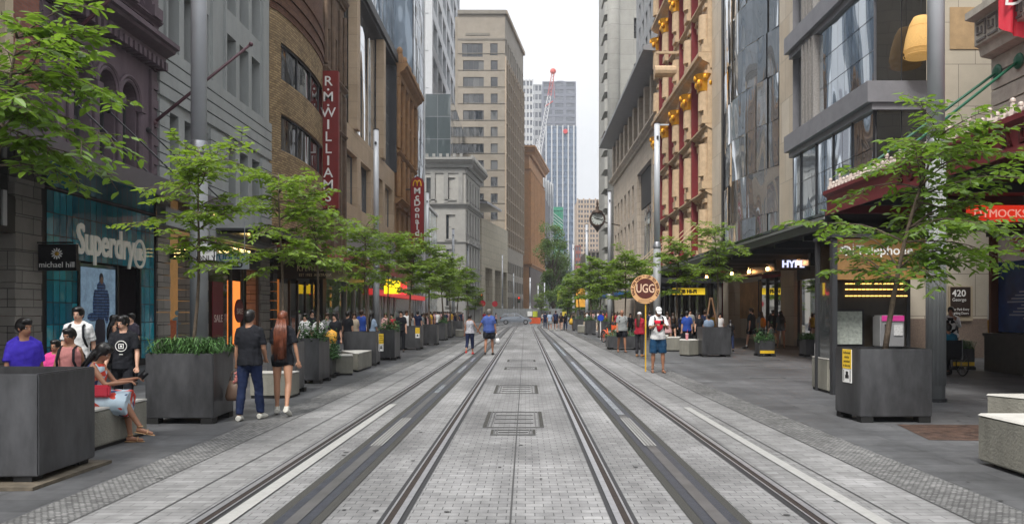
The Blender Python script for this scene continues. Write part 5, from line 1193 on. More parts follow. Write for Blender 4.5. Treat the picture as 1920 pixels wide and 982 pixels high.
pole(-9.1, 22.3, 15.5, 'biggest left pole in front of the grey rendered building', .235, .215, 6.1)
pole(-9.1, 48.8, 12.8, 'left pole standing beside the red vertical banner', .2, .17, 4.4); pole(-9.1, 74.3, 12.8, 'left pole next to the fast food sign'); pole(-9.6, 106.5, 12.8, 'left pole before the neoclassical corner'); pole(-9.5, 132, 12.8, 'thin left pole past the cross street')
random.seed(4)
for i, (px, Y, pt_, lb) in enumerate(((942, 150, 478, 'far pole in front of the stone screen building'), (963, 165, 512, 'far thin pole just right of the screen building'), (994, 140, 520, 'far pole before the orange block'), (1009, 150, 535, 'far pole at the car bonnet end'), (1021, 158, 530, 'first thin mast left of the big street tree'), (1031, 165, 533, 'mast directly below the big tree crown'), (1041, 175, 540, 'mast right of the tree trunk'), (1047, 185, 545, 'slimmest farthest mast near the crossing'))):
    pole(XP(px, Y), Y, ZP(pt_, Y), lb, .17, .13, 3.0)
# white notice on big left pole
s = empty('street_sign', (-9, 22, 3.4), 'white ONLY notice fixed on the biggest left pole', 'sign'); b = MB(); b.box(-9.02, -8.5, 21.95, 22.0, 2.98, 3.62); b.build('plate', whitesign, s, bevel=.01)
b = MB(); 
for (a0, a1, c0, c1) in ((-9.0, -8.52, 3.0, 3.02), (-9.0, -8.52, 3.58, 3.6), (-9.0, -8.98, 3.02, 3.58), (-8.54, -8.52, 3.02, 3.58)): b.box(a0, a1, 21.93, 21.95, c0, c1)
b.build('border', black, s); text('ONLY', .2, black, (-8.76, 21.94, 3.1), parent=s, ext=.003); text('NO', .2, black, (-8.76, 21.94, 3.34), parent=s, ext=.003)
# planters
plm = mat('planter_metal', (.066, .067, .071), .36, .4, var=.5, scale=2.6, bump=.06, bscale=6, streak=1); soil = mat('soil', (.03, .02, .013), .95, var=.3, scale=20, bump=.6)
plblk = mat('planter_foot', (.01, .01, .01), .6)
grassm = mat('strap_leaf', (.05, .12, .03), .55, island=.5); shrubm = mat('shrub_leaf', (.045, .11, .03), .5, island=.6)
def planter(poly, h, label, plant=None, z0=.09, stripe=False, seed=0):
    cx = sum(p[0] for p in poly) / len(poly); cy = sum(p[1] for p in poly) / len(poly)
    t = empty('planter', (cx, cy, 0), label, 'planter', 'dark metal street planters'); n = len(poly); b = MB(); wt = .035
    ins = [(cx + (p[0] - cx) * (1 - wt * 2), cy + (p[1] - cy) * (1 - wt * 2)) for p in poly]
    vs = [(p[0], p[1], z0) for p in poly] + [(p[0], p[1], h) for p in poly] + [(p[0], p[1], h) for p in ins] + [(p[0], p[1], h - .12) for p in ins]
    fs = [tuple(reversed(range(n)))]
    for i in range(n):
        j = (i + 1) % n; fs += [(i, j, n + j, n + i), (n + i, n + j, 2 * n + j, 2 * n + i), (2 * n + i, 2 * n + j, 3 * n + j, 3 * n + i)]
    b.add(vs, fs); b.build('tub', plm, t, bevel=.012)
    b = MB(); b.add([(p[0], p[1], h - .1) for p in ins], [tuple(range(n))]); b.build('soil', soil, t)
    for p in poly[:4]:
        b = MB(); q = (cx + (p[0] - cx) * .8, cy + (p[1] - cy) * .8); b.prism([(q[0] - .09, q[1] - .09), (q[0] + .09, q[1] - .09), (q[0] + .09, q[1] + .09), (q[0] - .09, q[1] + .09)], 0, z0 - .001); b.build('foot', plblk, t)
    if stripe: b = MB(); (xa, ya), (xb, yb) = stripe; b.box(xa, xb, ya - .012, ya - .001, z0 + .03, z0 + .14); b.build('yellow_strip', mat('strip_yellow', (.65, .42, .02), .5), t)
    if plant:
        random.seed(seed + 5); b = MB(); xs = [p[0] for p in ins]; ys = [p[1] for p in ins]
        if plant == 'grass':
            for k in range(620):
                x, y = random.uniform(min(xs), max(xs)), random.uniform(min(ys), max(ys)); a = random.uniform(0, 6.28); L = random.uniform(.15, .5); w_ = .009
                dx, dy = math.cos(a), math.sin(a); p0 = (x, y, h - .1); p1 = (x + dx * L * .38, y + dy * L * .38, h - .1 + L * .68); p2 = (x + dx * L * .95, y + dy * L * .95, h - .1 + L * random.uniform(.35, .8))
                b.add([(p0[0] - dy * w_, p0[1] + dx * w_, p0[2]), (p0[0] + dy * w_, p0[1] - dx * w_, p0[2]), (p1[0] + dy * w_, p1[1] - dx * w_, p1[2]), (p1[0] - dy * w_, p1[1] + dx * w_, p1[2]), p2], [(0, 1, 2, 3), (3, 2, 4)])
            m = grassm
        else:
            N_ = 900 if plant == 'shrub' else 500; hh = .42 if plant == 'shrub' else .25
            for k in range(N_):
                x, y = random.uniform(min(xs) - .05, max(xs) + .05), random.uniform(min(ys) - .05, max(ys) + .05); z = h - .1 + abs(random.gauss(0, 1)) * hh * .45 * (1 + .5 * math.sin(x * 7) * math.cos(y * 5))
                leafquad(b, Vector((x, y, z)), Vector((random.gauss(0, 1), random.gauss(0, 1), random.uniform(0, 1))).normalized(), .09)
            m = shrubm
        o = b.build('foliage', m); attach(o, t); tag(o, kind='stuff')
    return t
def leafquad(b, p, d, L, w_=.38, up=None):
    up = up or Vector((random.gauss(0, .4), random.gauss(0, .4), 1)); s_ = d.cross(up)
    if s_.length < .01: s_ = d.orthogonal()
    s_ = s_.normalized() * L * w_ * .5; n = s_.cross(d).normalized() * L * .06
    b.add([p, p + d * L * .35 + s_ + n, p + d * L * .75 + s_ * .7 + n, p + d * L, p + d * L * .75 - s_ * .7 + n, p + d * L * .35 - s_ + n], [(0, 1, 2, 3), (0, 3, 4, 5)])
def quadp(pxl, pxe, pxr, Yf, dpt, h, lb, **k):
    """front face from pxl..pxe at depth Yf, right side face running back to pxr"""
    x0, x1 = XP(pxl, Yf), XP(pxe, Yf); Yb = Yf + dpt; x2 = XP(pxr, Yb) if pxr else x1
    return planter([(x0, Yf), (x1, Yf), (x2, Yb), (x0 + .03, Yb)], h, lb, **k)
planter([(-6.2, 7.9), (-4.72, 7.85), (-4.67, 8.0), (-4.68, 9.35), (-6.1, 9.4)], 1.07, 'biggest dark planter in the left foreground with a slim tree', seed=1) if 0 else None
planter([(-6.3, 7.62), (-4.70, 7.72), (-4.72, 8.78), (-6.3, 8.9)], 1.08, 'biggest dark planter at the left edge foreground, holding a slim tree')
b = MB(); b.prism([(-6.4, 7.4), (-4.62, 7.5), (-4.6, 8.9), (-6.4, 9.0)], .001, .035); tag(b.build('base_plate', mat('rust_plate', (.09, .075, .055), .7, var=.4, scale=8)), 'thin brownish steel plate under the foreground left planter', 'ground plate')
quadp(272, 400, 438, 12.0, .95, 1.06, 'dark planter full of strappy green grass behind the seated woman', plant='grass')
quadp(500, 555, 571, 16.2, .9, 1.07, 'dark planter half hidden behind the walking couple in black')
quadp(560, 598, 618, 18.8, .95, 1.07, 'dark planter with a leafy shrub, right of the red-haired woman', plant='shrub')
quadp(612, 622, 630, 20.5, .8, .55, 'low small planter with a bright bush between shrub planter and concrete cube', plant='shrub', seed=2)
quadp(644, 705, 713, 25, 1.1, 1.07, 'dark planter with a yellow notice on its right end, behind the two concrete blocks')
quadp(712, 740, 750, 28.1, 1.2, 1.07, 'narrow dark planter with small ferns right beside the one with the yellow notice', plant='shrub', seed=3)
quadp(748, 788, 794, 35.8, 1.2, 1.07, 'fourth dark planter from the right end of the left row')
quadp(793, 819, 823, 41, 1.2, 1.07, 'dark planter just left of the embracing walkers, third from the end'); quadp(822, 835, 839, 48, 1.5, 1.07, 'dark planter with low shrubs, second from the end of the left row', plant='shrub', seed=6); quadp(838, 846, 849, 53, 1.5, 1.07, 'thin sliver of dark planter second last in the left row'); quadp(845, 866, 869, 58, 1.5, 1.07, 'last dark planter at the end of the left row')
planter([(XP(1613, 12.15), 12.15), (XP(1748, 12.15), 12.15), (XP(1748, 12.15) + .05, 13.2), (XP(1568, 12.9), 12.95)], 1.12, 'big dark planter with a yellow vehicle notice in the right foreground')
quadp(1317, 1371, None, 30.2, 1.1, 1.12, 'dark planter with a tree beside the striped takeaway cup, right pavement'); quadp(1424, 1453, None, 30.5, .75, .62, 'small low planter with a yellow strip and a fern in front of the shop door', plant='shrub', stripe=((XP(1425, 30.5), 30.5), (XP(1452, 30.5), 30.5)), seed=8)
quadp(1511, 1545, None, 30.3, .8, .66, 'small low planter behind the white shopping bag', plant='grass', seed=9); quadp(1786, 1828, None, 23.4, .8, .62, 'small low planter with a yellow strip behind the wheelchair', plant='grass', stripe=((XP(1787, 23.4), 23.4), (XP(1827, 23.4), 23.4)), seed=10)
quadp(1140, 1206, None, 36, 1.4, .62, 'long low planter with bright grass behind the two pedestrians', plant='shrub', seed=11)
quadp(1124, 1142, None, 53, 1.5, 1.1, 'dark planter behind the orange bicycle', plant='shrub', seed=12); quadp(1098, 1117, None, 60, 1.5, 1.1, 'dark planter left of the blue round sign', plant='shrub', seed=13); quadp(1074, 1096, None, 74, 2, 1.1, 'dark planter behind the group at the crossing', plant='shrub', seed=14)
def notice(x0, x1, y, z0, z1, lb, rz=0):
    s = empty('notice', ((x0 + x1) / 2, y, z0), lb, 'notice'); b = MB(); b.box(x0, x1, y, y + .008, z0, z1); b.build('plate', whitesign, s); zm = z0 + (z1 - z0) * .42
    b = MB(); b.box(x0, x1, y - .005, y, zm, z1); b.build('yellow_field', mat('notice_yellow', (.75, .5, .03), .5), s); c = (x0 + x1) / 2; h = (z1 - zm)
    for k, tx in enumerate(('Authorised', 'vehicles', 'permitted', 'in this area')): text(tx, h * .2, black, (c, y - .006, z1 - h * (.24 + .22 * k)), parent=s, ext=.001, sx=.8)
    b = MB(); w_ = x1 - x0; b.box(c - w_ * .2, c + w_ * .2, y - .003, y, z0 + (zm - z0) * .3, z0 + (zm - z0) * .55); b.box(c - w_ * .13, c + w_ * .13, y - .003, y, z0 + (zm - z0) * .55, z0 + (zm - z0) * .8)
    for dx in (-.36, .36): b.box(c + w_ * dx - .008, c + w_ * dx + .008, y - .003, y, z0 + .02, z0 + (zm - z0) * .9)
    b.build('pictogram', black, s); return s
xa = XP(1568, 12.9); xb = XP(1613, 12.15)
s = notice(0, .28, 0, 0, .52, 'yellow and white authorised vehicles notice stuck on the big right planter')
# place it on the slanted side face
p0 = Vector((xa, 12.95, 0)); p1 = Vector((xb, 12.15, 0)); s.location = (0, 0, 0)
dv = (p1 - p0).normalized(); ang = math.atan2(dv.y, dv.x); pp = p0 + dv * .28 + Vector((dv.y, -dv.x, 0)) * .014
s.matrix_parent_inverse = Matrix.Identity(4)
for c in s.children: c.matrix_parent_inverse = Matrix.Identity(4)
s.location = (pp.x, pp.y, .58); s.rotation_euler = (0, 0, ang)
s = notice(0, .22, 0, 0, .55, 'slim yellow notice on the left-row planter behind the concrete blocks')
for c in s.children: c.matrix_parent_inverse = Matrix.Identity(4)
s.location = (XP(705, 25) + .02, 25.35, .45); s.rotation_euler = (0, 0, R(58))
notice(XP(788, 35.8) - .22, XP(788, 35.8) - .02, 35.78, .55, 1.0, 'small yellow notice on the fourth planter of the left row')
# concrete blocks
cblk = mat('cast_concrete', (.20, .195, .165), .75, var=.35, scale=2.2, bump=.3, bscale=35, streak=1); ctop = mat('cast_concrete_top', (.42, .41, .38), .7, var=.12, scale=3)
def block(poly, h, lb, z0=.04):
    cx = sum(p[0] for p in poly) / len(poly); cy = sum(p[1] for p in poly) / len(poly); t = empty('concrete_bench', (cx, cy, 0), lb, 'bench', 'cast concrete bench blocks')
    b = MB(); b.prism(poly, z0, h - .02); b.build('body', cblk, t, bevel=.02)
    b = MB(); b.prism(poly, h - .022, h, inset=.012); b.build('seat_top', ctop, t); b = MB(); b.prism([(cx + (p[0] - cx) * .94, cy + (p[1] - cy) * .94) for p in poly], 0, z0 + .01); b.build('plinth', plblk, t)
block([(-5.9, 9.05), (-5.2, 9.05), (-5.17, 10.94), (-6.0, 10.94)], .5, 'long concrete bench block the woman in the floral dress sits on')
block([(XP(468, 15.6), 15.6), (XP(545, 15.6), 15.6), (XP(560, 16.1), 16.15), (XP(480, 16.1), 16.15)], .5, 'concrete block glimpsed between the legs of the couple in black')
block([(XP(621, 21.4), 21.4), (XP(662, 21.4), 21.4), (XP(661, 22.2), 22.2), (XP(626, 22.2), 22.2)], .53, 'small concrete cube, left of the pair in the left row'); block([(XP(664, 22.6), 22.6), (XP(672, 22.5), 22.5), (XP(697, 24.4), 24.4), (XP(672, 24.5), 24.5), (XP(640, 24.2), 24.2)], .53, 'larger concrete block, right of the pair in the left row')
block([(XP(709, 26.3), 26.3), (XP(718, 26.3), 26.3), (XP(718, 27), 27), (XP(705, 27), 27)], .9, 'narrow concrete block tucked behind the planter with the yellow notice') if 0 else None
block([(XP(854, 55), 55), (XP(869, 55), 55), (XP(870, 56.5), 56.5), (XP(855, 56.5), 56.5)], .5, 'distant concrete block in front of the last left planter')
block([(5.02, 4.5), (5.02, 8.88), (8.5, 8.88), (8.5, 4.5)][::-1], .56, 'big pale-topped concrete block cut by the right edge, front one'); block([(6.55, 10.4), (9.2, 10.2), (9.2, 10.95), (6.28, 10.9)], .57, 'second concrete block behind the big one at the right edge')
block([(6.27, 16.6), (6.8, 16.3), (6.9, 17.6), (6.3, 17.6)], .72, 'upright concrete block at the foot of the telephone booth')
block([(XP(1274, 31), 31.0), (XP(1292, 30.6), 30.6), (XP(1310, 31), 31), (XP(1305, 32), 32.2), (XP(1276, 32), 32.2)], .62, 'concrete block with the takeaway cup on it'); block([(XP(1249, 34.6), 34.6), (XP(1274, 34.6), 34.6), (XP(1277, 36), 36), (XP(1252, 36), 36)], .6, 'concrete block next behind the one with the cup'); block([(XP(1241, 37), 37), (XP(1252, 37), 37), (XP(1254, 39), 39), (XP(1243, 39), 39)], .6, 'thin visible slice of concrete block behind the sign holder')
block([(XP(1083, 66), 66), (XP(1097, 66), 66), (XP(1098, 68), 68), (XP(1084, 68), 68)], .62, 'pale distant concrete block by the crossing group'); block([(XP(1136, 45), 45), (XP(1144, 45), 45), (XP(1145, 46), 46), (XP(1137, 46), 46)], .6, 'narrow concrete block beside the bicycle')
t = empty('takeaway_cup', (XP(1288, 31.2), 31.2, .62), 'pink striped takeaway cup with straw on the concrete block', 'cup'); b = MB(); x = XP(1288, 31.2); b.tube([(x, 31.2, .62), (x, 31.2, .85)], [.045, .065], 12); b.build('cup', mat('cup_pink', (.6, .25, .28), .5), t); b = MB(); b.cyl((x, 31.2), .068, .85, .87, 12); b.build('lid', white, t); b = MB(); b.tube([(x, 31.2, .86), (x + .03, 31.2, 1.02)], .008, 5); b.build('straw', mat('bars_red', 0), t)
# telephone booth
t = empty('telephone_booth', (7.1, 16.8, 0), 'dark framed double telephone booth with amber lit header panel', 'telephone booth')
X0, X1, YB = 6.26, 8.2, 17.2; fr_m = darkmetal
b = MB(); b.box(X0, X0 + .1, 16.3, 16.45, 0, 3.2); b.build('left_post', fr_m, t); b = MB(); b.box(X0, X0 + .08, YB, YB + .1, 0, 3.2); b.build('rear_post', fr_m, t)
b = MB(); b.box(X1, X1 + .08, YB, YB + .1, 0, 3.2); b.build('right_post', fr_m, t); b = MB(); b.box(X0 - .03, X1 + .1, 16.25, YB + .12, 3.2, 3.27); b.build('roof', fr_m, t)
amber = mat('amber_panel', (.16, .09, .035), .2, var=.6, scale=1.2, emit=.07, ecol=(.6, .3, .08))
b = MB(); b.box(X0 + .12, X1, 16.4, 16.46, 2.35, 3.18); b.build('header_panel', amber, t)
text('Telephone', .27, whitesign, (X0 + .52, 16.39, 2.86), parent=t, ext=.004, align='LEFT', bold=.003)
b = MB(); b.tube([(X0 + .3 + .1 * math.cos(a * math.pi / 8), 16.385, 2.92 + .1 * math.sin(a * math.pi / 8)) for a in range(-2, 9)], .022, 6); b.box(X0 + .2, X0 + .38, 16.38, 16.395, 2.98, 3.02); b.box(X0 + .29, X0 + .33, 16.38, 16.395, 2.84, 3.02); b.build('emblem', whitesign, t)
b = MB(); b.box(X0 + .45, X0 + .46, 16.38, 16.395, 2.78, 3.08); b.build('divider', whitesign, t)
b = MB(); b.box(X0 + .1, X1, YB + .02, YB + .06, .3, 3.1); b.build('back_panel', mat('booth_back', (.03, .024, .018), .3, var=.4, scale=2), t)
led = mat('booth_led', (1, .7, .2), .4, emit=.8, ecol=(1, .6, .15))
for k, z in enumerate((2.28, 2.16, 2.02)):
    b = MB()
    for i in range(15): x = X0 + .62 + i * .09; b.box(x, x + .06, YB - .03, YB + .01, z, z + .022)
    b.build('led_row', led, t)
b = MB(); b.box(X0 + .15, X0 + .98, YB - .1, YB - .02, .95, 1.75); m_ = b.build('map_frame', black, t); b = MB(); b.box(X0 + .2, X0 + .93, YB - .12, YB - .1, 1.0, 1.7); b.build('map_sheet', mat('map_paper', (.33, .36, .33), .5, var=.35, scale=14), m_)
b = MB(); b.box(X1 - .55, X1 - .22, YB - .1, YB - .02, .95, 1.6); b.build('info_card', mat('card_blue', (.3, .38, .42), .5, var=.4, scale=18), t)
ph = b = MB(); b.box(7.35, 7.85, 16.55, 16.95, .95, 1.62); o = b.build('payphone', mat('payphone_grey', (.30, .30, .31), .4, .4), t, bevel=.03)
b = MB(); b.box(7.37, 7.83, 16.53, 16.549, 1.5, 1.61); b.build('pink_header', mat('payphone_pink', (.4, .03, .18), .4, emit=.1), o); b = MB(); b.box(7.62, 7.8, 16.53, 16.549, 1.2, 1.42); b.build('keypad', mat('keypad', (.5, .5, .5), .5, var=.5, scale=60), o)
b = MB(); b.tube([(7.45, 16.5, 1.42), (7.44, 16.46, 1.35), (7.45, 16.46, 1.18), (7.46, 16.5, 1.1)], [.04, .025, .025, .04], 8); b.build('handset', black, o, True); b = MB(); b.tube([(7.46, 16.48, 1.1), (7.5, 16.45, .95), (7.6, 16.5, 1.0)], .01, 5); b.build('cord', steel, o)
b = MB(); b.box(7.5, 7.7, 16.6, 16.8, 0, .95); b.build('pedestal', fr_m, t); b = MB(); b.quad((X0 + .04, 16.45, .5), (X0 + .04, YB, .5), (X0 + .04, YB, 2.3), (X0 + .04, 16.45, 2.3)); b.build('side_screen', glasshop, t)
# street clock on bracket
t = empty('street_clock', (10.35, 115, 14), 'ornate dark street clock with round white face under a finial', 'clock')
cx, cy, cz = 10.35, 115, ZP(411, 115); brz = mat('clock_bronze', (.05, .03, .02), .5, .5)
b = MB(); b.tube([(cx, cy - .35, cz), (cx, cy + .35, cz)], 1.15, 28); b.build('clock_case', brz, t)
b = MB(); b.tube([(cx, cy - .4, cz), (cx, cy - .351, cz)], .86, 28); f_ = b.build('clock_face', mat('clock_face', (.42, .45, .42), .4), t)
for a, L in ((-70, .55), (100, .75)): b = MB(); b.tube([(cx, cy - .44, cz), (cx + L * math.sin(R(a)), cy - .44, cz + L * math.cos(R(a)))], .05, 4); b.build('hand', black, f_)
b = MB()
for k in range(12): a = k * math.pi / 6; b.tube([(cx + .66 * math.sin(a), cy - .42, cz + .66 * math.cos(a)), (cx + .8 * math.sin(a), cy - .42, cz + .8 * math.cos(a))], .045, 4)
b.build('hour_marks', black, f_)
b = MB(); b.lathe((cx, cy), [(.9, cz + .75), (.7, cz + 1.15), (.2, cz + 1.4), (.28, cz + 1.65), (.12, cz + 1.9), (.2, cz + 2.15), (.02, cz + 2.9)], 12); b.build('finial', brz, t, True); b = MB(); b.lathe((cx, cy), [(.02, cz - 1.9), (.2, cz - 1.6), (.5, cz - 1.2), (.8, cz - .85)], 12); b.build('drop', brz, t, True)
b = MB(); b.tube([(cx + .9, cy, cz - .4), (13.6, cy, cz - .9)], .09, 6); b.build('bracket', brz, t)
# site fence and orange barriers beyond the crossing
t = empty('site_fence', (0, 134, 0), 'grey mesh construction fence behind the car', 'fence'); fm = mat('mesh_fence', (.22, .23, .23), .7, var=.2, scale=3)
for k in range(9):
    x = XP(925, 130) + 1.25 * k; b = MB(); b.box(x, x + 1.2, 130, 130.04, .2, 2.3); p_ = b.build('mesh_panel', fm, t)
    b = MB(); b.tube([(x - .02, 130, 0), (x - .02, 130, 2.5)], .04, 5); b.build('post', steel, t)
b = MB(); b.box(XP(989, 129), XP(998, 129), 129.8, 129.84, 1.1, 1.9); tag(b.build('notice_board', whitesign), 'white notice on the construction fence', 'sign'); b = MB(); b.box(XP(999, 129), XP(1008, 129), 129.8, 129.84, 1.0, 1.9); tag(b.build('notice_board', mat('board_yellow', (.55, .6, .05), .5)), 'yellow green notice on the construction fence', 'sign')
for k, px in enumerate((993, 1003)):
    x = XP(px, 119); b = MB(); b.box(x, x + .85, 119, 119.35, .05, .95); b.box(x + .05, x + .8, 118.95, 119.4, 0, .2); tag(b.build('water_barrier', mat('barrier_orange', (.6, .1, .03), .5), bevel=.05), ('orange plastic barrier nearest the car bonnet', 'orange plastic barrier, right one of the pair')[k], 'barrier')
b = MB(); xx = XP(905, 117)
# traffic lights
def tlight(x, y, h, lb):
    t = empty('traffic_light', (x, y, 0), lb, 'traffic light'); b = MB(); b.tube([(x, y, 0), (x, y, h)], .06, 8); b.build('post', steel, t); b = MB(); b.box(x - .22, x + .22, y - .3, y - .07, h - .95, h); h_ = b.build('signal_head', black, t)
    for k, c in enumerate(((.6, .02, .01), (.1, .06, .01), (.01, .06, .02))): b = MB(); b.tube([(x, y - .34, h - .17 - .3 * k), (x, y - .3, h - .17 - .3 * k)], .11, 10); b.build('lens', mat('lens%d' % k, c, .3, emit=1.5 if k == 0 else 0), h_)
tlight(XP(903, 106), 106, 4.2, 'traffic light left of the car above the walkers'); tlight(XP(973, 128), 128, 4.2, 'traffic light behind the car roof'); 
for px, Y, lb in ((905, 106, 'red round traffic sign under the left signal'), (928, 112, 'small red and white sign by the grey car rear')):
    x = XP(px, Y); t = empty('road_sign', (x, Y, 0), lb, 'sign'); b = MB(); b.tube([(x, Y - .5, 2.9), (x, Y - .45, 2.9)], .42, 8); b.build('plate', mat('sign_red', (.5, .03, .04), .5), t); b = MB(); b.tube([(x, Y - .4, 0), (x, Y - .4, 2.8)], .04, 6); b.build('post', steel, t)
x = XP(1126, 50); t = empty('road_sign', (x, 50, 0), 'blue round sign on a white post in front of the planters', 'sign'); b = MB(); b.tube([(x, 49.9, 1.35), (x, 49.93, 1.35)], .2, 16); b.build('plate', mat('sign_blue', (.01, .05, .4), .4), t); b = MB(); b.tube([(x, 49.97, 0), (x, 49.97, 1.5)], .03, 6); b.build('post', white, t)
# tables and chairs outside at right pavement (a-frame easel)
x = XP(1335, 36); t = empty('timber_easel', (x, 36, 0), 'leaning timber A-frame rising behind the planter on the right pavement', 'easel'); wd = mat('easel_wood', (.16, .085, .04), .6, var=.3, scale=8)
for dx, dx2 in ((-.45, 0), (.45, 0)): b = MB(); b.tube([(x + dx, 36, 0), (x + dx2 + .03 * (1 if dx > 0 else -1), 36.2, 2.35)], .045, 5); b.build('leg', wd, t)
b = MB(); b.tube([(x - .3, 36.1, 1.0), (x + .3, 36.1, 1.0)], .035, 5); b.build('crossbar', wd, t)
# ---------------------------------------------------------------- trees
bark = mat('bark', (.10, .075, .055), .9, var=.35, scale=8, bump=.5, bscale=40)
def leafmat(name, c, tr):
    m = mat(name, c, .48, var=.15, scale=3, island=.55, spec=.45); t = m.node_tree; b = t.nodes['Principled BSDF']; o = t.nodes['Material Output']
    td = N(t, 'ShaderNodeBsdfTranslucent'); mx_ = N(t, 'ShaderNodeMixShader'); mx_.inputs[0].default_value = .4; td.inputs[0].default_value = C(tr)
    t.links.new(b.outputs[0], mx_.inputs[1]); t.links.new(td.outputs[0], mx_.inputs[2]); t.links.new(mx_.outputs[0], o.inputs['Surface']); return m
leaf_n = leafmat('leaf_near', (.082, .145, .02), (.23, .39, .035)); leaf_m = leafmat('leaf_mid', (.115, .18, .024), (.3, .47, .04)); leaf_f = leafmat('leaf_far', (.09, .15, .03), (.18, .3, .05))
def make_tree(name, base, top, lean, rad, zlo, zhi, nl, leafL, seed, m, trunk_r=.045, dirs=None, layers=9, droop=.25, dens=1.):
    """slim street tree: trunk, limbs in loose layers, twigs carrying alternate leaves. local origin = base"""
    rnd = random.Random(seed); T = MB(); Lf = MB(); st = random.getstate(); random.seed(seed)
    h = top; tp = []
    for k in range(9):
        f = k / 8; tp.append(Vector((lean[0] * f ** 1.3 + .05 * math.sin(f * 5 + seed), lean[1] * f ** 1.3 + .04 * math.cos(f * 4 + seed), h * f)))
    T.tube(tp, [trunk_r * (1 - .75 * k / 8) for k in range(9)], 8)
    def on(z):
        f = min(1, max(0, z / h)) * 8; i = min(7, int(f)); return tp[i].lerp(tp[i + 1], f - i)
    cnt = 0; 
    for li in range(layers):
        z = zlo + (zhi - zlo) * (li + .2) / layers * .9; p0 = on(min(z, h * .97)); fz = (z - zlo) / (zhi - zlo); rr = rad * (1 - abs(fz - .4) ** 1.6 * .9)
        for bi in range(3):
            a = rnd.uniform(0, 6.28) if not dirs else rnd.choice(dirs) + rnd.uniform(-.55, .55)
            L = rr * rnd.uniform(.55, 1.15); up = rnd.uniform(.0, 1.1); pts = [p0.copy()]; d = Vector((math.cos(a), math.sin(a), up)).normalized(); n_ = 7
            for k in range(n_):
                d = (d + Vector((rnd.gauss(0, .12), rnd.gauss(0, .12), -droop * .4 + rnd.gauss(0, .06)))).normalized(); pts.append(pts[-1] + d * L / n_)
            T.tube(pts, [max(.004, trunk_r * .36 * (1 - k / n_)) for k in range(n_ + 1)], 5)
            for k in range(1, n_ + 1):
                for sgn in (-1, 1):
                    if rnd.random() > .92 * dens: continue
                    q = pts[k]; sd_ = d.cross(Vector((0, 0, 1))).normalized() * sgn; td = (sd_ * rnd.uniform(.5, 1) + d * rnd.uniform(.3, 1) + Vector((0, 0, rnd.uniform(-.25, .35)))).normalized(); tl = L * .42 * rnd.uniform(.6, 1.2) * (1.15 - k / n_ * .5)
                    tw = [q]; nn = max(3, int(tl / (leafL * .52)))
                    for j in range(nn): td = (td + Vector((rnd.gauss(0, .08), rnd.gauss(0, .08), -droop * .12))).normalized(); tw.append(tw[-1] + td * tl / nn)
                    T.tube([tw[0], tw[len(tw) // 2], tw[-1]], [.005, .004, .002], 3, cap=False)
                    for j in range(1, nn + 1):
                        for s2 in (-1, 1):
                            if rnd.random() < .12: continue
                            sv = td.cross(Vector((0, 0, 1))).normalized() * s2; ld = (sv + td * rnd.uniform(.3, .9) + Vector((0, 0, rnd.uniform(-.7, .15)))).normalized()
                            leafquad(Lf, tw[j], ld, leafL * rnd.uniform(.65, 1.2), .46); cnt += 1
    random.setstate(st); return T.mesh('trunk', bark, True), Lf.mesh('crown', m), cnt
def put_tree(meshes, x, y, z, label, rz=0, sc=1., name='street_tree', grp='slim street trees in planters'):
    t = empty(name, (x, y, z), label, 'tree', grp); t.rotation_euler = (0, 0, rz); t.scale = (sc, sc, sc)
    for nm, me in (('trunk', meshes[0]), ('crown', meshes[1])):
        o = bpy.data.objects.new(nm, me); COL.objects.link(o); o.parent = t
    return t
TA = make_tree('a', 0, 3.4, (.15, .1), 1.2, 1.95, 3.5, 0, .125, 21, leaf_n, .035, layers=8, dirs=[0, .3, -.4, 1.2, -1.3, 2.6, -2.6])
put_tree(TA, -5.55, 8.3, .98, 'large-leaved green tree in the left foreground planter', 0, 1.12)
TR = make_tree('r', 0, 3.3, (1.0, .2), 1.45, 1.0, 3.6, 0, .14, 33, leaf_n, .045, layers=12, dens=.95)
put_tree(TR, 5.6, 12.6, 1.0, 'leaning tree with broad bright leaves in the right foreground planter', 0, 1.1)
TM = [make_tree('m%d' % k, 0, 3.3, (.15 - .1 * k, .1), (.97), 1.5, 3.6, 0, .125, 50 + k, leaf_m, .035, layers=11, droop=.22, dens=.82) for k in range(3)]
TM2 = [make_tree('n%d' % k, 0, 3.4, (.1, .05), 1.0, 1.4, 3.7, 0, .17, 60 + k, leaf_m, .045, layers=10, droop=.12) for k in range(2)]
put_tree(TM[0], XP(355, 12.6), 12.7, .98, 'dense young tree rising from the grass planter in front of the big pole', 0, .98)
put_tree(TM[1], XP(527, 16.8), 16.8, .98, 'full young tree above the couple in black', 1, 1.1); put_tree(TM[2], XP(595, 19.4), 19.4, .98, 'young tree over the shrub planter beside the banner foot', 2.0, 1.1)
put_tree(TM[0], XP(690, 25.6), 25.6, .98, 'leaning young tree over the planter with the yellow notice', 3.4, 1.05); put_tree(TM[1], XP(728, 28.7), 28.7, .98, 'young tree just right of the left banner-side pole', 4.6, 1.05)
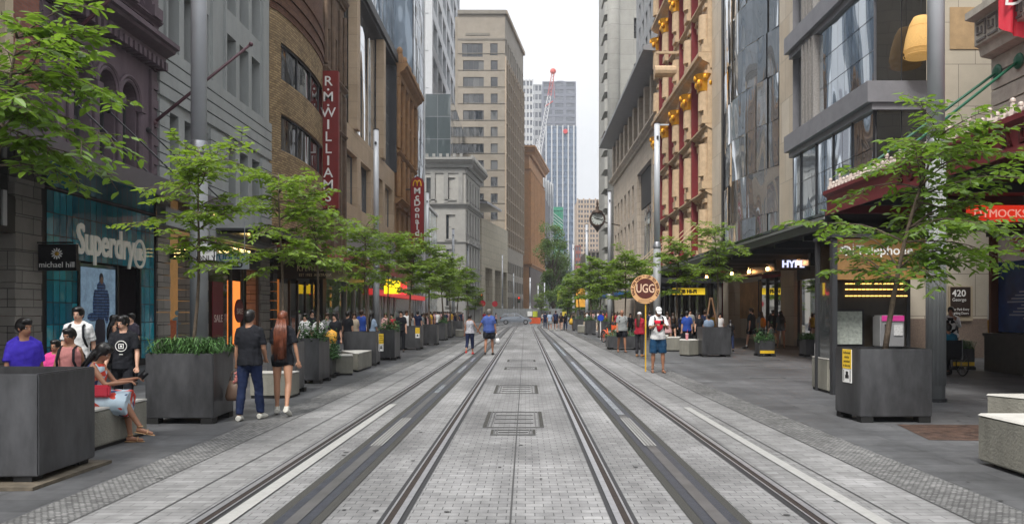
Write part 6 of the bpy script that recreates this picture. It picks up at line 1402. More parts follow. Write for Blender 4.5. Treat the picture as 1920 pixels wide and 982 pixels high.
for i, (px, Y, lb) in enumerate(((770, 36.5, 'young tree in the fourth last left planter'), (806, 41.6, 'small tree below the fast food sign'), (829, 48.7, 'tree beside the glass storefront'), (843, 54, 'small tree left of the neoclassical corner'), (858, 58.7, 'last tree of the left planter row'), (1126, 53.6, 'tree above the orange bicycle'), (1108, 61, 'tree left of the second right pole'), (1086, 75, 'tree over the crossing group planter'), (1172, 45, 'tree over the grey shirted man'), (1190, 52, 'tree behind the round sign'), (1270, 38, 'tree right of the round sign pole'), (1345, 30.8, 'light green tree in the planter beside the takeaway cup'), (1150, 66, 'tree behind the second right pole'), (1215, 60, 'tree behind the sign holder'), (1064, 95, 'small tree near the far masts'), (890, 100, 'small tree near the far left corner'), (877, 75, 'small tree before the neoclassical building'), (1016, 128, 'tiny tree at the foot of the orange block'))):
    put_tree(TM2[i % 2] if Y > 33 else TM[2], XP(px, Y), Y, .98 if Y < 80 else .1, lb, i * 1.3, 1.2 if Y < 60 else 1.35)
# big mature trees past the crossing
def big_tree(x, y, h, r, seed, label):
    rnd = random.Random(seed); T = MB(); Lf = MB(); st = random.getstate(); random.seed(seed)
    tp = [Vector((.3 * math.sin(k), .2 * math.cos(k * 2), h * .6 * k / 6)) for k in range(7)]; T.tube(tp, [.5 - .05 * k for k in range(7)], 8)
    for c in range(34):
        z = rnd.uniform(.22, 1) * h; w_ = r * (1 - ((z / h - .5) / .6) ** 2) ** .5 if abs(z / h - .5) < .59 else r * .2; a = rnd.uniform(0, 6.28); q = Vector((math.cos(a) * w_ * rnd.uniform(.2, .85), math.sin(a) * w_ * rnd.uniform(.2, .85), z))
        T.tube([tp[min(6, int(z / h * 6))], q], [.15, .03], 4); cr_ = rnd.uniform(.9, 1.7)
        for k in range(230):
            v = Vector((rnd.gauss(0, 1), rnd.gauss(0, 1), rnd.gauss(0, .75))).normalized() * cr_ * rnd.uniform(.55, 1.08); leafquad(Lf, q + v, Vector((rnd.gauss(0, 1), rnd.gauss(0, 1), rnd.gauss(0, .5))).normalized(), .42, .6)
    random.setstate(st); put_tree((T.mesh('trunk', bark), Lf.mesh('crown', leaf_f)), x, y, 0, label, name='mature_tree', grp='mature trees past the crossing')
big_tree(XP(1036, 165), 165, 19.5, 3.0, 5, 'tallest mature green tree beside the orange block'); big_tree(XP(1052, 185), 185, 15, 2.8, 6, 'second mature tree, right and lower'); big_tree(XP(1070, 150), 150, 8, 2.6, 7, 'low rounded mature tree in front of the far poles'); big_tree(XP(1098, 140), 140, 8, 3, 8, 'bushy mature tree behind the right hand planters'); big_tree(XP(1085, 200), 200, 11, 3, 9, 'farthest mature tree on the right side')
# ---------------------------------------------------------------- people
from mathutils import noise as nse
def cloth(name, c, **k): return mat('cloth_' + name, c, .85, var=k.pop('var', .12), scale=k.pop('scale', 6), bump=.35, bscale=14, spec=.2, **k)
SK = {'light': mat('skin_light', (.47, .27, .19), .5, var=.06, scale=9), 'mid': mat('skin_mid', (.38, .2, .125), .5, var=.06, scale=9), 'tan': mat('skin_tan', (.28, .135, .08), .5, var=.06, scale=9)}
eye_m = mat('eye_dark', (.015, .01, .008), .3); lip_m = mat('lip', (.25, .07, .06), .5); white_eye = mat('eye_white', (.6, .58, .55), .4)
HR = {'black': mat('hair_black', (.008, .007, .007), .38, var=.3, scale=30), 'brown': mat('hair_brown', (.035, .018, .01), .45, var=.3, scale=30), 'auburn': mat('hair_auburn', (.11, .032, .015), .38, var=.6, scale=7), 'grey': mat('hair_grey', (.14, .13, .12), .6, var=.3, scale=30)}
def evalmesh(mb, vox, sm=4, fac=.5):
    me = mb.mesh('tmp', eye_m); o = bpy.data.objects.new('tmp', me); WS.collection.objects.link(o)
    m = o.modifiers.new('r', 'REMESH'); m.mode = 'VOXEL'; m.voxel_size = vox; m.use_smooth_shade = True
    s = o.modifiers.new('s', 'SMOOTH'); s.iterations = sm; s.factor = fac
    WS.view_layers[0].update(); dg = WS.view_layers[0].depsgraph; r = bpy.data.meshes.new_from_object(o.evaluated_get(dg)); bpy.data.objects.remove(o); bpy.data.meshes.remove(me); r.materials.clear(); return r
def V(*a): return Vector(a)
def rx(v, a): c, s = math.cos(a), math.sin(a); return V(v.x, v.y * c - v.z * s, v.y * s + v.z * c)
def joints(sex, p):
    """local person frame: x right, y forward, z up; angles in degrees, + forward"""
    w_ = .88 if sex == 'f' else 1.04; J = {}
    hz_ = p.get('hip', .93); J['pel'] = V(0, 0, hz_); lean = R(p.get('lean', 0)); lat = p.get('lat', 0)
    J['lean'] = lean
    up = lambda x, z, y=0: J['pel'] + rx(V(x + lat * (z - hz_), y, z - hz_), -lean)
    J['up'] = up
    for s, k in ((-1, 'l'), (1, 'r')):
        a, b, sp = [R(q) for q in p.get('leg' + k, (0, 0, 2))]; tw = R(p.get('ltw' + k, 0))
        h = J['pel'] + V(s * .088, 0, -.02); d1 = V(s * math.sin(sp), math.sin(a) * math.cos(sp), -math.cos(a) * math.cos(sp)); d2 = V(s * math.sin(sp) * .4 + math.sin(tw), math.sin(a - b), -math.cos(a - b)).normalized()
        kn = h + d1 * .425; an = kn + d2 * .42; J['hip' + k], J['kn' + k], J['an' + k], J['sd' + k] = h, kn, an, d2
        a, b, ab, inw = [R(q) for q in p.get('arm' + k, (0, 8, 8, 0))]
        sh = up(s * .162 * w_, 1.405) if hz_ == .93 else J['pel'] + rx(V(s * .162 * w_ + lat * .5, 0, .475), -lean)
        d1 = V(s * math.sin(ab), math.sin(a) * math.cos(ab), -math.cos(a) * math.cos(ab)); e = sh + d1 * .285
        d2 = V(s * math.sin(ab) * .6 - s * math.sin(inw), math.sin(a + b) * math.cos(inw), -math.cos(a + b) * math.cos(inw)).normalized(); wr = e + d2 * .25
        J['sh' + k], J['el' + k], J['wr' + k], J['fd' + k] = sh, e, wr, d2
    return J
def tz(J, z, x=0, y=0): return J['pel'] + rx(V(x + 0, y, z - .93), -J['lean'])
def person(name, label, x, y, h=1.75, yaw=0, sex='m', skin='light', hair=('black', 'short'), top=('tee', None), bot=('trousers', None), shoes=None, pose={}, fat=1., head=(0, 0), lod=0, group=None, extra=None, z=0, face=True, dress_len=None, sock=None):
    """yaw: direction faced, degrees, 0 = away from the camera (+Y), 180 = towards the camera"""
    J = joints(sex, pose); f = fat; T = lambda zz, xx=0, yy=0: tz(J, zz, xx, yy); vox = (.012, .022)[min(lod, 1)]
    fem = sex == 'f'; B_ = MB(); n = 12
    trunk = [(.84, .13, .10), (.92, .168 if not fem else .172, .115), (1.02, .148 if not fem else .14, .105), (1.12, .14 if not fem else .122, .1), (1.22, .155 if not fem else .135, .108), (1.32, .17 if not fem else .148, .115 if not fem else .12), (1.40, .15 if not fem else .135, .095), (1.455, .085, .07), (1.48, .06, .06), (1.56, .056, .06)]
    B_.tube([T(a) for a, _, _ in trunk], [(b * (f if a < 1.35 else 1), c * (f if a < 1.4 else 1)) for a, b, c in trunk], n, ref=(1, 0, 0))
    hy, hp = R(head[0]), R(head[1]); HM = Matrix.Rotation(-hy, 3, 'Z') @ Matrix.Rotation(-hp, 3, 'X'); hb = T(1.525)
    H_ = lambda dx, dy, dz: hb + HM @ V(dx, dy + .012, dz)
    hd = lambda c, r, b=B_: b.ell(H_(*c), r, 12, 8, HM)
    hd((0, -.01, .105), (.074, .094, .098)); hd((0, .02, .05), (.056, .068, .068)); hd((0, .055, .02), (.03, .028, .026))
    if lod == 0:
        hd((0, .088, .075), (.012, .02, .026)); hd((0, .098, .062), (.017, .013, .01)); hd((-.076, -.005, .08), (.01, .02, .03)); hd((.076, -.005, .08), (.01, .02, .03)); hd((0, .078, .032), (.024, .012, .012)); hd((0, .075, .115), (.05, .016, .012))
    for s, k in ((-1, 'l'), (1, 'r')):
        sh, e, wr, fd = J['sh' + k], J['el' + k], J['wr' + k], J['fd' + k]; t_ = .92 if fem else 1.05
        B_.tube([T(1.48, s * .035), T(1.43, s * .1, -.005), sh], [.04, .042, .046], 8); B_.tube([T(1.38, s * .09), sh, sh.lerp(e, .35), e, e.lerp(wr, .3), wr, wr + fd * .03], [.05, .052 * t_, .046 * t_, .037 * t_, .039 * t_, .026 * t_, .025 * t_], 8)
        hp_, kn, an, d2 = J['hip' + k], J['kn' + k], J['an' + k], J['sd' + k]; tk = 1. if fem else 1.02
        B_.tube([J['pel'] + V(s * .07, 0, .02), hp_, hp_.lerp(kn, .35), hp_.lerp(kn, .8), kn, kn.lerp(an, .28), kn.lerp(an, .7), an], [.085, .092 * f ** .5, .082 * f ** .5, .06, .055, .056 * tk, .038, .033], 10)
        fw = V(math.sin(R(pose.get('ft' + k, s * 8))), math.cos(R(pose.get('ft' + k, s * 8))), 0); pt_ = R(pose.get('fp' + k, 0)); fw = (fw * math.cos(pt_) + V(0, 0, -math.sin(pt_))).normalized(); J['fw' + k] = fw
        up_ = V(0, 0, 1); B_.tube([an - fw * .05 + up_ * (-.045), an + up_ * -.04, an + fw * .08 + up_ * -.055, an + fw * .17 + up_ * -.065], [.03, .036, .032, .02], 8)
        if lod == 0:                                             # palm
            side = fd.cross(V(0, 1, 0) if abs(fd.y) < .7 else V(0, 0, 1)).normalized(); pn = side.cross(fd); J['hs' + k] = (side, pn)
            B_.tube([wr, wr + fd * .04, wr + fd * .085], [(.026, .017), (.040, .016), (.038, .014)], 8, ref=side)
        else: B_.tube([wr, wr + fd * .08, wr + fd * .15], [.026, .036, .02], 6)
    me = evalmesh(B_, vox, 5 if lod == 0 else 3); nb = len(me.polygons)
    # merge facial marks and fingers into the body mesh
    X = MB(); mats = [SK[skin], eye_m, lip_m, white_eye]
    if lod == 0:
        for s, k in ((-1, 'l'), (1, 'r')):
            wr, fd = J['wr' + k], J['fd' + k]; side, pn = J['hs' + k]; curl = R(pose.get('curl' + k, 22)); X.cm = 0
            for i, (o_, L, rr) in enumerate(((-.029, .068, .0085), (-.01, .077, .009), (.010, .072, .0088), (.028, .058, .0078))):
                q = wr + fd * .075 + side * o_; dv = fd.copy(); pts = [q]
                for j in range(3): dv = (dv * math.cos(curl) + pn * math.sin(curl) * (1 if fd.z < 0 else -1)).normalized(); pts.append(pts[-1] + dv * L * (.46, .32, .24)[j])
                X.tube(pts, [rr, rr, rr * .92, rr * .7], 6)
            th = side * (-.8 if s > 0 else .8) ; q = wr + fd * .03 + th * .03; X.tube([q, q + th * .03 + fd * .025, q + th * .035 + fd * .055], [.012, .011, .008], 6)
        if face:
            for s in (-1, 1):
                X.cm = 3; hd((s * .03, .0705, .088), (.0135, .009, .006), X); X.cm = 1; hd((s * .03, .077, .088), (.0062, .005, .006), X); hd((s * .031, .078, .109), (.02, .006, .0032), X)
            X.cm = 2; hd((0, .088, .032), (.021, .006, .0065), X)
    bm = bmesh.new(); bm.from_mesh(me)
    if X.v:
        m2 = X.mesh('x', mats); b0 = len(bm.faces); bm.from_mesh(m2); bpy.data.meshes.remove(m2)
    bm.to_mesh(me); bm.free(); me.materials.clear()
    for m in mats: me.materials.append(m)
    me.polygons.foreach_set('use_smooth', [True] * len(me.polygons)); me.update(); me.name = 'body'
    if X.v:
        mi = [0] * nb + X.m; me.polygons.foreach_set('material_index', mi[:len(me.polygons)])
    parts = [('body', me, None)]
    def part(nm, mb, m, v=None, sm=3): 
        q = evalmesh(mb, v or vox, sm); q.name = nm
        if lod == 0 and nm in ('shirt', 'trousers', 'shorts', 'dress', 'skirt'):      # cloth folds
            nn_ = [vv.normal.copy() for vv in q.vertices]
            for vv, nv_ in zip(q.vertices, nn_):
                c = vv.co; k = nse.noise(V(c.x * 13, c.y * 13, c.z * 5 + x)) * .011 + nse.noise(V(c.x * 9 + c.z * 14, c.y * 9, c.z * 16)) * .006; vv.co = c + nv_ * (k + .002)
        ms_ = m if isinstance(m, list) else [m]
        for mm in ms_: q.materials.append(mm)
        q.polygons.foreach_set('use_smooth', [True] * len(q.polygons)); parts.append((nm, q, m))
    # ---- top
    kind, tm = top; ex = .018 if lod == 0 else .02
    zb = {'tee': .86, 'tank': .9, 'long': .86, 'dress': .95, 'polo': .84}[kind]; tb = MB(); rows = [(a, b, c) for a, b, c in trunk if a >= zb - .001 and a < 1.46]
    if rows[0][0] > zb + .01: rows = [(zb, .165, .12)] + rows
    loose = .012 if kind != 'tank' else .004
    tb.tube([T(a) for a, _, _ in rows], [(b * f + ex + (loose if a < 1.35 else 0), c * f + ex + (loose * 1.5 if a < 1.3 else 0)) for a, b, c in rows], n, ref=(1, 0, 0))
    for s, k in ((-1, 'l'), (1, 'r')):
        sh, e, wr = J['sh' + k], J['el' + k], J['wr' + k]
        if kind in ('tee', 'polo'): tb.tube([T(1.472, s * .042, -.004), T(1.437, s * .11, -.005), sh], [.052, .055, .058], 8); tb.tube([T(1.385, s * .09), sh, sh.lerp(e, .4), sh.lerp(e, .78)], [.058, .063, .062, .066], 10)
        elif kind == 'long': tb.tube([T(1.472, s * .042, -.004), T(1.437, s * .11, -.005), sh], [.052, .055, .058], 8); tb.tube([T(1.385, s * .09), sh, e, wr], [.058, .063, .052, .038], 10)
        else: tb.tube([T(1.41, s * .08), T(1.425, s * .14)], [.045, .04], 8)
    if kind == 'dress' or dress_len: pass
    part('dress' if kind == 'dress' else 'shirt', tb, tm)
    # ---- bottom
    bk, bmt = bot; bb = MB()
    if bk in ('trousers', 'shorts', 'short_shorts', 'capri', 'kneeshorts'):
        bb.tube([T(.80), T(.86), T(.93), T(1.0)], [(.11 * f, .085), (.15 * f + .012, .108 * f + .014), (.17 * f + .014, .118 * f + .016), (.152 * f + .012, .106 * f + .014)], n, ref=(1, 0, 0))
        fr_ = {'trousers': 2, 'capri': 1.62, 'kneeshorts': .96, 'shorts': .72, 'short_shorts': .25}[bk]
        for s, k in ((-1, 'l'), (1, 'r')):
            hp_, kn, an = J['hip' + k], J['kn' + k], J['an' + k]; pts = [J['pel'] + V(s * .072, 0, .02), hp_]; rr = [.1 * f ** .5, .108 * f ** .5]
            wl = 1.25 if bk in ('shorts', 'kneeshorts') else 1.
            if fr_ <= 1:
                pts += [hp_.lerp(kn, fr_ * .5), hp_.lerp(kn, fr_)]; rr += [.1 * wl * f ** .5, (.086 if bk != 'short_shorts' else .1) * wl]
            else: pts += [hp_.lerp(kn, .4), kn, kn.lerp(an, (fr_ - 1) * .5), kn.lerp(an, (fr_ - 1) * .97)]; rr += [.095, .07, .066, .058]
            bb.tube(pts, rr, 10)
        part({'trousers': 'trousers', 'capri': 'trousers'}.get(bk, 'shorts'), bb, bmt)
    elif bk in ('skirt', 'dress', 'long_skirt'):
        L = {'skirt': .4, 'dress': .5, 'long_skirt': .82}[bk]
        c = (J['knl'] + J['knr']) / 2; d_ = (c - J['pel']).normalized(); w1 = .2 + abs((J['knl'] - J['knr']).length) * .25
        bb.tube([T(1.04), T(.95), J['pel'] + d_ * .08, J['pel'] + d_ * L * .6, J['pel'] + d_ * L], [(.145, .115), (.175, .13), (.185, .145), (w1, .17), (w1 + .03, .18)], 16, ref=(1, 0, 0))
        part('skirt', bb, bmt)
    # ---- shoes
    if shoes:
        for k in 'lr':
            an, fw = J['an' + k], J['fw' + k]; sb = MB(); up_ = V(0, 0, 1)
            if shoes[0] == 'sandal': 
                sb.tube([an - fw * .07 + up_ * -.078, an + fw * .05 + up_ * -.082, an + fw * .19 + up_ * -.085], [(.036, .008), (.04, .008), (.03, .008)], 8, ref=fw.cross(up_)); sb.tube([an + fw * .1 + up_ * -.07 + fw.cross(up_) * .045, an + fw * .1 + up_ * -.02, an + fw * .1 + up_ * -.07 - fw.cross(up_) * .045], .012, 5); sb.tube([an + up_ * .0, an + up_ * .015], .042, 8)
            else:
                hi = .03 if shoes[0] == 'high' else -.015
                sb.tube([an - fw * .06 + up_ * -.05, an + up_ * -.045, an + fw * .1 + up_ * -.058, an + fw * .19 + up_ * -.066], [.045, .05, .045, .03], 10); sb.tube([an + up_ * -.05, an + up_ * hi], .046, 8); sb.box(0, 0, 0, 0, 0, 0) if 0 else None
            part('sandal' if shoes[0] == 'sandal' else 'shoe', sb, shoes[1], v=.009 if lod == 0 else .02, sm=1)
    if sock and lod == 0:
        for k in 'lr': sb = MB(); sb.tube([J['an' + k] + V(0, 0, -.02), J['an' + k] - J['sd' + k] * .07], .043, 8); part('sock', sb, sock)
    # ---- hair
    hb_ = MB(); hk, hs_ = hair[:2]
    if hs_ != 'bald' and hs_ not in ('cap',):
        hd((0, -.022, .122), (.091, .107, .108), hb_); hd((0, .028, .172), (.078, .074, .05), hb_)
        if hs_ in ('short',): hd((0, -.06, .075), (.074, .058, .068), hb_); hd((.07, -.01, .11), (.018, .04, .04), hb_); hd((-.07, -.01, .11), (.018, .04, .04), hb_)
        if hs_ == 'fringe': hd((0, .06, .145), (.066, .04, .035), hb_); hd((0, -.05, .08), (.076, .06, .07), hb_); hd((.065, .02, .11), (.022, .04, .05), hb_); hd((-.065, .02, .11), (.022, .04, .05), hb_)
        if hs_ == 'bun': hd((0, -.05, .09), (.075, .06, .07), hb_); hd((0, -.12, .1), (.045, .04, .045), hb_)
        if hs_ in ('long', 'verylong', 'shoulder'):
            L = {'long': .42, 'verylong': .62, 'shoulder': .22}[hs_]; a = H_(0, -.05, .12); tz0 = T(1.4, 0, -.13 * f); e_ = T(1.54 - L, 0, -.145 * f)
            hb_.tube([a, H_(0, -.075, .02), tz0, tz0.lerp(e_, .5), e_], [(.07, .05), (.088, .05), (.105, .038), (.1, .035), (.06, .02)], 12, ref=(1, 0, 0)); hb_.tube([H_(.066, 0, .12), H_(.075, -.01, .04), T(1.44, .085, -.02)], [.022, .026, .02], 6); hb_.tube([H_(-.066, 0, .12), H_(-.075, -.01, .04), T(1.44, -.085, -.02)], [.022, .026, .02], 6)
        part('hair', hb_, HR[hk], v=.01 if lod == 0 else .02, sm=4)
        if lod == 0 and hs_ in ('long', 'verylong'):             # loose strands
            sb = MB(); rs = random.Random(int(abs(x) * 100))
            for i in range(60):
                xx = rs.uniform(-.1, .1); L2 = L * rs.uniform(.75, 1.08); sb.tube([H_(xx * .7, -.09 - rs.uniform(0, .02), .08), T(1.4, xx * 1.1, -.165 * f), T(1.54 - L2, xx * 1.05 + rs.uniform(-.02, .02), -.17 * f)], [.006, .007, .002], 4)
            q = sb.mesh('hair_strands', HR[hk], True); parts.append(('hair_strands', q, None))
    elif hs_ == 'cap' or hs_ == 'bald':
        if hs_ == 'bald': hd((0, -.05, .07), (.08, .06, .045), hb_); part('hair', hb_, HR[hk], v=.012, sm=3)
        else:
            cm = hair[2]; hd((0, -.012, .14), (.086, .104, .072), hb_); hb_.tube([H_(0, .07, .13), H_(0, .15, .115)], [(.07, .012), (.055, .008)], 10, ref=(1, 0, 0)); part('cap', hb_, cm, v=.01, sm=1); hb2 = MB(); hd((0, -.045, .07), (.08, .06, .055), hb2)
            if fem: hb2.tube([H_(0, -.08, .06), T(1.42, 0, -.12), T(1.15, 0, -.16)], [(.07, .05), (.095, .045), (.06, .03)], 10, ref=(1, 0, 0))
            part('hair', hb2, HR[hk], v=.014, sm=3)
    # ---- place
    zmin = min(v.co.z for q in parts for v in q[1].vertices if q[0] in ('body', 'shoe', 'sandal')); sc = h / 1.75
    zoff = z - zmin * sc if 'hip' not in pose or pose.get('ground', True) else z
    t = empty('person', (x, y, zoff), label, 'person', group); t.rotation_euler = (0, 0, R(-yaw)) ; t.scale = (sc,) * 3
    for nm, q, _ in parts:
        o = bpy.data.objects.new(nm, q); COL.objects.link(o); o.parent = t
    if extra: extra(t, J, T, H_)
    return t
def sub(t, nm, mb, m, smooth=True):
    o = mb.build(nm, m, None, smooth); o.parent = t; return o
bagtan = mat('bag_taupe', (.16, .10, .07), .5, var=.15, scale=8, bump=.1); navy = cloth('navy', (.012, .018, .05)); blk = cloth('black', (.011, .012, .016)); denim = cloth('denim', (.012, .02, .055)); whitec = cloth('white', (.6, .6, .6)); greyc = cloth('grey', (.22, .23, .23)); redc = cloth('red', (.28, .015, .03)); bluec = cloth('blue', (.02, .055, .26)); royal = cloth('royal', (.05, .03, .4)); pinkc = cloth('pink', (.48, .2, .19)); hotp = cloth('hotpink', (.5, .05, .2)); tealc = cloth('teal', (.01, .12, .2)); shoew = mat('shoe_white', (.5, .49, .44), .6); shoed = mat('shoe_dark', (.02, .017, .015), .6); sand_m = mat('sandal_tan', (.4, .24, .12), .6); brownl = mat('sandal_brown', (.06, .03, .02), .6)
def worldpart(t, name, mb, m, lab=None, cat=None):
    o = mb.build(name, m, None, True); return tag(o, lab, cat)
def toW(t, v): return t.matrix_basis @ v if False else Vector(t.location) + (Matrix.Rotation(t.rotation_euler.z, 3, 'Z') @ (Vector(v) * t.scale[0]))
# 1 man in black tee, seen from behind, with handbag
WALK = dict(legl=(14, 4, 2), legr=(-14, 14, 2), arml=(-12, 14, 8, 0), armr=(14, 16, 8, 0), fpr=14)
P1_ = person('person', 'man seen from behind in black tee and dark blue jeans carrying a taupe handbag', XP(468, 12.4), 12.4, 1.70, 4, 'm', 'mid', ('black', 'short'), ('tee', blk), ('trousers', denim), ('trainer', shoew), dict(legl=(-6, 5, 3), legr=(12, 3, 3), arml=(3, 8, 9, 0), armr=(6, 40, 10, 15), curll=50, fpr=0), 1.06)
Jp = joints('m', dict(arml=(3, 8, 9, 0))); hw = toW(P1_, Jp['wrl'] + Jp['fdl'] * .1)
t = empty('handbag', (hw.x, hw.y, hw.z - .45), 'taupe leather bucket handbag with a tied scarf hanging from the man in black tee', 'bag')
b = MB(); c = hw + V(-.04, 0, 0); b.tube([c + V(0, 0, -.48), c + V(0, 0, -.42), c + V(0, 0, -.3), c + V(0, 0, -.17)], [(.12, .07), (.145, .085), (.12, .07), (.075, .035)], 14, ref=(1, 0, 0)); b.build('bag_body', bagtan, t, True)
b = MB(); b.tube([c + V(-.07, 0, -.18), c + V(-.04, 0, -.05), c + V(0.04, 0, .0), c + V(.06, 0, -.05), c + V(.07, 0, -.18)], .009, 6); b.build('handle', bagtan, t, True)
b = MB(); rs = random.Random(2)
for k in range(14): b.ell(c + V(.04 + rs.uniform(-.03, .04), -.05, -.1 + rs.uniform(-.1, .06)), (.022, .012, .02), 6, 4)
b.build('scarf', mat('scarf_multi', (.5, .18, .16), .7, var=1., scale=60), t)
# 2 red-haired woman
person('person', 'woman seen from behind with long auburn hair, black top and white trainers', XP(530, 13.0), 13.0, 1.66, -3, 'f', 'mid', ('auburn', 'verylong'), ('tee', blk), ('short_shorts', blk), ('high', shoew), dict(legl=(8, 2, 3), legr=(-12, 12, 4), arml=(12, 22, 8, 0), armr=(-4, 10, 16, 0), fpr=22), 1.0)
# 3 seated woman in floral dress, facing +X, looking at phone
floral = mat('floral_cloth', (.45, .55, .62), .8); ft_ = floral.node_tree; pb = ft_.nodes['Principled BSDF']; vo = N(ft_, 'ShaderNodeTexVoronoi'); vo.inputs['Scale'].default_value = 13; ge = N(ft_, 'ShaderNodeNewGeometry'); crf = N(ft_, 'ShaderNodeValToRGB'); crf.color_ramp.interpolation = 'CONSTANT'
el = crf.color_ramp.elements; el[0].position = 0; el[0].color = (.42, .52, .6, 1); el[1].position = .5; el[1].color = (.5, .05, .03, 1)
for ps, cc in ((.64, (.03, .05, .14, 1)), (.74, (.55, .2, .1, 1)), (.84, (.42, .52, .6, 1))): q = el.new(ps); q.color = cc
ft_.links.new(ge.outputs['Position'], vo.inputs['Vector']); ft_.links.new(vo.outputs['Color'], crf.inputs[0]); ft_.links.new(crf.outputs[0], pb.inputs['Base Color'])
SITW = dict(hip=.62, lean=10, legl=(84, 78, 3), legr=(94, 62, -5), ltwr=0, arml=(38, 62, 4, 6), armr=(36, 60, 6, 8), curll=40, curlr=40, fpr=10, fpl=0, ftl=0, ftr=0)
def joints_sit(): return joints('f', SITW)
def tzfix(J, z, x=0, y=0): return J['pel'] + rx(V(x, y, z - .93), -J['lean'])
P3_ = person('person', 'seated woman in a pale blue floral dress with long black hair, using her phone', -5.52, 10.15, 1.66, 82, 'f', 'tan', ('black', 'verylong'), ('dress', floral), ('dress', floral), ('sandal', sand_m), SITW, .95, (0, 34), z=0)
Js = joints('f', SITW); hwl = toW(P3_, Js['wrl'] + Js['fdl'] * .12)
b = MB(); b.tube([hwl + V(-.03, -.02, -.02), hwl + V(.06, -.02, .07)], [(.038, .006), (.038, .006)], 4); worldpart(None, 'mobile_phone', b, black, 'dark phone held by the seated woman in the floral dress', 'phone')
lap = toW(P3_, Js['pel'] + V(0.02, .22, .14)); t = empty('handbag', lap, 'coral red shoulder bag on the seated woman lap', 'bag'); coral = mat('bag_coral', (.5, .035, .06), .45, bump=.1)
b = MB(); b.box(lap.x - .12, lap.x + .12, lap.y - .2, lap.y - .12, lap.z - .06, lap.z + .09); b.build('bag_body', coral, t, bevel=.02); b = MB(); sh_ = toW(P3_, Js['shr'] + V(0, .02, .06)); b.tube([lap + V(-.1, -.14, .08), lap + V(-.08, -.14, .22), sh_], .007, 5); b.build('strap', coral, t)
# 4-10 left crowd walking along behind planters
person('person', 'woman in a royal blue tee with her hair tied back, left edge', XP(45, 9.3), 9.3, 1.60, 150, 'f', 'tan', ('black', 'bun'), ('tee', royal), ('trousers', denim), ('trainer', shoew), WALK, 1.15, (-38, 0))
def backpack(c, m=blk):
    def f(t, J, T, H_):
        b = MB(); b.tube([T(.98, 0, -.2), T(1.1, 0, -.22), T(1.32, 0, -.2), T(1.42, 0, -.16)], [(.12, .05), (.15, .085), (.14, .08), (.08, .04)], 10, ref=(1, 0, 0)); sub(t, 'backpack', b, c)
        for s in (-1, 1): b = MB(); b.tube([T(1.44, s * .1, -.12), T(1.475, s * .1, 0), T(1.42, s * .105, .115), T(1.25, s * .12, .155), T(1.08, s * .15, .06)], [(.02, .008)] * 5, 6, ref=(1, 0, 0)); sub(t, 'strap', b, m)
    return f
person('person', 'tall smiling young man in a white tee with a black backpack', XP(147, 13.2), 13.2, 1.76, 168, 'm', 'light', ('black', 'short'), ('tee', whitec), ('trousers', greyc), ('trainer', shoed), WALK, 1., (6, 0), extra=backpack(blk))
person('person', 'girl in a dusty pink sleeveless top wearing a dark backpack', XP(131, 10.2), 10.2, 1.47, 175, 'f', 'tan', ('black', 'bun'), ('tank', pinkc), ('shorts', denim), ('trainer', shoew), WALK, 1.05, (10, 4), extra=backpack(blk))
person('person', 'small child in hot pink half hidden behind the girl in dusty pink', XP(104, 11.4), 11.4, 1.28, 160, 'f', 'tan', ('black', 'long'), ('tee', hotp), ('shorts', denim), ('trainer', shoew), WALK, 1., (20, 0))
def chestlogo(t, J, T, H_):
    b = MB(); b.tube([T(1.24 + .085 * math.sin(a * math.pi / 10), .085 * math.cos(a * math.pi / 10), .158) for a in range(21)], .006, 4, cap=False)
    for (a0, a1, c0, c1) in ((-.04, .04, 1.27, 1.28), (-.04, .04, 1.2, 1.21), (-.04, -.03, 1.21, 1.27), (.03, .04, 1.21, 1.27), (-.015, .015, 1.225, 1.255), (-.03, .03, 1.1, 1.11)):
        b.add([T(c0, a0, .16), T(c0, a1, .16), T(c1, a1, .16), T(c1, a0, .16)], [(0, 1, 2, 3)])
    sub(t, 'printed_logo', b, whitesign, False)
person('person', 'young man in a black tee with a white ring logo', XP(232, 12.3), 12.3, 1.62, 168, 'm', 'light', ('black', 'fringe'), ('tee', blk), ('trousers', blk), ('trainer', shoed), dict(WALK, arml=(8, 20, 10, 0)), .95, (28, 4), extra=chestlogo)
person('person', 'woman with long dark hair in a black vest in the teal shop doorway', XP(214, 18), 18, 1.6, 60, 'f', 'mid', ('black', 'long'), ('tank', blk), ('trousers', blk), ('trainer', shoed), {}, 1., lod=1)
person('person', 'smiling woman in a striped dark tee beside the teal shop doorway', XP(246, 18.4), 18.4, 1.64, 185, 'f', 'light', ('black', 'bun'), ('tee', cloth('stripe', (.04, .035, .05))), ('trousers', blk), ('trainer', shoed), {}, .95, lod=1)
person('person', 'passer-by in grey, cut off by the left edge', XP(-52, 9.0), 9.0, 1.6, 160, 'm', 'tan', ('black', 'short'), ('tee', greyc), ('trousers', blk), ('trainer', shoed), WALK, 1.1)
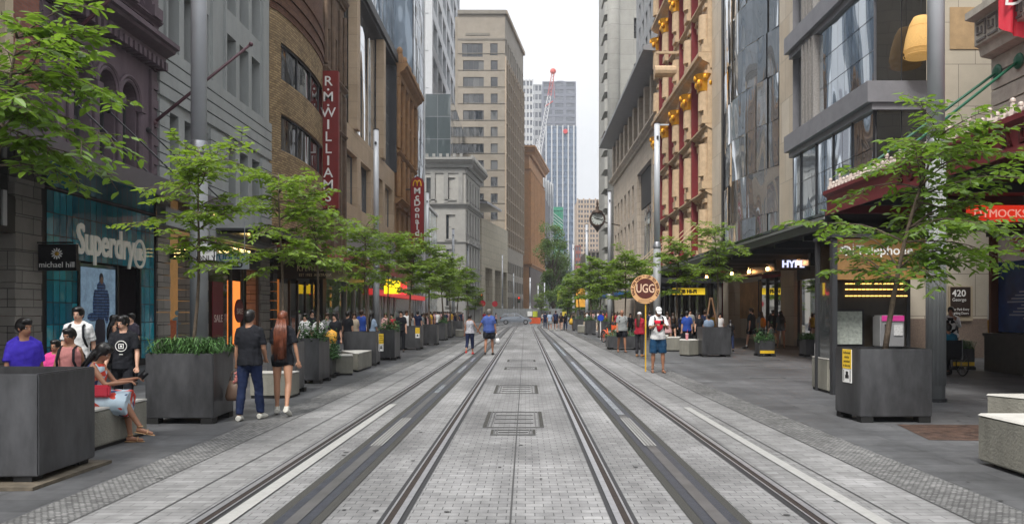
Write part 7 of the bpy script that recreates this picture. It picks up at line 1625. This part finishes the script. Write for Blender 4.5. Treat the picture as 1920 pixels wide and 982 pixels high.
# 11, 12 couple holding hands
person('person', 'woman in a strapless grey patterned top and navy capri trousers holding hands', XP(881, 32), 32, 1.60, 4, 'f', 'tan', ('black', 'bun'), ('tank', cloth('patterned', (.35, .35, .38), var=.6, scale=30)), ('capri', navy), ('trainer', cloth('shoe_red', (.5, .05, .05))), dict(legl=(-10, 24, 3), legr=(10, 2, 2), arml=(0, 10, 12, 0), armr=(10, 14, 28, -16)), 1.1)
def rack(t, J, T, H_):
    w = J['wrr'] + V(.02, 0, -.12); b = MB(); b.tube([w + V(0, 0, .05), w + V(.03, 0, -.12)], .014, 6); b.tube([w + V(.04, -.01, -.14), w + V(.05, -.01, -.25), w + V(.06, -.01, -.38)], [(.06, .012), (.095, .014), (.05, .012)], 10, ref=(1, 0, 0)); o = sub(t, 'held_bag', b, mat('plastic_bag', (.5, .5, .5), .4)); 
person('person', 'broad man in a blue polo and black shorts walking away hand in hand', XP(917, 31.5), 31.5, 1.80, 2, 'm', 'tan', ('grey', 'short'), ('polo', cloth('polo_blue', (.05, .085, .26))), ('shorts', blk), ('trainer', shoed), dict(legl=(-8, 14, 4), legr=(10, 2, 4), arml=(4, 14, 30, -10), armr=(-4, 12, 12, 0)), 1.28, (25, 0), extra=rack)
# 13 man with shoulder sign
def ugg(t, J, T, H_):
    backpack(blk)(t, J, T, H_)
    b = MB(); b.tube([J['wrl'] + V(.1, .08, .03), J['wrl'] + V(.1, .11, .12)], [(.04, .006), (.04, .006)], 4, ref=(1, 0, 0)); sub(t, 'mobile_phone', b, black)
    b = MB()
    b.tube([T(1.3, -.09, .152), T(1.2, .0, .165), T(1.07, .02, .158)], [(.02, .008), (.1, .012), (.03, .008)], 12, ref=(1, 0, 0)); b.tube([T(1.36, 0, .14), T(1.24, 0, .162)], [(.14, .012), (.1, .012)], 12, ref=(1, 0, 0)); o = sub(t, 'printed_red_mark', b, cloth('print_red', (.45, .01, .03)))
    b = MB(); b.tube([H_(-.078, .0, .1), H_(-.05, .088, .098), H_(.05, .088, .098), H_(.078, 0, .1)], [(.006, .016)] * 4, 6); sub(t, 'sunglasses', b, black)
P13 = person('person', 'man in a white tee with a red print reading his phone beside the round sign', XP(1234, 22.2), 22.2, 1.84, 178, 'm', 'tan', ('grey', 'cap', whitec), ('tee', whitec), ('kneeshorts', cloth('shorts_blue', (.012, .05, .11))), ('sandal', brownl), dict(legl=(2, 2, 4), legr=(-2, 2, 5), arml=(22, 92, 12, 32), armr=(20, 94, 12, 32), curll=45, curlr=45), 1.05, (0, 34), extra=ugg)
# round sign on yellow pole behind him
X_, Y_ = XP(1210, 22.6), 22.6; t = empty('round_sign', (X_, Y_, 0), 'round brown and tan sale sign on a yellow pole with an arrow', 'sign')
zc = ZP(542, 22.6); tanm = mat('sign_tan', (.62, .36, .17), .5); brm = mat('sign_dark_brown', (.085, .018, .012), .5)
b = MB(); b.tube([(X_, Y_, zc), (X_, Y_ + .03, zc)], .41, 40); b.build('disc', tanm, t); b = MB(); b.tube([(X_, Y_ - .006, zc + .02), (X_, Y_ - .001, zc + .02)], .285, 40); b.build('brown_field', brm, t)
text('UGG', .34, mat('letter_tan', (.7, .5, .35), .5), (X_, Y_ - .008, zc - .09), parent=t, ext=.002, sx=.72, bold=.004)
ring = 'SALE ON NOW * UP TO 80% OFF'
for k, ch in enumerate(ring):
    a = R(205 - k * 9.0); 
    if ch != ' ': text(ch, .088, brm, (X_ + .345 * math.cos(a), Y_ - .004, zc + .345 * math.sin(a)), parent=t, name='letter', ext=.002, ry=0, bold=.003) if 0 else None
    if ch == ' ': continue
    cu = text(ch, .092, brm, (0, 0, 0), ext=.002, bold=.004, name='letter'); cu.data.transform(Matrix.Translation((X_ + .325 * math.cos(a), Y_ - .004, zc + .325 * math.sin(a))) @ Matrix.Rotation(-(a - math.pi / 2), 4, 'Y')); attach(cu, t)
b = MB(); za = zc - .325; b.add([(X_ - .19, Y_ - .006, za - .028), (X_ + .13, Y_ - .006, za - .028), (X_ + .13, Y_ - .006, za + .028), (X_ - .19, Y_ - .006, za + .028), (X_ + .12, Y_ - .006, za - .06), (X_ + .25, Y_ - .006, za), (X_ + .12, Y_ - .006, za + .06)], [(0, 1, 2, 3), (4, 5, 6)]); b.build('arrow_edge', brm, t)
b = MB(); b.add([(X_ - .18, Y_ - .008, za - .018), (X_ + .135, Y_ - .008, za - .018), (X_ + .135, Y_ - .008, za + .018), (X_ - .18, Y_ - .008, za + .018), (X_ + .132, Y_ - .008, za - .042), (X_ + .225, Y_ - .008, za), (X_ + .132, Y_ - .008, za + .042)], [(0, 1, 2, 3), (4, 5, 6)]); b.build('arrow', tanm, t)
b = MB(); b.box(X_ - .005, X_ + .03, Y_ + .03, Y_ + .06, .0, zc - .3); b.build('pole', mat('pole_yellow', (.6, .36, .02), .5), t)
# 14-
person('person', 'heavy bald man in a grey tee and black shorts walking towards the camera', XP(1166, 33.6), 33.6, 1.78, 176, 'm', 'tan', ('grey', 'bald'), ('tee', greyc), ('shorts', blk), ('sandal', brownl), dict(WALK, legl=(10, 4, 3), legr=(-10, 12, 3)), 1.32, (0, 6), extra=backpack(blk))
person('person', 'woman in a red jacket, dark trousers and white cap standing with her back turned', XP(1199, 30.4), 30.4, 1.68, 30, 'f', 'mid', ('brown', 'cap', whitec), ('long', redc), ('trousers', cloth('charcoal', (.03, .03, .035))), ('trainer', mat('shoe_tan', (.3, .16, .08), .6)), dict(arml=(14, 60, 8, 20), armr=(10, 80, 8, 20)), 1.15)
person('person', 'tall man in a charcoal tee and dark shorts striding on the right pavement', XP(1409, 37.4), 37.4, 1.88, 320, 'm', 'light', ('brown', 'short'), ('tee', cloth('charcoal_blue', (.02, .03, .04))), ('shorts', blk), ('trainer', shoed), WALK, 1.15, (-30, 0), sock=whitec)
person('person', 'woman in grey with an orange backpack beside the tall charcoal man', XP(1427, 38.5), 38.5, 1.72, 350, 'f', 'light', ('brown', 'shoulder'), ('tee', greyc), ('trousers', blk), ('trainer', shoed), WALK, 1.1, extra=backpack(cloth('orange', (.6, .22, .02))))
person('person', 'man in black tee and dark flat cap near the shop window', XP(1449, 40), 40, 1.82, 10, 'm', 'light', ('black', 'cap', blk), ('tee', blk), ('shorts', navy), ('trainer', shoed), WALK, 1.15, lod=1)
person('person', 'little girl in a black and white patterned dress by the fern planter', XP(1446, 33.5), 33.5, 1.2, 340, 'f', 'light', ('brown', 'bun'), ('dress', cloth('bw', (.2, .2, .21), var=.9, scale=25)), ('dress', cloth('bw', 0)), ('sandal', shoed), dict(arml=(0, 10, 25, 0)), 1.05, lod=1)
person('person', 'woman in a grey tee and denim shorts seen from behind at the shop window', XP(1464, 37.6), 37.6, 1.74, 5, 'f', 'tan', ('black', 'long'), ('tee', cloth('dk_grey', (.07, .08, .085))), ('short_shorts', cloth('denim_light', (.1, .12, .18))), ('sandal', shoed), dict(legl=(4, 2, 5), legr=(-4, 6, 5)), 1.08)
Pn = person('person', 'man in navy tee half hidden by the telephone booth holding a white paper bag', XP(1549, 24), 24, 1.78, 200, 'm', 'light', ('brown', 'short'), ('tee', navy), ('shorts', navy), ('trainer', shoed), dict(arml=(2, 8, 8, 0), armr=(6, 12, 10, 0)), 1.08, lod=0)
t = empty('shopping_bag', (XP(1535, 24), 24, .35), 'white paper shopping bag with string handles hanging at the telephone booth', 'bag'); x = XP(1536, 24); z0 = ZP(668, 24); z1 = ZP(643, 24); b = MB(); b.box(x - .15, x + .15, 23.85, 23.97, z0, z1); b.build('paper_body', white, t); b = MB(); b.tube([(x - .07, 23.9, z1), (x - .05, 23.9, z1 + .12), (x + .05, 23.9, z1 + .12), (x + .07, 23.9, z1)], .008, 5); b.build('handle', white, t); text('BEAUTY', .05, black, (x, 23.848, (z0 + z1) / 2), parent=t, ext=.001) if 0 else None
# wheelchair user and standing man
SITC = dict(hip=.62, lean=4, legl=(84, 80, 4), legr=(84, 80, 4), arml=(25, 60, 8, 8), armr=(25, 60, 8, 8))
wx, wy = XP(1779, 21.2), 21.2
person('person', 'person in a teal shirt sitting in the wheelchair with back turned', wx, wy, 1.74, 10, 'm', 'tan', ('black', 'short'), ('tee', tealc), ('trousers', blk), ('trainer', shoed), SITC, 1.15, lod=1)
t = empty('wheelchair', (wx, wy, 0), 'black wheelchair with spoked wheels beside the big right pole', 'wheelchair')
for s in (-1, 1):
    cx_ = wx + s * .3; b = MB(); b.tube([(cx_ + s * .03, wy - .05 + .3 * math.cos(a * math.pi / 12), .31 + .3 * math.sin(a * math.pi / 12)) for a in range(25)], .018, 6, cap=False); wh = b.build('wheel', black, t, True)
    b = MB()
    for k in range(10): a = k * math.pi / 5; b.tube([(cx_, wy - .05, .31), (cx_ + s * .03, wy - .05 + .29 * math.cos(a), .31 + .29 * math.sin(a))], .004, 3)
    b.build('spokes', steel, wh); b = MB(); b.tube([(cx_ - s * .06, wy + .42, .09), (cx_ - s * .03, wy + .42, .09)], .09, 12); b.build('front_wheel', black, t)
    b = MB(); b.tube([(cx_ - s * .05, wy - .2, .98), (cx_ - s * .05, wy - .2, .45), (cx_ - s * .05, wy + .35, .45), (cx_ - s * .05, wy + .45, .12)], .015, 6); b.tube([(cx_ - s * .05, wy - .2, .68), (cx_ - s * .05, wy + .25, .68)], .02, 6); b.build('side_frame', steel, t)
b = MB(); b.box(wx - .22, wx + .22, wy - .19, wy + .28, .44, .49); b.build('seat', black, t); b = MB(); b.box(wx - .22, wx + .22, wy - .23, wy - .2, .5, .95); b.build('backrest', black, t)
person('person', 'bearded man in a dark vest and white shirt with his hand at his mouth', XP(1783, 23.8), 23.8, 1.82, 200, 'm', 'tan', ('black', 'short'), ('long', whitec), ('trousers', blk), ('trainer', shoed), dict(arml=(40, 105, 5, 30), armr=(30, 60, 10, 30)), 1.05, (15, 0), extra=lambda t, J, T, H_: sub(t, 'vest', (lambda b: b.tube([T(.9), T(1.1), T(1.3), T(1.43)], [(.2, .15), (.19, .145), (.2, .15), (.13, .12)], 12, ref=(1, 0, 0)))(MB()), blk))
# ---- background crowd: archetypes, copied with their own clothes colours
far = [('man in {} standing', 'm', ('tee', None), ('trousers', None), ('black', 'short'), {}, 1.75), ('man in {} walking', 'm', ('tee', None), ('shorts', None), ('brown', 'short'), WALK, 1.78), ('woman in {} walking', 'f', ('tee', None), ('trousers', None), ('black', 'long'), WALK, 1.64), ('woman in {} and a skirt', 'f', ('tank', None), ('skirt', None), ('brown', 'shoulder'), {}, 1.65), ('woman in {} with shorts', 'f', ('tee', None), ('short_shorts', None), ('brown', 'long'), WALK, 1.66)]
CC = {'white': whitec, 'black': blk, 'grey': greyc, 'navy': navy, 'red': redc, 'blue': bluec, 'pale pink': cloth('palepink', (.5, .3, .3)), 'pale blue': cloth('paleblue', (.25, .33, .45)), 'mustard': cloth('mustard', (.5, .3, .04)), 'denim': denim, 'beige': cloth('beige', (.4, .33, .25)), 'green': cloth('green', (.05, .14, .08))}
PROT = []
def crowd(kind, x, y, yaw, c1, c2, where, group, h=None, xtra=''):
    fm_, sex, tp, bt, hr, ps, hh = far[kind]; lab = fm_.format(c1) + ' ' + where
    if kind not in [p[0] for p in PROT]:
        t = person('person', lab, x, y, h or hh, yaw, sex, ('light', 'tan')[kind % 2], hr, (tp[0], CC[c1]), (bt[0], CC[c2]), ('trainer', (shoed, shoew)[kind % 2]), ps, 1.05, lod=1, group=group); PROT.append((kind, t)); t['h'] = h or hh
    else:
        src = [p[1] for p in PROT if p[0] == kind][0]; t = copy_tree(src); k = (h or hh) / 1.75; t.scale = (k,) * 3; t.location = (x, y, src.location.z / src.scale[0] * k); t.rotation_euler = (0, 0, R(-yaw)); t['label'] = lab; t['group'] = group
    for c in t.children:
        m = CC[c1] if c.name.startswith('shirt') else CC[c2] if c.name.startswith(('trousers', 'shorts', 'skirt')) else None
        if m: c.material_slots[0].link = 'OBJECT'; c.material_slots[0].material = m
    return t
G1, G2, G3, G4 = 'shoppers along the left shopfronts', 'pedestrians by the crossing', 'shoppers on the right pavement', 'distant pedestrians on the left pavement'
L_ = [(2, 572, 26, 185, 'white', 'denim', 'smiling under the dark awning', None), (0, 585, 29, 150, 'black', 'black', 'behind the woman in white near the shrub planter', None), (2, 597, 25, 190, 'white', 'grey', 'with a dark strap beside the yellow bag', 1.6), (4, 613, 27, 160, 'grey', 'denim', 'between the two women in white and black', None), (2, 628, 24.5, 200, 'black', 'denim', 'touching her face, carrying a yellow bag', 1.66),
      (0, 652, 30, 20, 'black', 'black', 'left of the leaning trunk', 1.7), (4, 664, 31, 160, 'beige', 'black', 'right behind the leaning trunk', None), (1, 678, 33, 10, 'blue', 'black', 'in front of the green shop window', None), (2, 697, 29, 30, 'pale blue', 'denim', 'with a red bag beside the pole', 1.68), (3, 684, 36, 190, 'white', 'white', 'half behind the pole walker', None),
      (4, 723, 37, 170, 'pale pink', 'black', 'right of the second left pole', None), (2, 735, 35, 200, 'red', 'black', 'above the narrow planter', None), (0, 752, 34, 180, 'black', 'black', 'looking out above the fourth planter', 1.74), (1, 762, 40, 150, 'white', 'beige', 'with a sun hat look further back', None), (3, 772, 41, 20, 'grey', 'black', 'near the third planter from the end', None), (0, 783, 46, 0, 'navy', 'navy', 'in front of the glass store', None)]
for (k, px, Y, yaw, c1, c2, wh, h) in L_: crowd(k, XP(px, Y), Y, yaw, c1, c2, wh, G1, h)
rs = random.Random(9); cn = list(CC)
dl_ = ['first', 'second', 'third', 'fourth', 'fifth', 'sixth', 'seventh', 'eighth', 'ninth', 'tenth', 'eleventh', 'twelfth', 'thirteenth', 'fourteenth', 'fifteenth', 'sixteenth', 'seventeenth', 'eighteenth', 'nineteenth', 'twentieth', 'twenty-first', 'twenty-second', 'twenty-third', 'twenty-fourth', 'twenty-fifth', 'twenty-sixth', 'twenty-seventh', 'twenty-eighth']
for i in range(22):
    px = 792 + i * 3.6; Y = 50 + (px - 792) * .55 + rs.uniform(-5, 6); crowd(rs.randrange(5), XP(px, Y), Y, rs.uniform(0, 360), rs.choice(cn), rs.choice(['black', 'denim', 'beige', 'navy', 'white']), ', %s from the left in the distant left crowd' % dl_[i], G4)
for (k, px, Y, yaw, c1, c2, wh, h) in ((1, 1031, 74, 0, 'pale blue', 'grey', 'carrying a small brown bag, left of the crossing group', 1.76), (1, 1042, 75, 5, 'navy', 'black', 'tallest in the crossing group', 1.86), (4, 1052, 74, 10, 'black', 'black', 'middle of the crossing group', 1.66), (2, 1060, 74.5, 0, 'black', 'denim', 'with bare shoulders in the crossing group', 1.64), (3, 1075, 75, 350, 'black', 'black', 'with a yellow bag, right end of the crossing group', 1.68), (0, 1022, 84, 0, 'navy', 'denim', 'wearing a dark backpack, leftmost of the crossing group', 1.74)):
    crowd(k, XP(px, Y), Y, yaw, c1, c2, wh, G2, h)
b = MB(); x = XP(1071, 74.6); b.tube([(x, 74.4, .55), (x, 74.4, .8), (x, 74.4, 1.15)], [(.18, .1), (.22, .12), (.06, .05)], 8, ref=(1, 0, 0)); tag(b.build('yellow_bag', CC['mustard'], None, True), 'bright yellow bag at the right end of the crossing group', 'bag')
x = XP(625, 24.1); b = MB(); b.tube([(x - .12, 24.2, .75), (x - .1, 24.2, .95), (x, 24.2, 1.12)], [(.16, .07), (.2, .09), (.1, .05)], 8, ref=(1, 0, 0)); tag(b.build('yellow_tote', mat('tote_yellow', (.6, .3, .03), .6), None, True), 'mustard yellow tote held by the woman in black on the left pavement', 'bag')
for (k, px, Y, yaw, c1, c2, wh, h) in ((3, 1251, 44, 10, 'pale pink', 'pale pink', 'behind the sign holder', 1.7), (4, 1262, 45, 0, 'black', 'black', 'next to the pale pink dress', 1.66), (0, 1288, 34, 0, 'blue', 'black', 'with grey hair facing the shops', 1.72), (0, 1294, 42, 180, 'grey', 'black', 'right behind the blue shirt', 1.82), (2, 1311, 38, 190, 'black', 'black', 'holding a parcel left of the easel', 1.66), (0, 1329, 33.5, 10, 'pale blue', 'grey', 'bending behind the big planter', 1.58), (1, 1322, 40, 20, 'navy', 'navy', 'beside the easel', 1.8), (2, 1350, 38, 185, 'white', 'grey', 'smiling right of the easel', 1.66), (2, 1370, 34.5, 10, 'black', 'denim', 'girl-sized, at the right end of the planter', 1.36),
    (2, 1182, 48, 180, 'black', 'black', 'behind the grey shirted man', None), (0, 1218, 50, 10, 'navy', 'black', 'half behind the round sign pole', None), (3, 1238, 52, 0, 'white', 'denim', 'deep in shade behind the sign holder', None), (2, 1277, 46, 20, 'denim', 'black', 'left of the blue shirted man', 1.6), (4, 1338, 46, 180, 'mustard', 'black', 'in shade behind the easel', None)):
    crowd(k, XP(px, Y), Y, yaw, c1, c2, wh, G3, h)
for i in range(20):
    px = 1097 + i * 3.4 + (3 if i > 12 else 0); Y = 80 + rs.uniform(-12, 14) ; crowd(rs.randrange(5), XP(px, Y), Y, rs.uniform(0, 360), rs.choice(cn), rs.choice(['black', 'denim', 'beige', 'navy']), ', %s from the left behind the right planters' % dl_[i], 'distant pedestrians on the right pavement')
for i, (px, Y) in enumerate(((908, 104), (915, 107), (930, 108), (1017, 118))): crowd(i % 5, XP(px, Y), Y, 40 * i, ('red', 'black', 'pale pink', 'white')[i], 'black', ('at the left end of the road crossing', 'just behind the blue polo man', 'beside the rear of the grey car', 'at the orange barriers')[i], 'people at the cross street')
# ---------------------------------------------------------------- vehicles
carm = mat('car_grey_blue', (.26, .29, .33), .25, .4, var=.05); tyre = mat('tyre', (.015, .015, .015), .8); alloy = mat('alloy', (.4, .4, .42), .3, .8)
cx, cy = XP(967, 114.5), 114.5; L = 4.5
t = empty('parked_car', (cx, cy, 0), 'grey blue estate car crossing the street, facing right', 'car')
prof = [(-2.22, .38), (-2.28, .62), (-2.2, 1.0), (-2.05, 1.1), (-1.75, 1.5), (-1.4, 1.6), (-.2, 1.63), (.35, 1.55), (.95, 1.18), (1.1, 1.08), (1.9, .95), (2.2, .78), (2.26, .5), (2.2, .3)]
def slab_(pr, y0, y1, tuck=0):
    n = len(pr); b = MB(); vs = []
    for yy, k in ((y0, 1), (y0 + .15 * (1 if y1 > y0 else -1), 0), (y1 - .15, 0), (y1, 1)):
        for (a, z) in pr:
            tk = (max(0, z - .95) * .3); vs.append((cx + a * (1 - .015 * k), yy + (tk if yy < cy else -tk), z - (.02 if k and z > 1.5 else 0)))
    fs = [(j * n + i, j * n + (i + 1) % n, (j + 1) * n + (i + 1) % n, (j + 1) * n + i) for j in range(3) for i in range(n)] + [tuple(range(n)), tuple(reversed(range(3 * n, 4 * n)))]
    return b.add(vs, fs)
slab_(prof, cy - .88, cy + .88).build('body', carm, t, recalc=True)
gl_ = MB(); 
for pts in (((-1.95, 1.12), (-1.7, 1.46), (-1.15, 1.53), (-1.15, 1.12)), ((-1.08, 1.12), (-1.08, 1.53), (-.2, 1.56), (-.2, 1.12)), ((-.12, 1.12), (-.12, 1.56), (.32, 1.49), (.85, 1.14))):
    w_ = MB(); w_.add([(cx + a, cy - .88 + max(0, z - .95) * .3 - .012, z) for a, z in pts], [(0, 1, 2, 3)]); w_.build('side_window', gdark, t)
b = MB(); b.add([(cx + .42, cy - .66, 1.53), (cx + .42, cy + .66, 1.53), (cx + 1.0, cy + .74, 1.165), (cx + 1.0, cy - .74, 1.165)], [(0, 1, 2, 3)]); b.build('windscreen', gdark, t)
for a in (-1.4, 1.42):
    for s in (-1, 1):
        b = MB(); yy = cy + s * .83; b.tube([(cx + a, yy - .11, .33), (cx + a, yy + .11, .33)], .33, 20); w_ = b.build('wheel', tyre, t); b = MB(); b.tube([(cx + a, yy + s * .112, .33), (cx + a, yy + s * .12, .33)], .21, 14); b.build('rim', alloy, w_)
b = MB(); b.box(cx + 2.02, cx + 2.24, cy - .86, cy - .6, .68, .82); b.build('headlight', mat('headlight', (.6, .6, .6), .2), t); b = MB(); b.box(cx - 2.24, cx - 2.1, cy - .87, cy - .65, .85, 1.05); b.build('tail_light', mat('tail_red', (.3, .01, .01), .3), t)
b = MB(); b.tube([(cx - 1.5, cy - .6, 1.66), (cx - .3, cy - .6, 1.7), (cx + .1, cy - .6, 1.66)], .02, 5); b.build('roof_rail', black, t); b = MB(); b.box(cx + .6, cx + .78, cy - 1.0, cy - .86, 1.08, 1.2); b.build('mirror', carm, t)
b = MB(); b.box(cx - .7, cx - .55, cy - .9, cy - .885, .92, .95); b.box(cx + .2, cx + .35, cy - .9, cy - .885, .92, .95); b.build('door_handle', black, t)
# bicycle
bo = mat('bicycle_orange', (.7, .10, .02), .4); bx, by = XP(1139, 45), 44.5
t = empty('bicycle', (bx, by, 0), 'orange share bicycle leaning by the second right pole', 'bicycle'); dv = V(.42, -.9, 0).normalized()
Pp = lambda a, z, s=0: V(bx, by, 0) + dv * a + V(-dv.y, dv.x, 0) * s + V(0, 0, z)
for a in (-.52, .52):
    b = MB(); b.tube([Pp(a + .32 * math.cos(k * math.pi / 10), .34 + .32 * math.sin(k * math.pi / 10)) for k in range(21)], .026, 6, cap=False); w_ = b.build('wheel', tyre, t, True); b = MB()
    for k in range(8): b.tube([Pp(a, .34), Pp(a + .3 * math.cos(k * math.pi / 4), .34 + .3 * math.sin(k * math.pi / 4))], .006, 3)
    b.build('spokes', bo, w_)
b = MB(); b.tube([Pp(.52, .34), Pp(.42, .7), Pp(.36, 1.0)], .03, 6); b.tube([Pp(.42, .68), Pp(.0, .32), Pp(-.15, .85)], .035, 6); b.tube([Pp(-.0, .32), Pp(-.52, .34), Pp(-.12, .7)], .022, 6); b.build('frame', bo, t, True)
b = MB(); b.tube([Pp(.34, 1.02, -.26), Pp(.38, 1.04, 0), Pp(.34, 1.02, .26)], .018, 6); b.build('handlebar', black, t); b = MB(); b.ell(Pp(-.16, .9), (.09, .13, .04), 8, 5); b.build('saddle', black, t)
b = MB(); q = Pp(.58, .86); b.box(q.x - .14, q.x + .14, q.y - .12, q.y + .12, .74, .98); b.build('basket', bo, t); b = MB(); b.tube([Pp(-.52 + .37 * math.cos(R(a_)), .34 + .37 * math.sin(R(a_))) for a_ in range(30, 160, 20)], [(.03, .01)] * 7, 5); b.build('mudguard', bo, t)
# fat tyre behind the booth
x, y = XP(1551, 21), 21.0; t = empty('cart_wheel', (x, y, 0), 'big fat tyre with yellow spiral trim peeking out behind the telephone booth', 'wheel')
b = MB(); b.tube([(x, y + .48 * math.cos(k * math.pi / 14), .55 + .48 * math.sin(k * math.pi / 14)) for k in range(29)], .075, 10, cap=False); b.build('tyre', tyre, t, True)
b = MB()
for k in range(26): a = k * 2 * math.pi / 26; b.tube([(x - .082, y + (.45 + 0) * math.cos(a), .55 + .45 * math.sin(a)), (x - .04, y + .55 * math.cos(a + .06), .55 + .55 * math.sin(a + .06)), (x + .04, y + .555 * math.cos(a + .1), .55 + .555 * math.sin(a + .1))], .012, 4)
b.build('yellow_tread', mat('tread_yellow', (.45, .33, .06), .6), t); b = MB(); b.tube([(x - .05, y, .55), (x + .05, y, .55)], .1, 10)
for k in range(6): a = k * math.pi / 3; b.tube([(x, y, .55), (x, y + .44 * math.cos(a), .55 + .44 * math.sin(a))], .015, 4)
b.build('hub', steel, t)
# van roof behind the group, bus
bx, by = XP(1100, 122), 121; t = empty('parked_van', (bx, by, 0), 'dark van with amber lit rear standing past the crossing', 'van')
b = MB(); b.box(bx - 1.5, bx + 3, by, by + 2, .4, 2.1); b.build('body', mat('van_dark', (.05, .05, .055), .4), t, bevel=.12); b = MB(); b.box(bx - 1.2, bx + 2.6, by - .03, by + .01, 1.4, 1.95); b.build('side_window', gdark, t)
for a in (-.7, 2.2): b = MB(); b.tube([(bx + a, by - .05, .36), (bx + a, by + .2, .36)], .36, 14); b.build('wheel', tyre, t)
b = MB(); b.box(XP(1080, 130), XP(1099, 130), 130, 130.1, 2.6, 5.6); tag(b.build('lit_shopfront', mat('amber_shop', (.35, .17, .02), .5, var=.4, scale=1, emit=.25, ecol=(.6, .3, .04))), 'amber coloured hoarding far behind the crossing group', 'hoarding')
for i, (px0, px1, py0, py1, Y, c, lb) in enumerate(((1045, 1056, 545, 565, 150, (.5, .55, .04), 'yellow green banner hanging past the crossing'), (1046, 1062, 584, 596, 140, (.55, .42, .03), 'yellow and white taxi roofline past the crossing'))):
    b = MB(); b.box(XP(px0, Y), XP(px1, Y), Y, Y + .2, ZP(py1, Y), ZP(py0, Y)); tag(b.build('hanging_banner' if i == 0 else 'taxi_roof', mat('far_yel%d' % i, c, .6)), lb, 'banner' if i == 0 else 'taxi')

bpy.data.scenes.remove(WS)
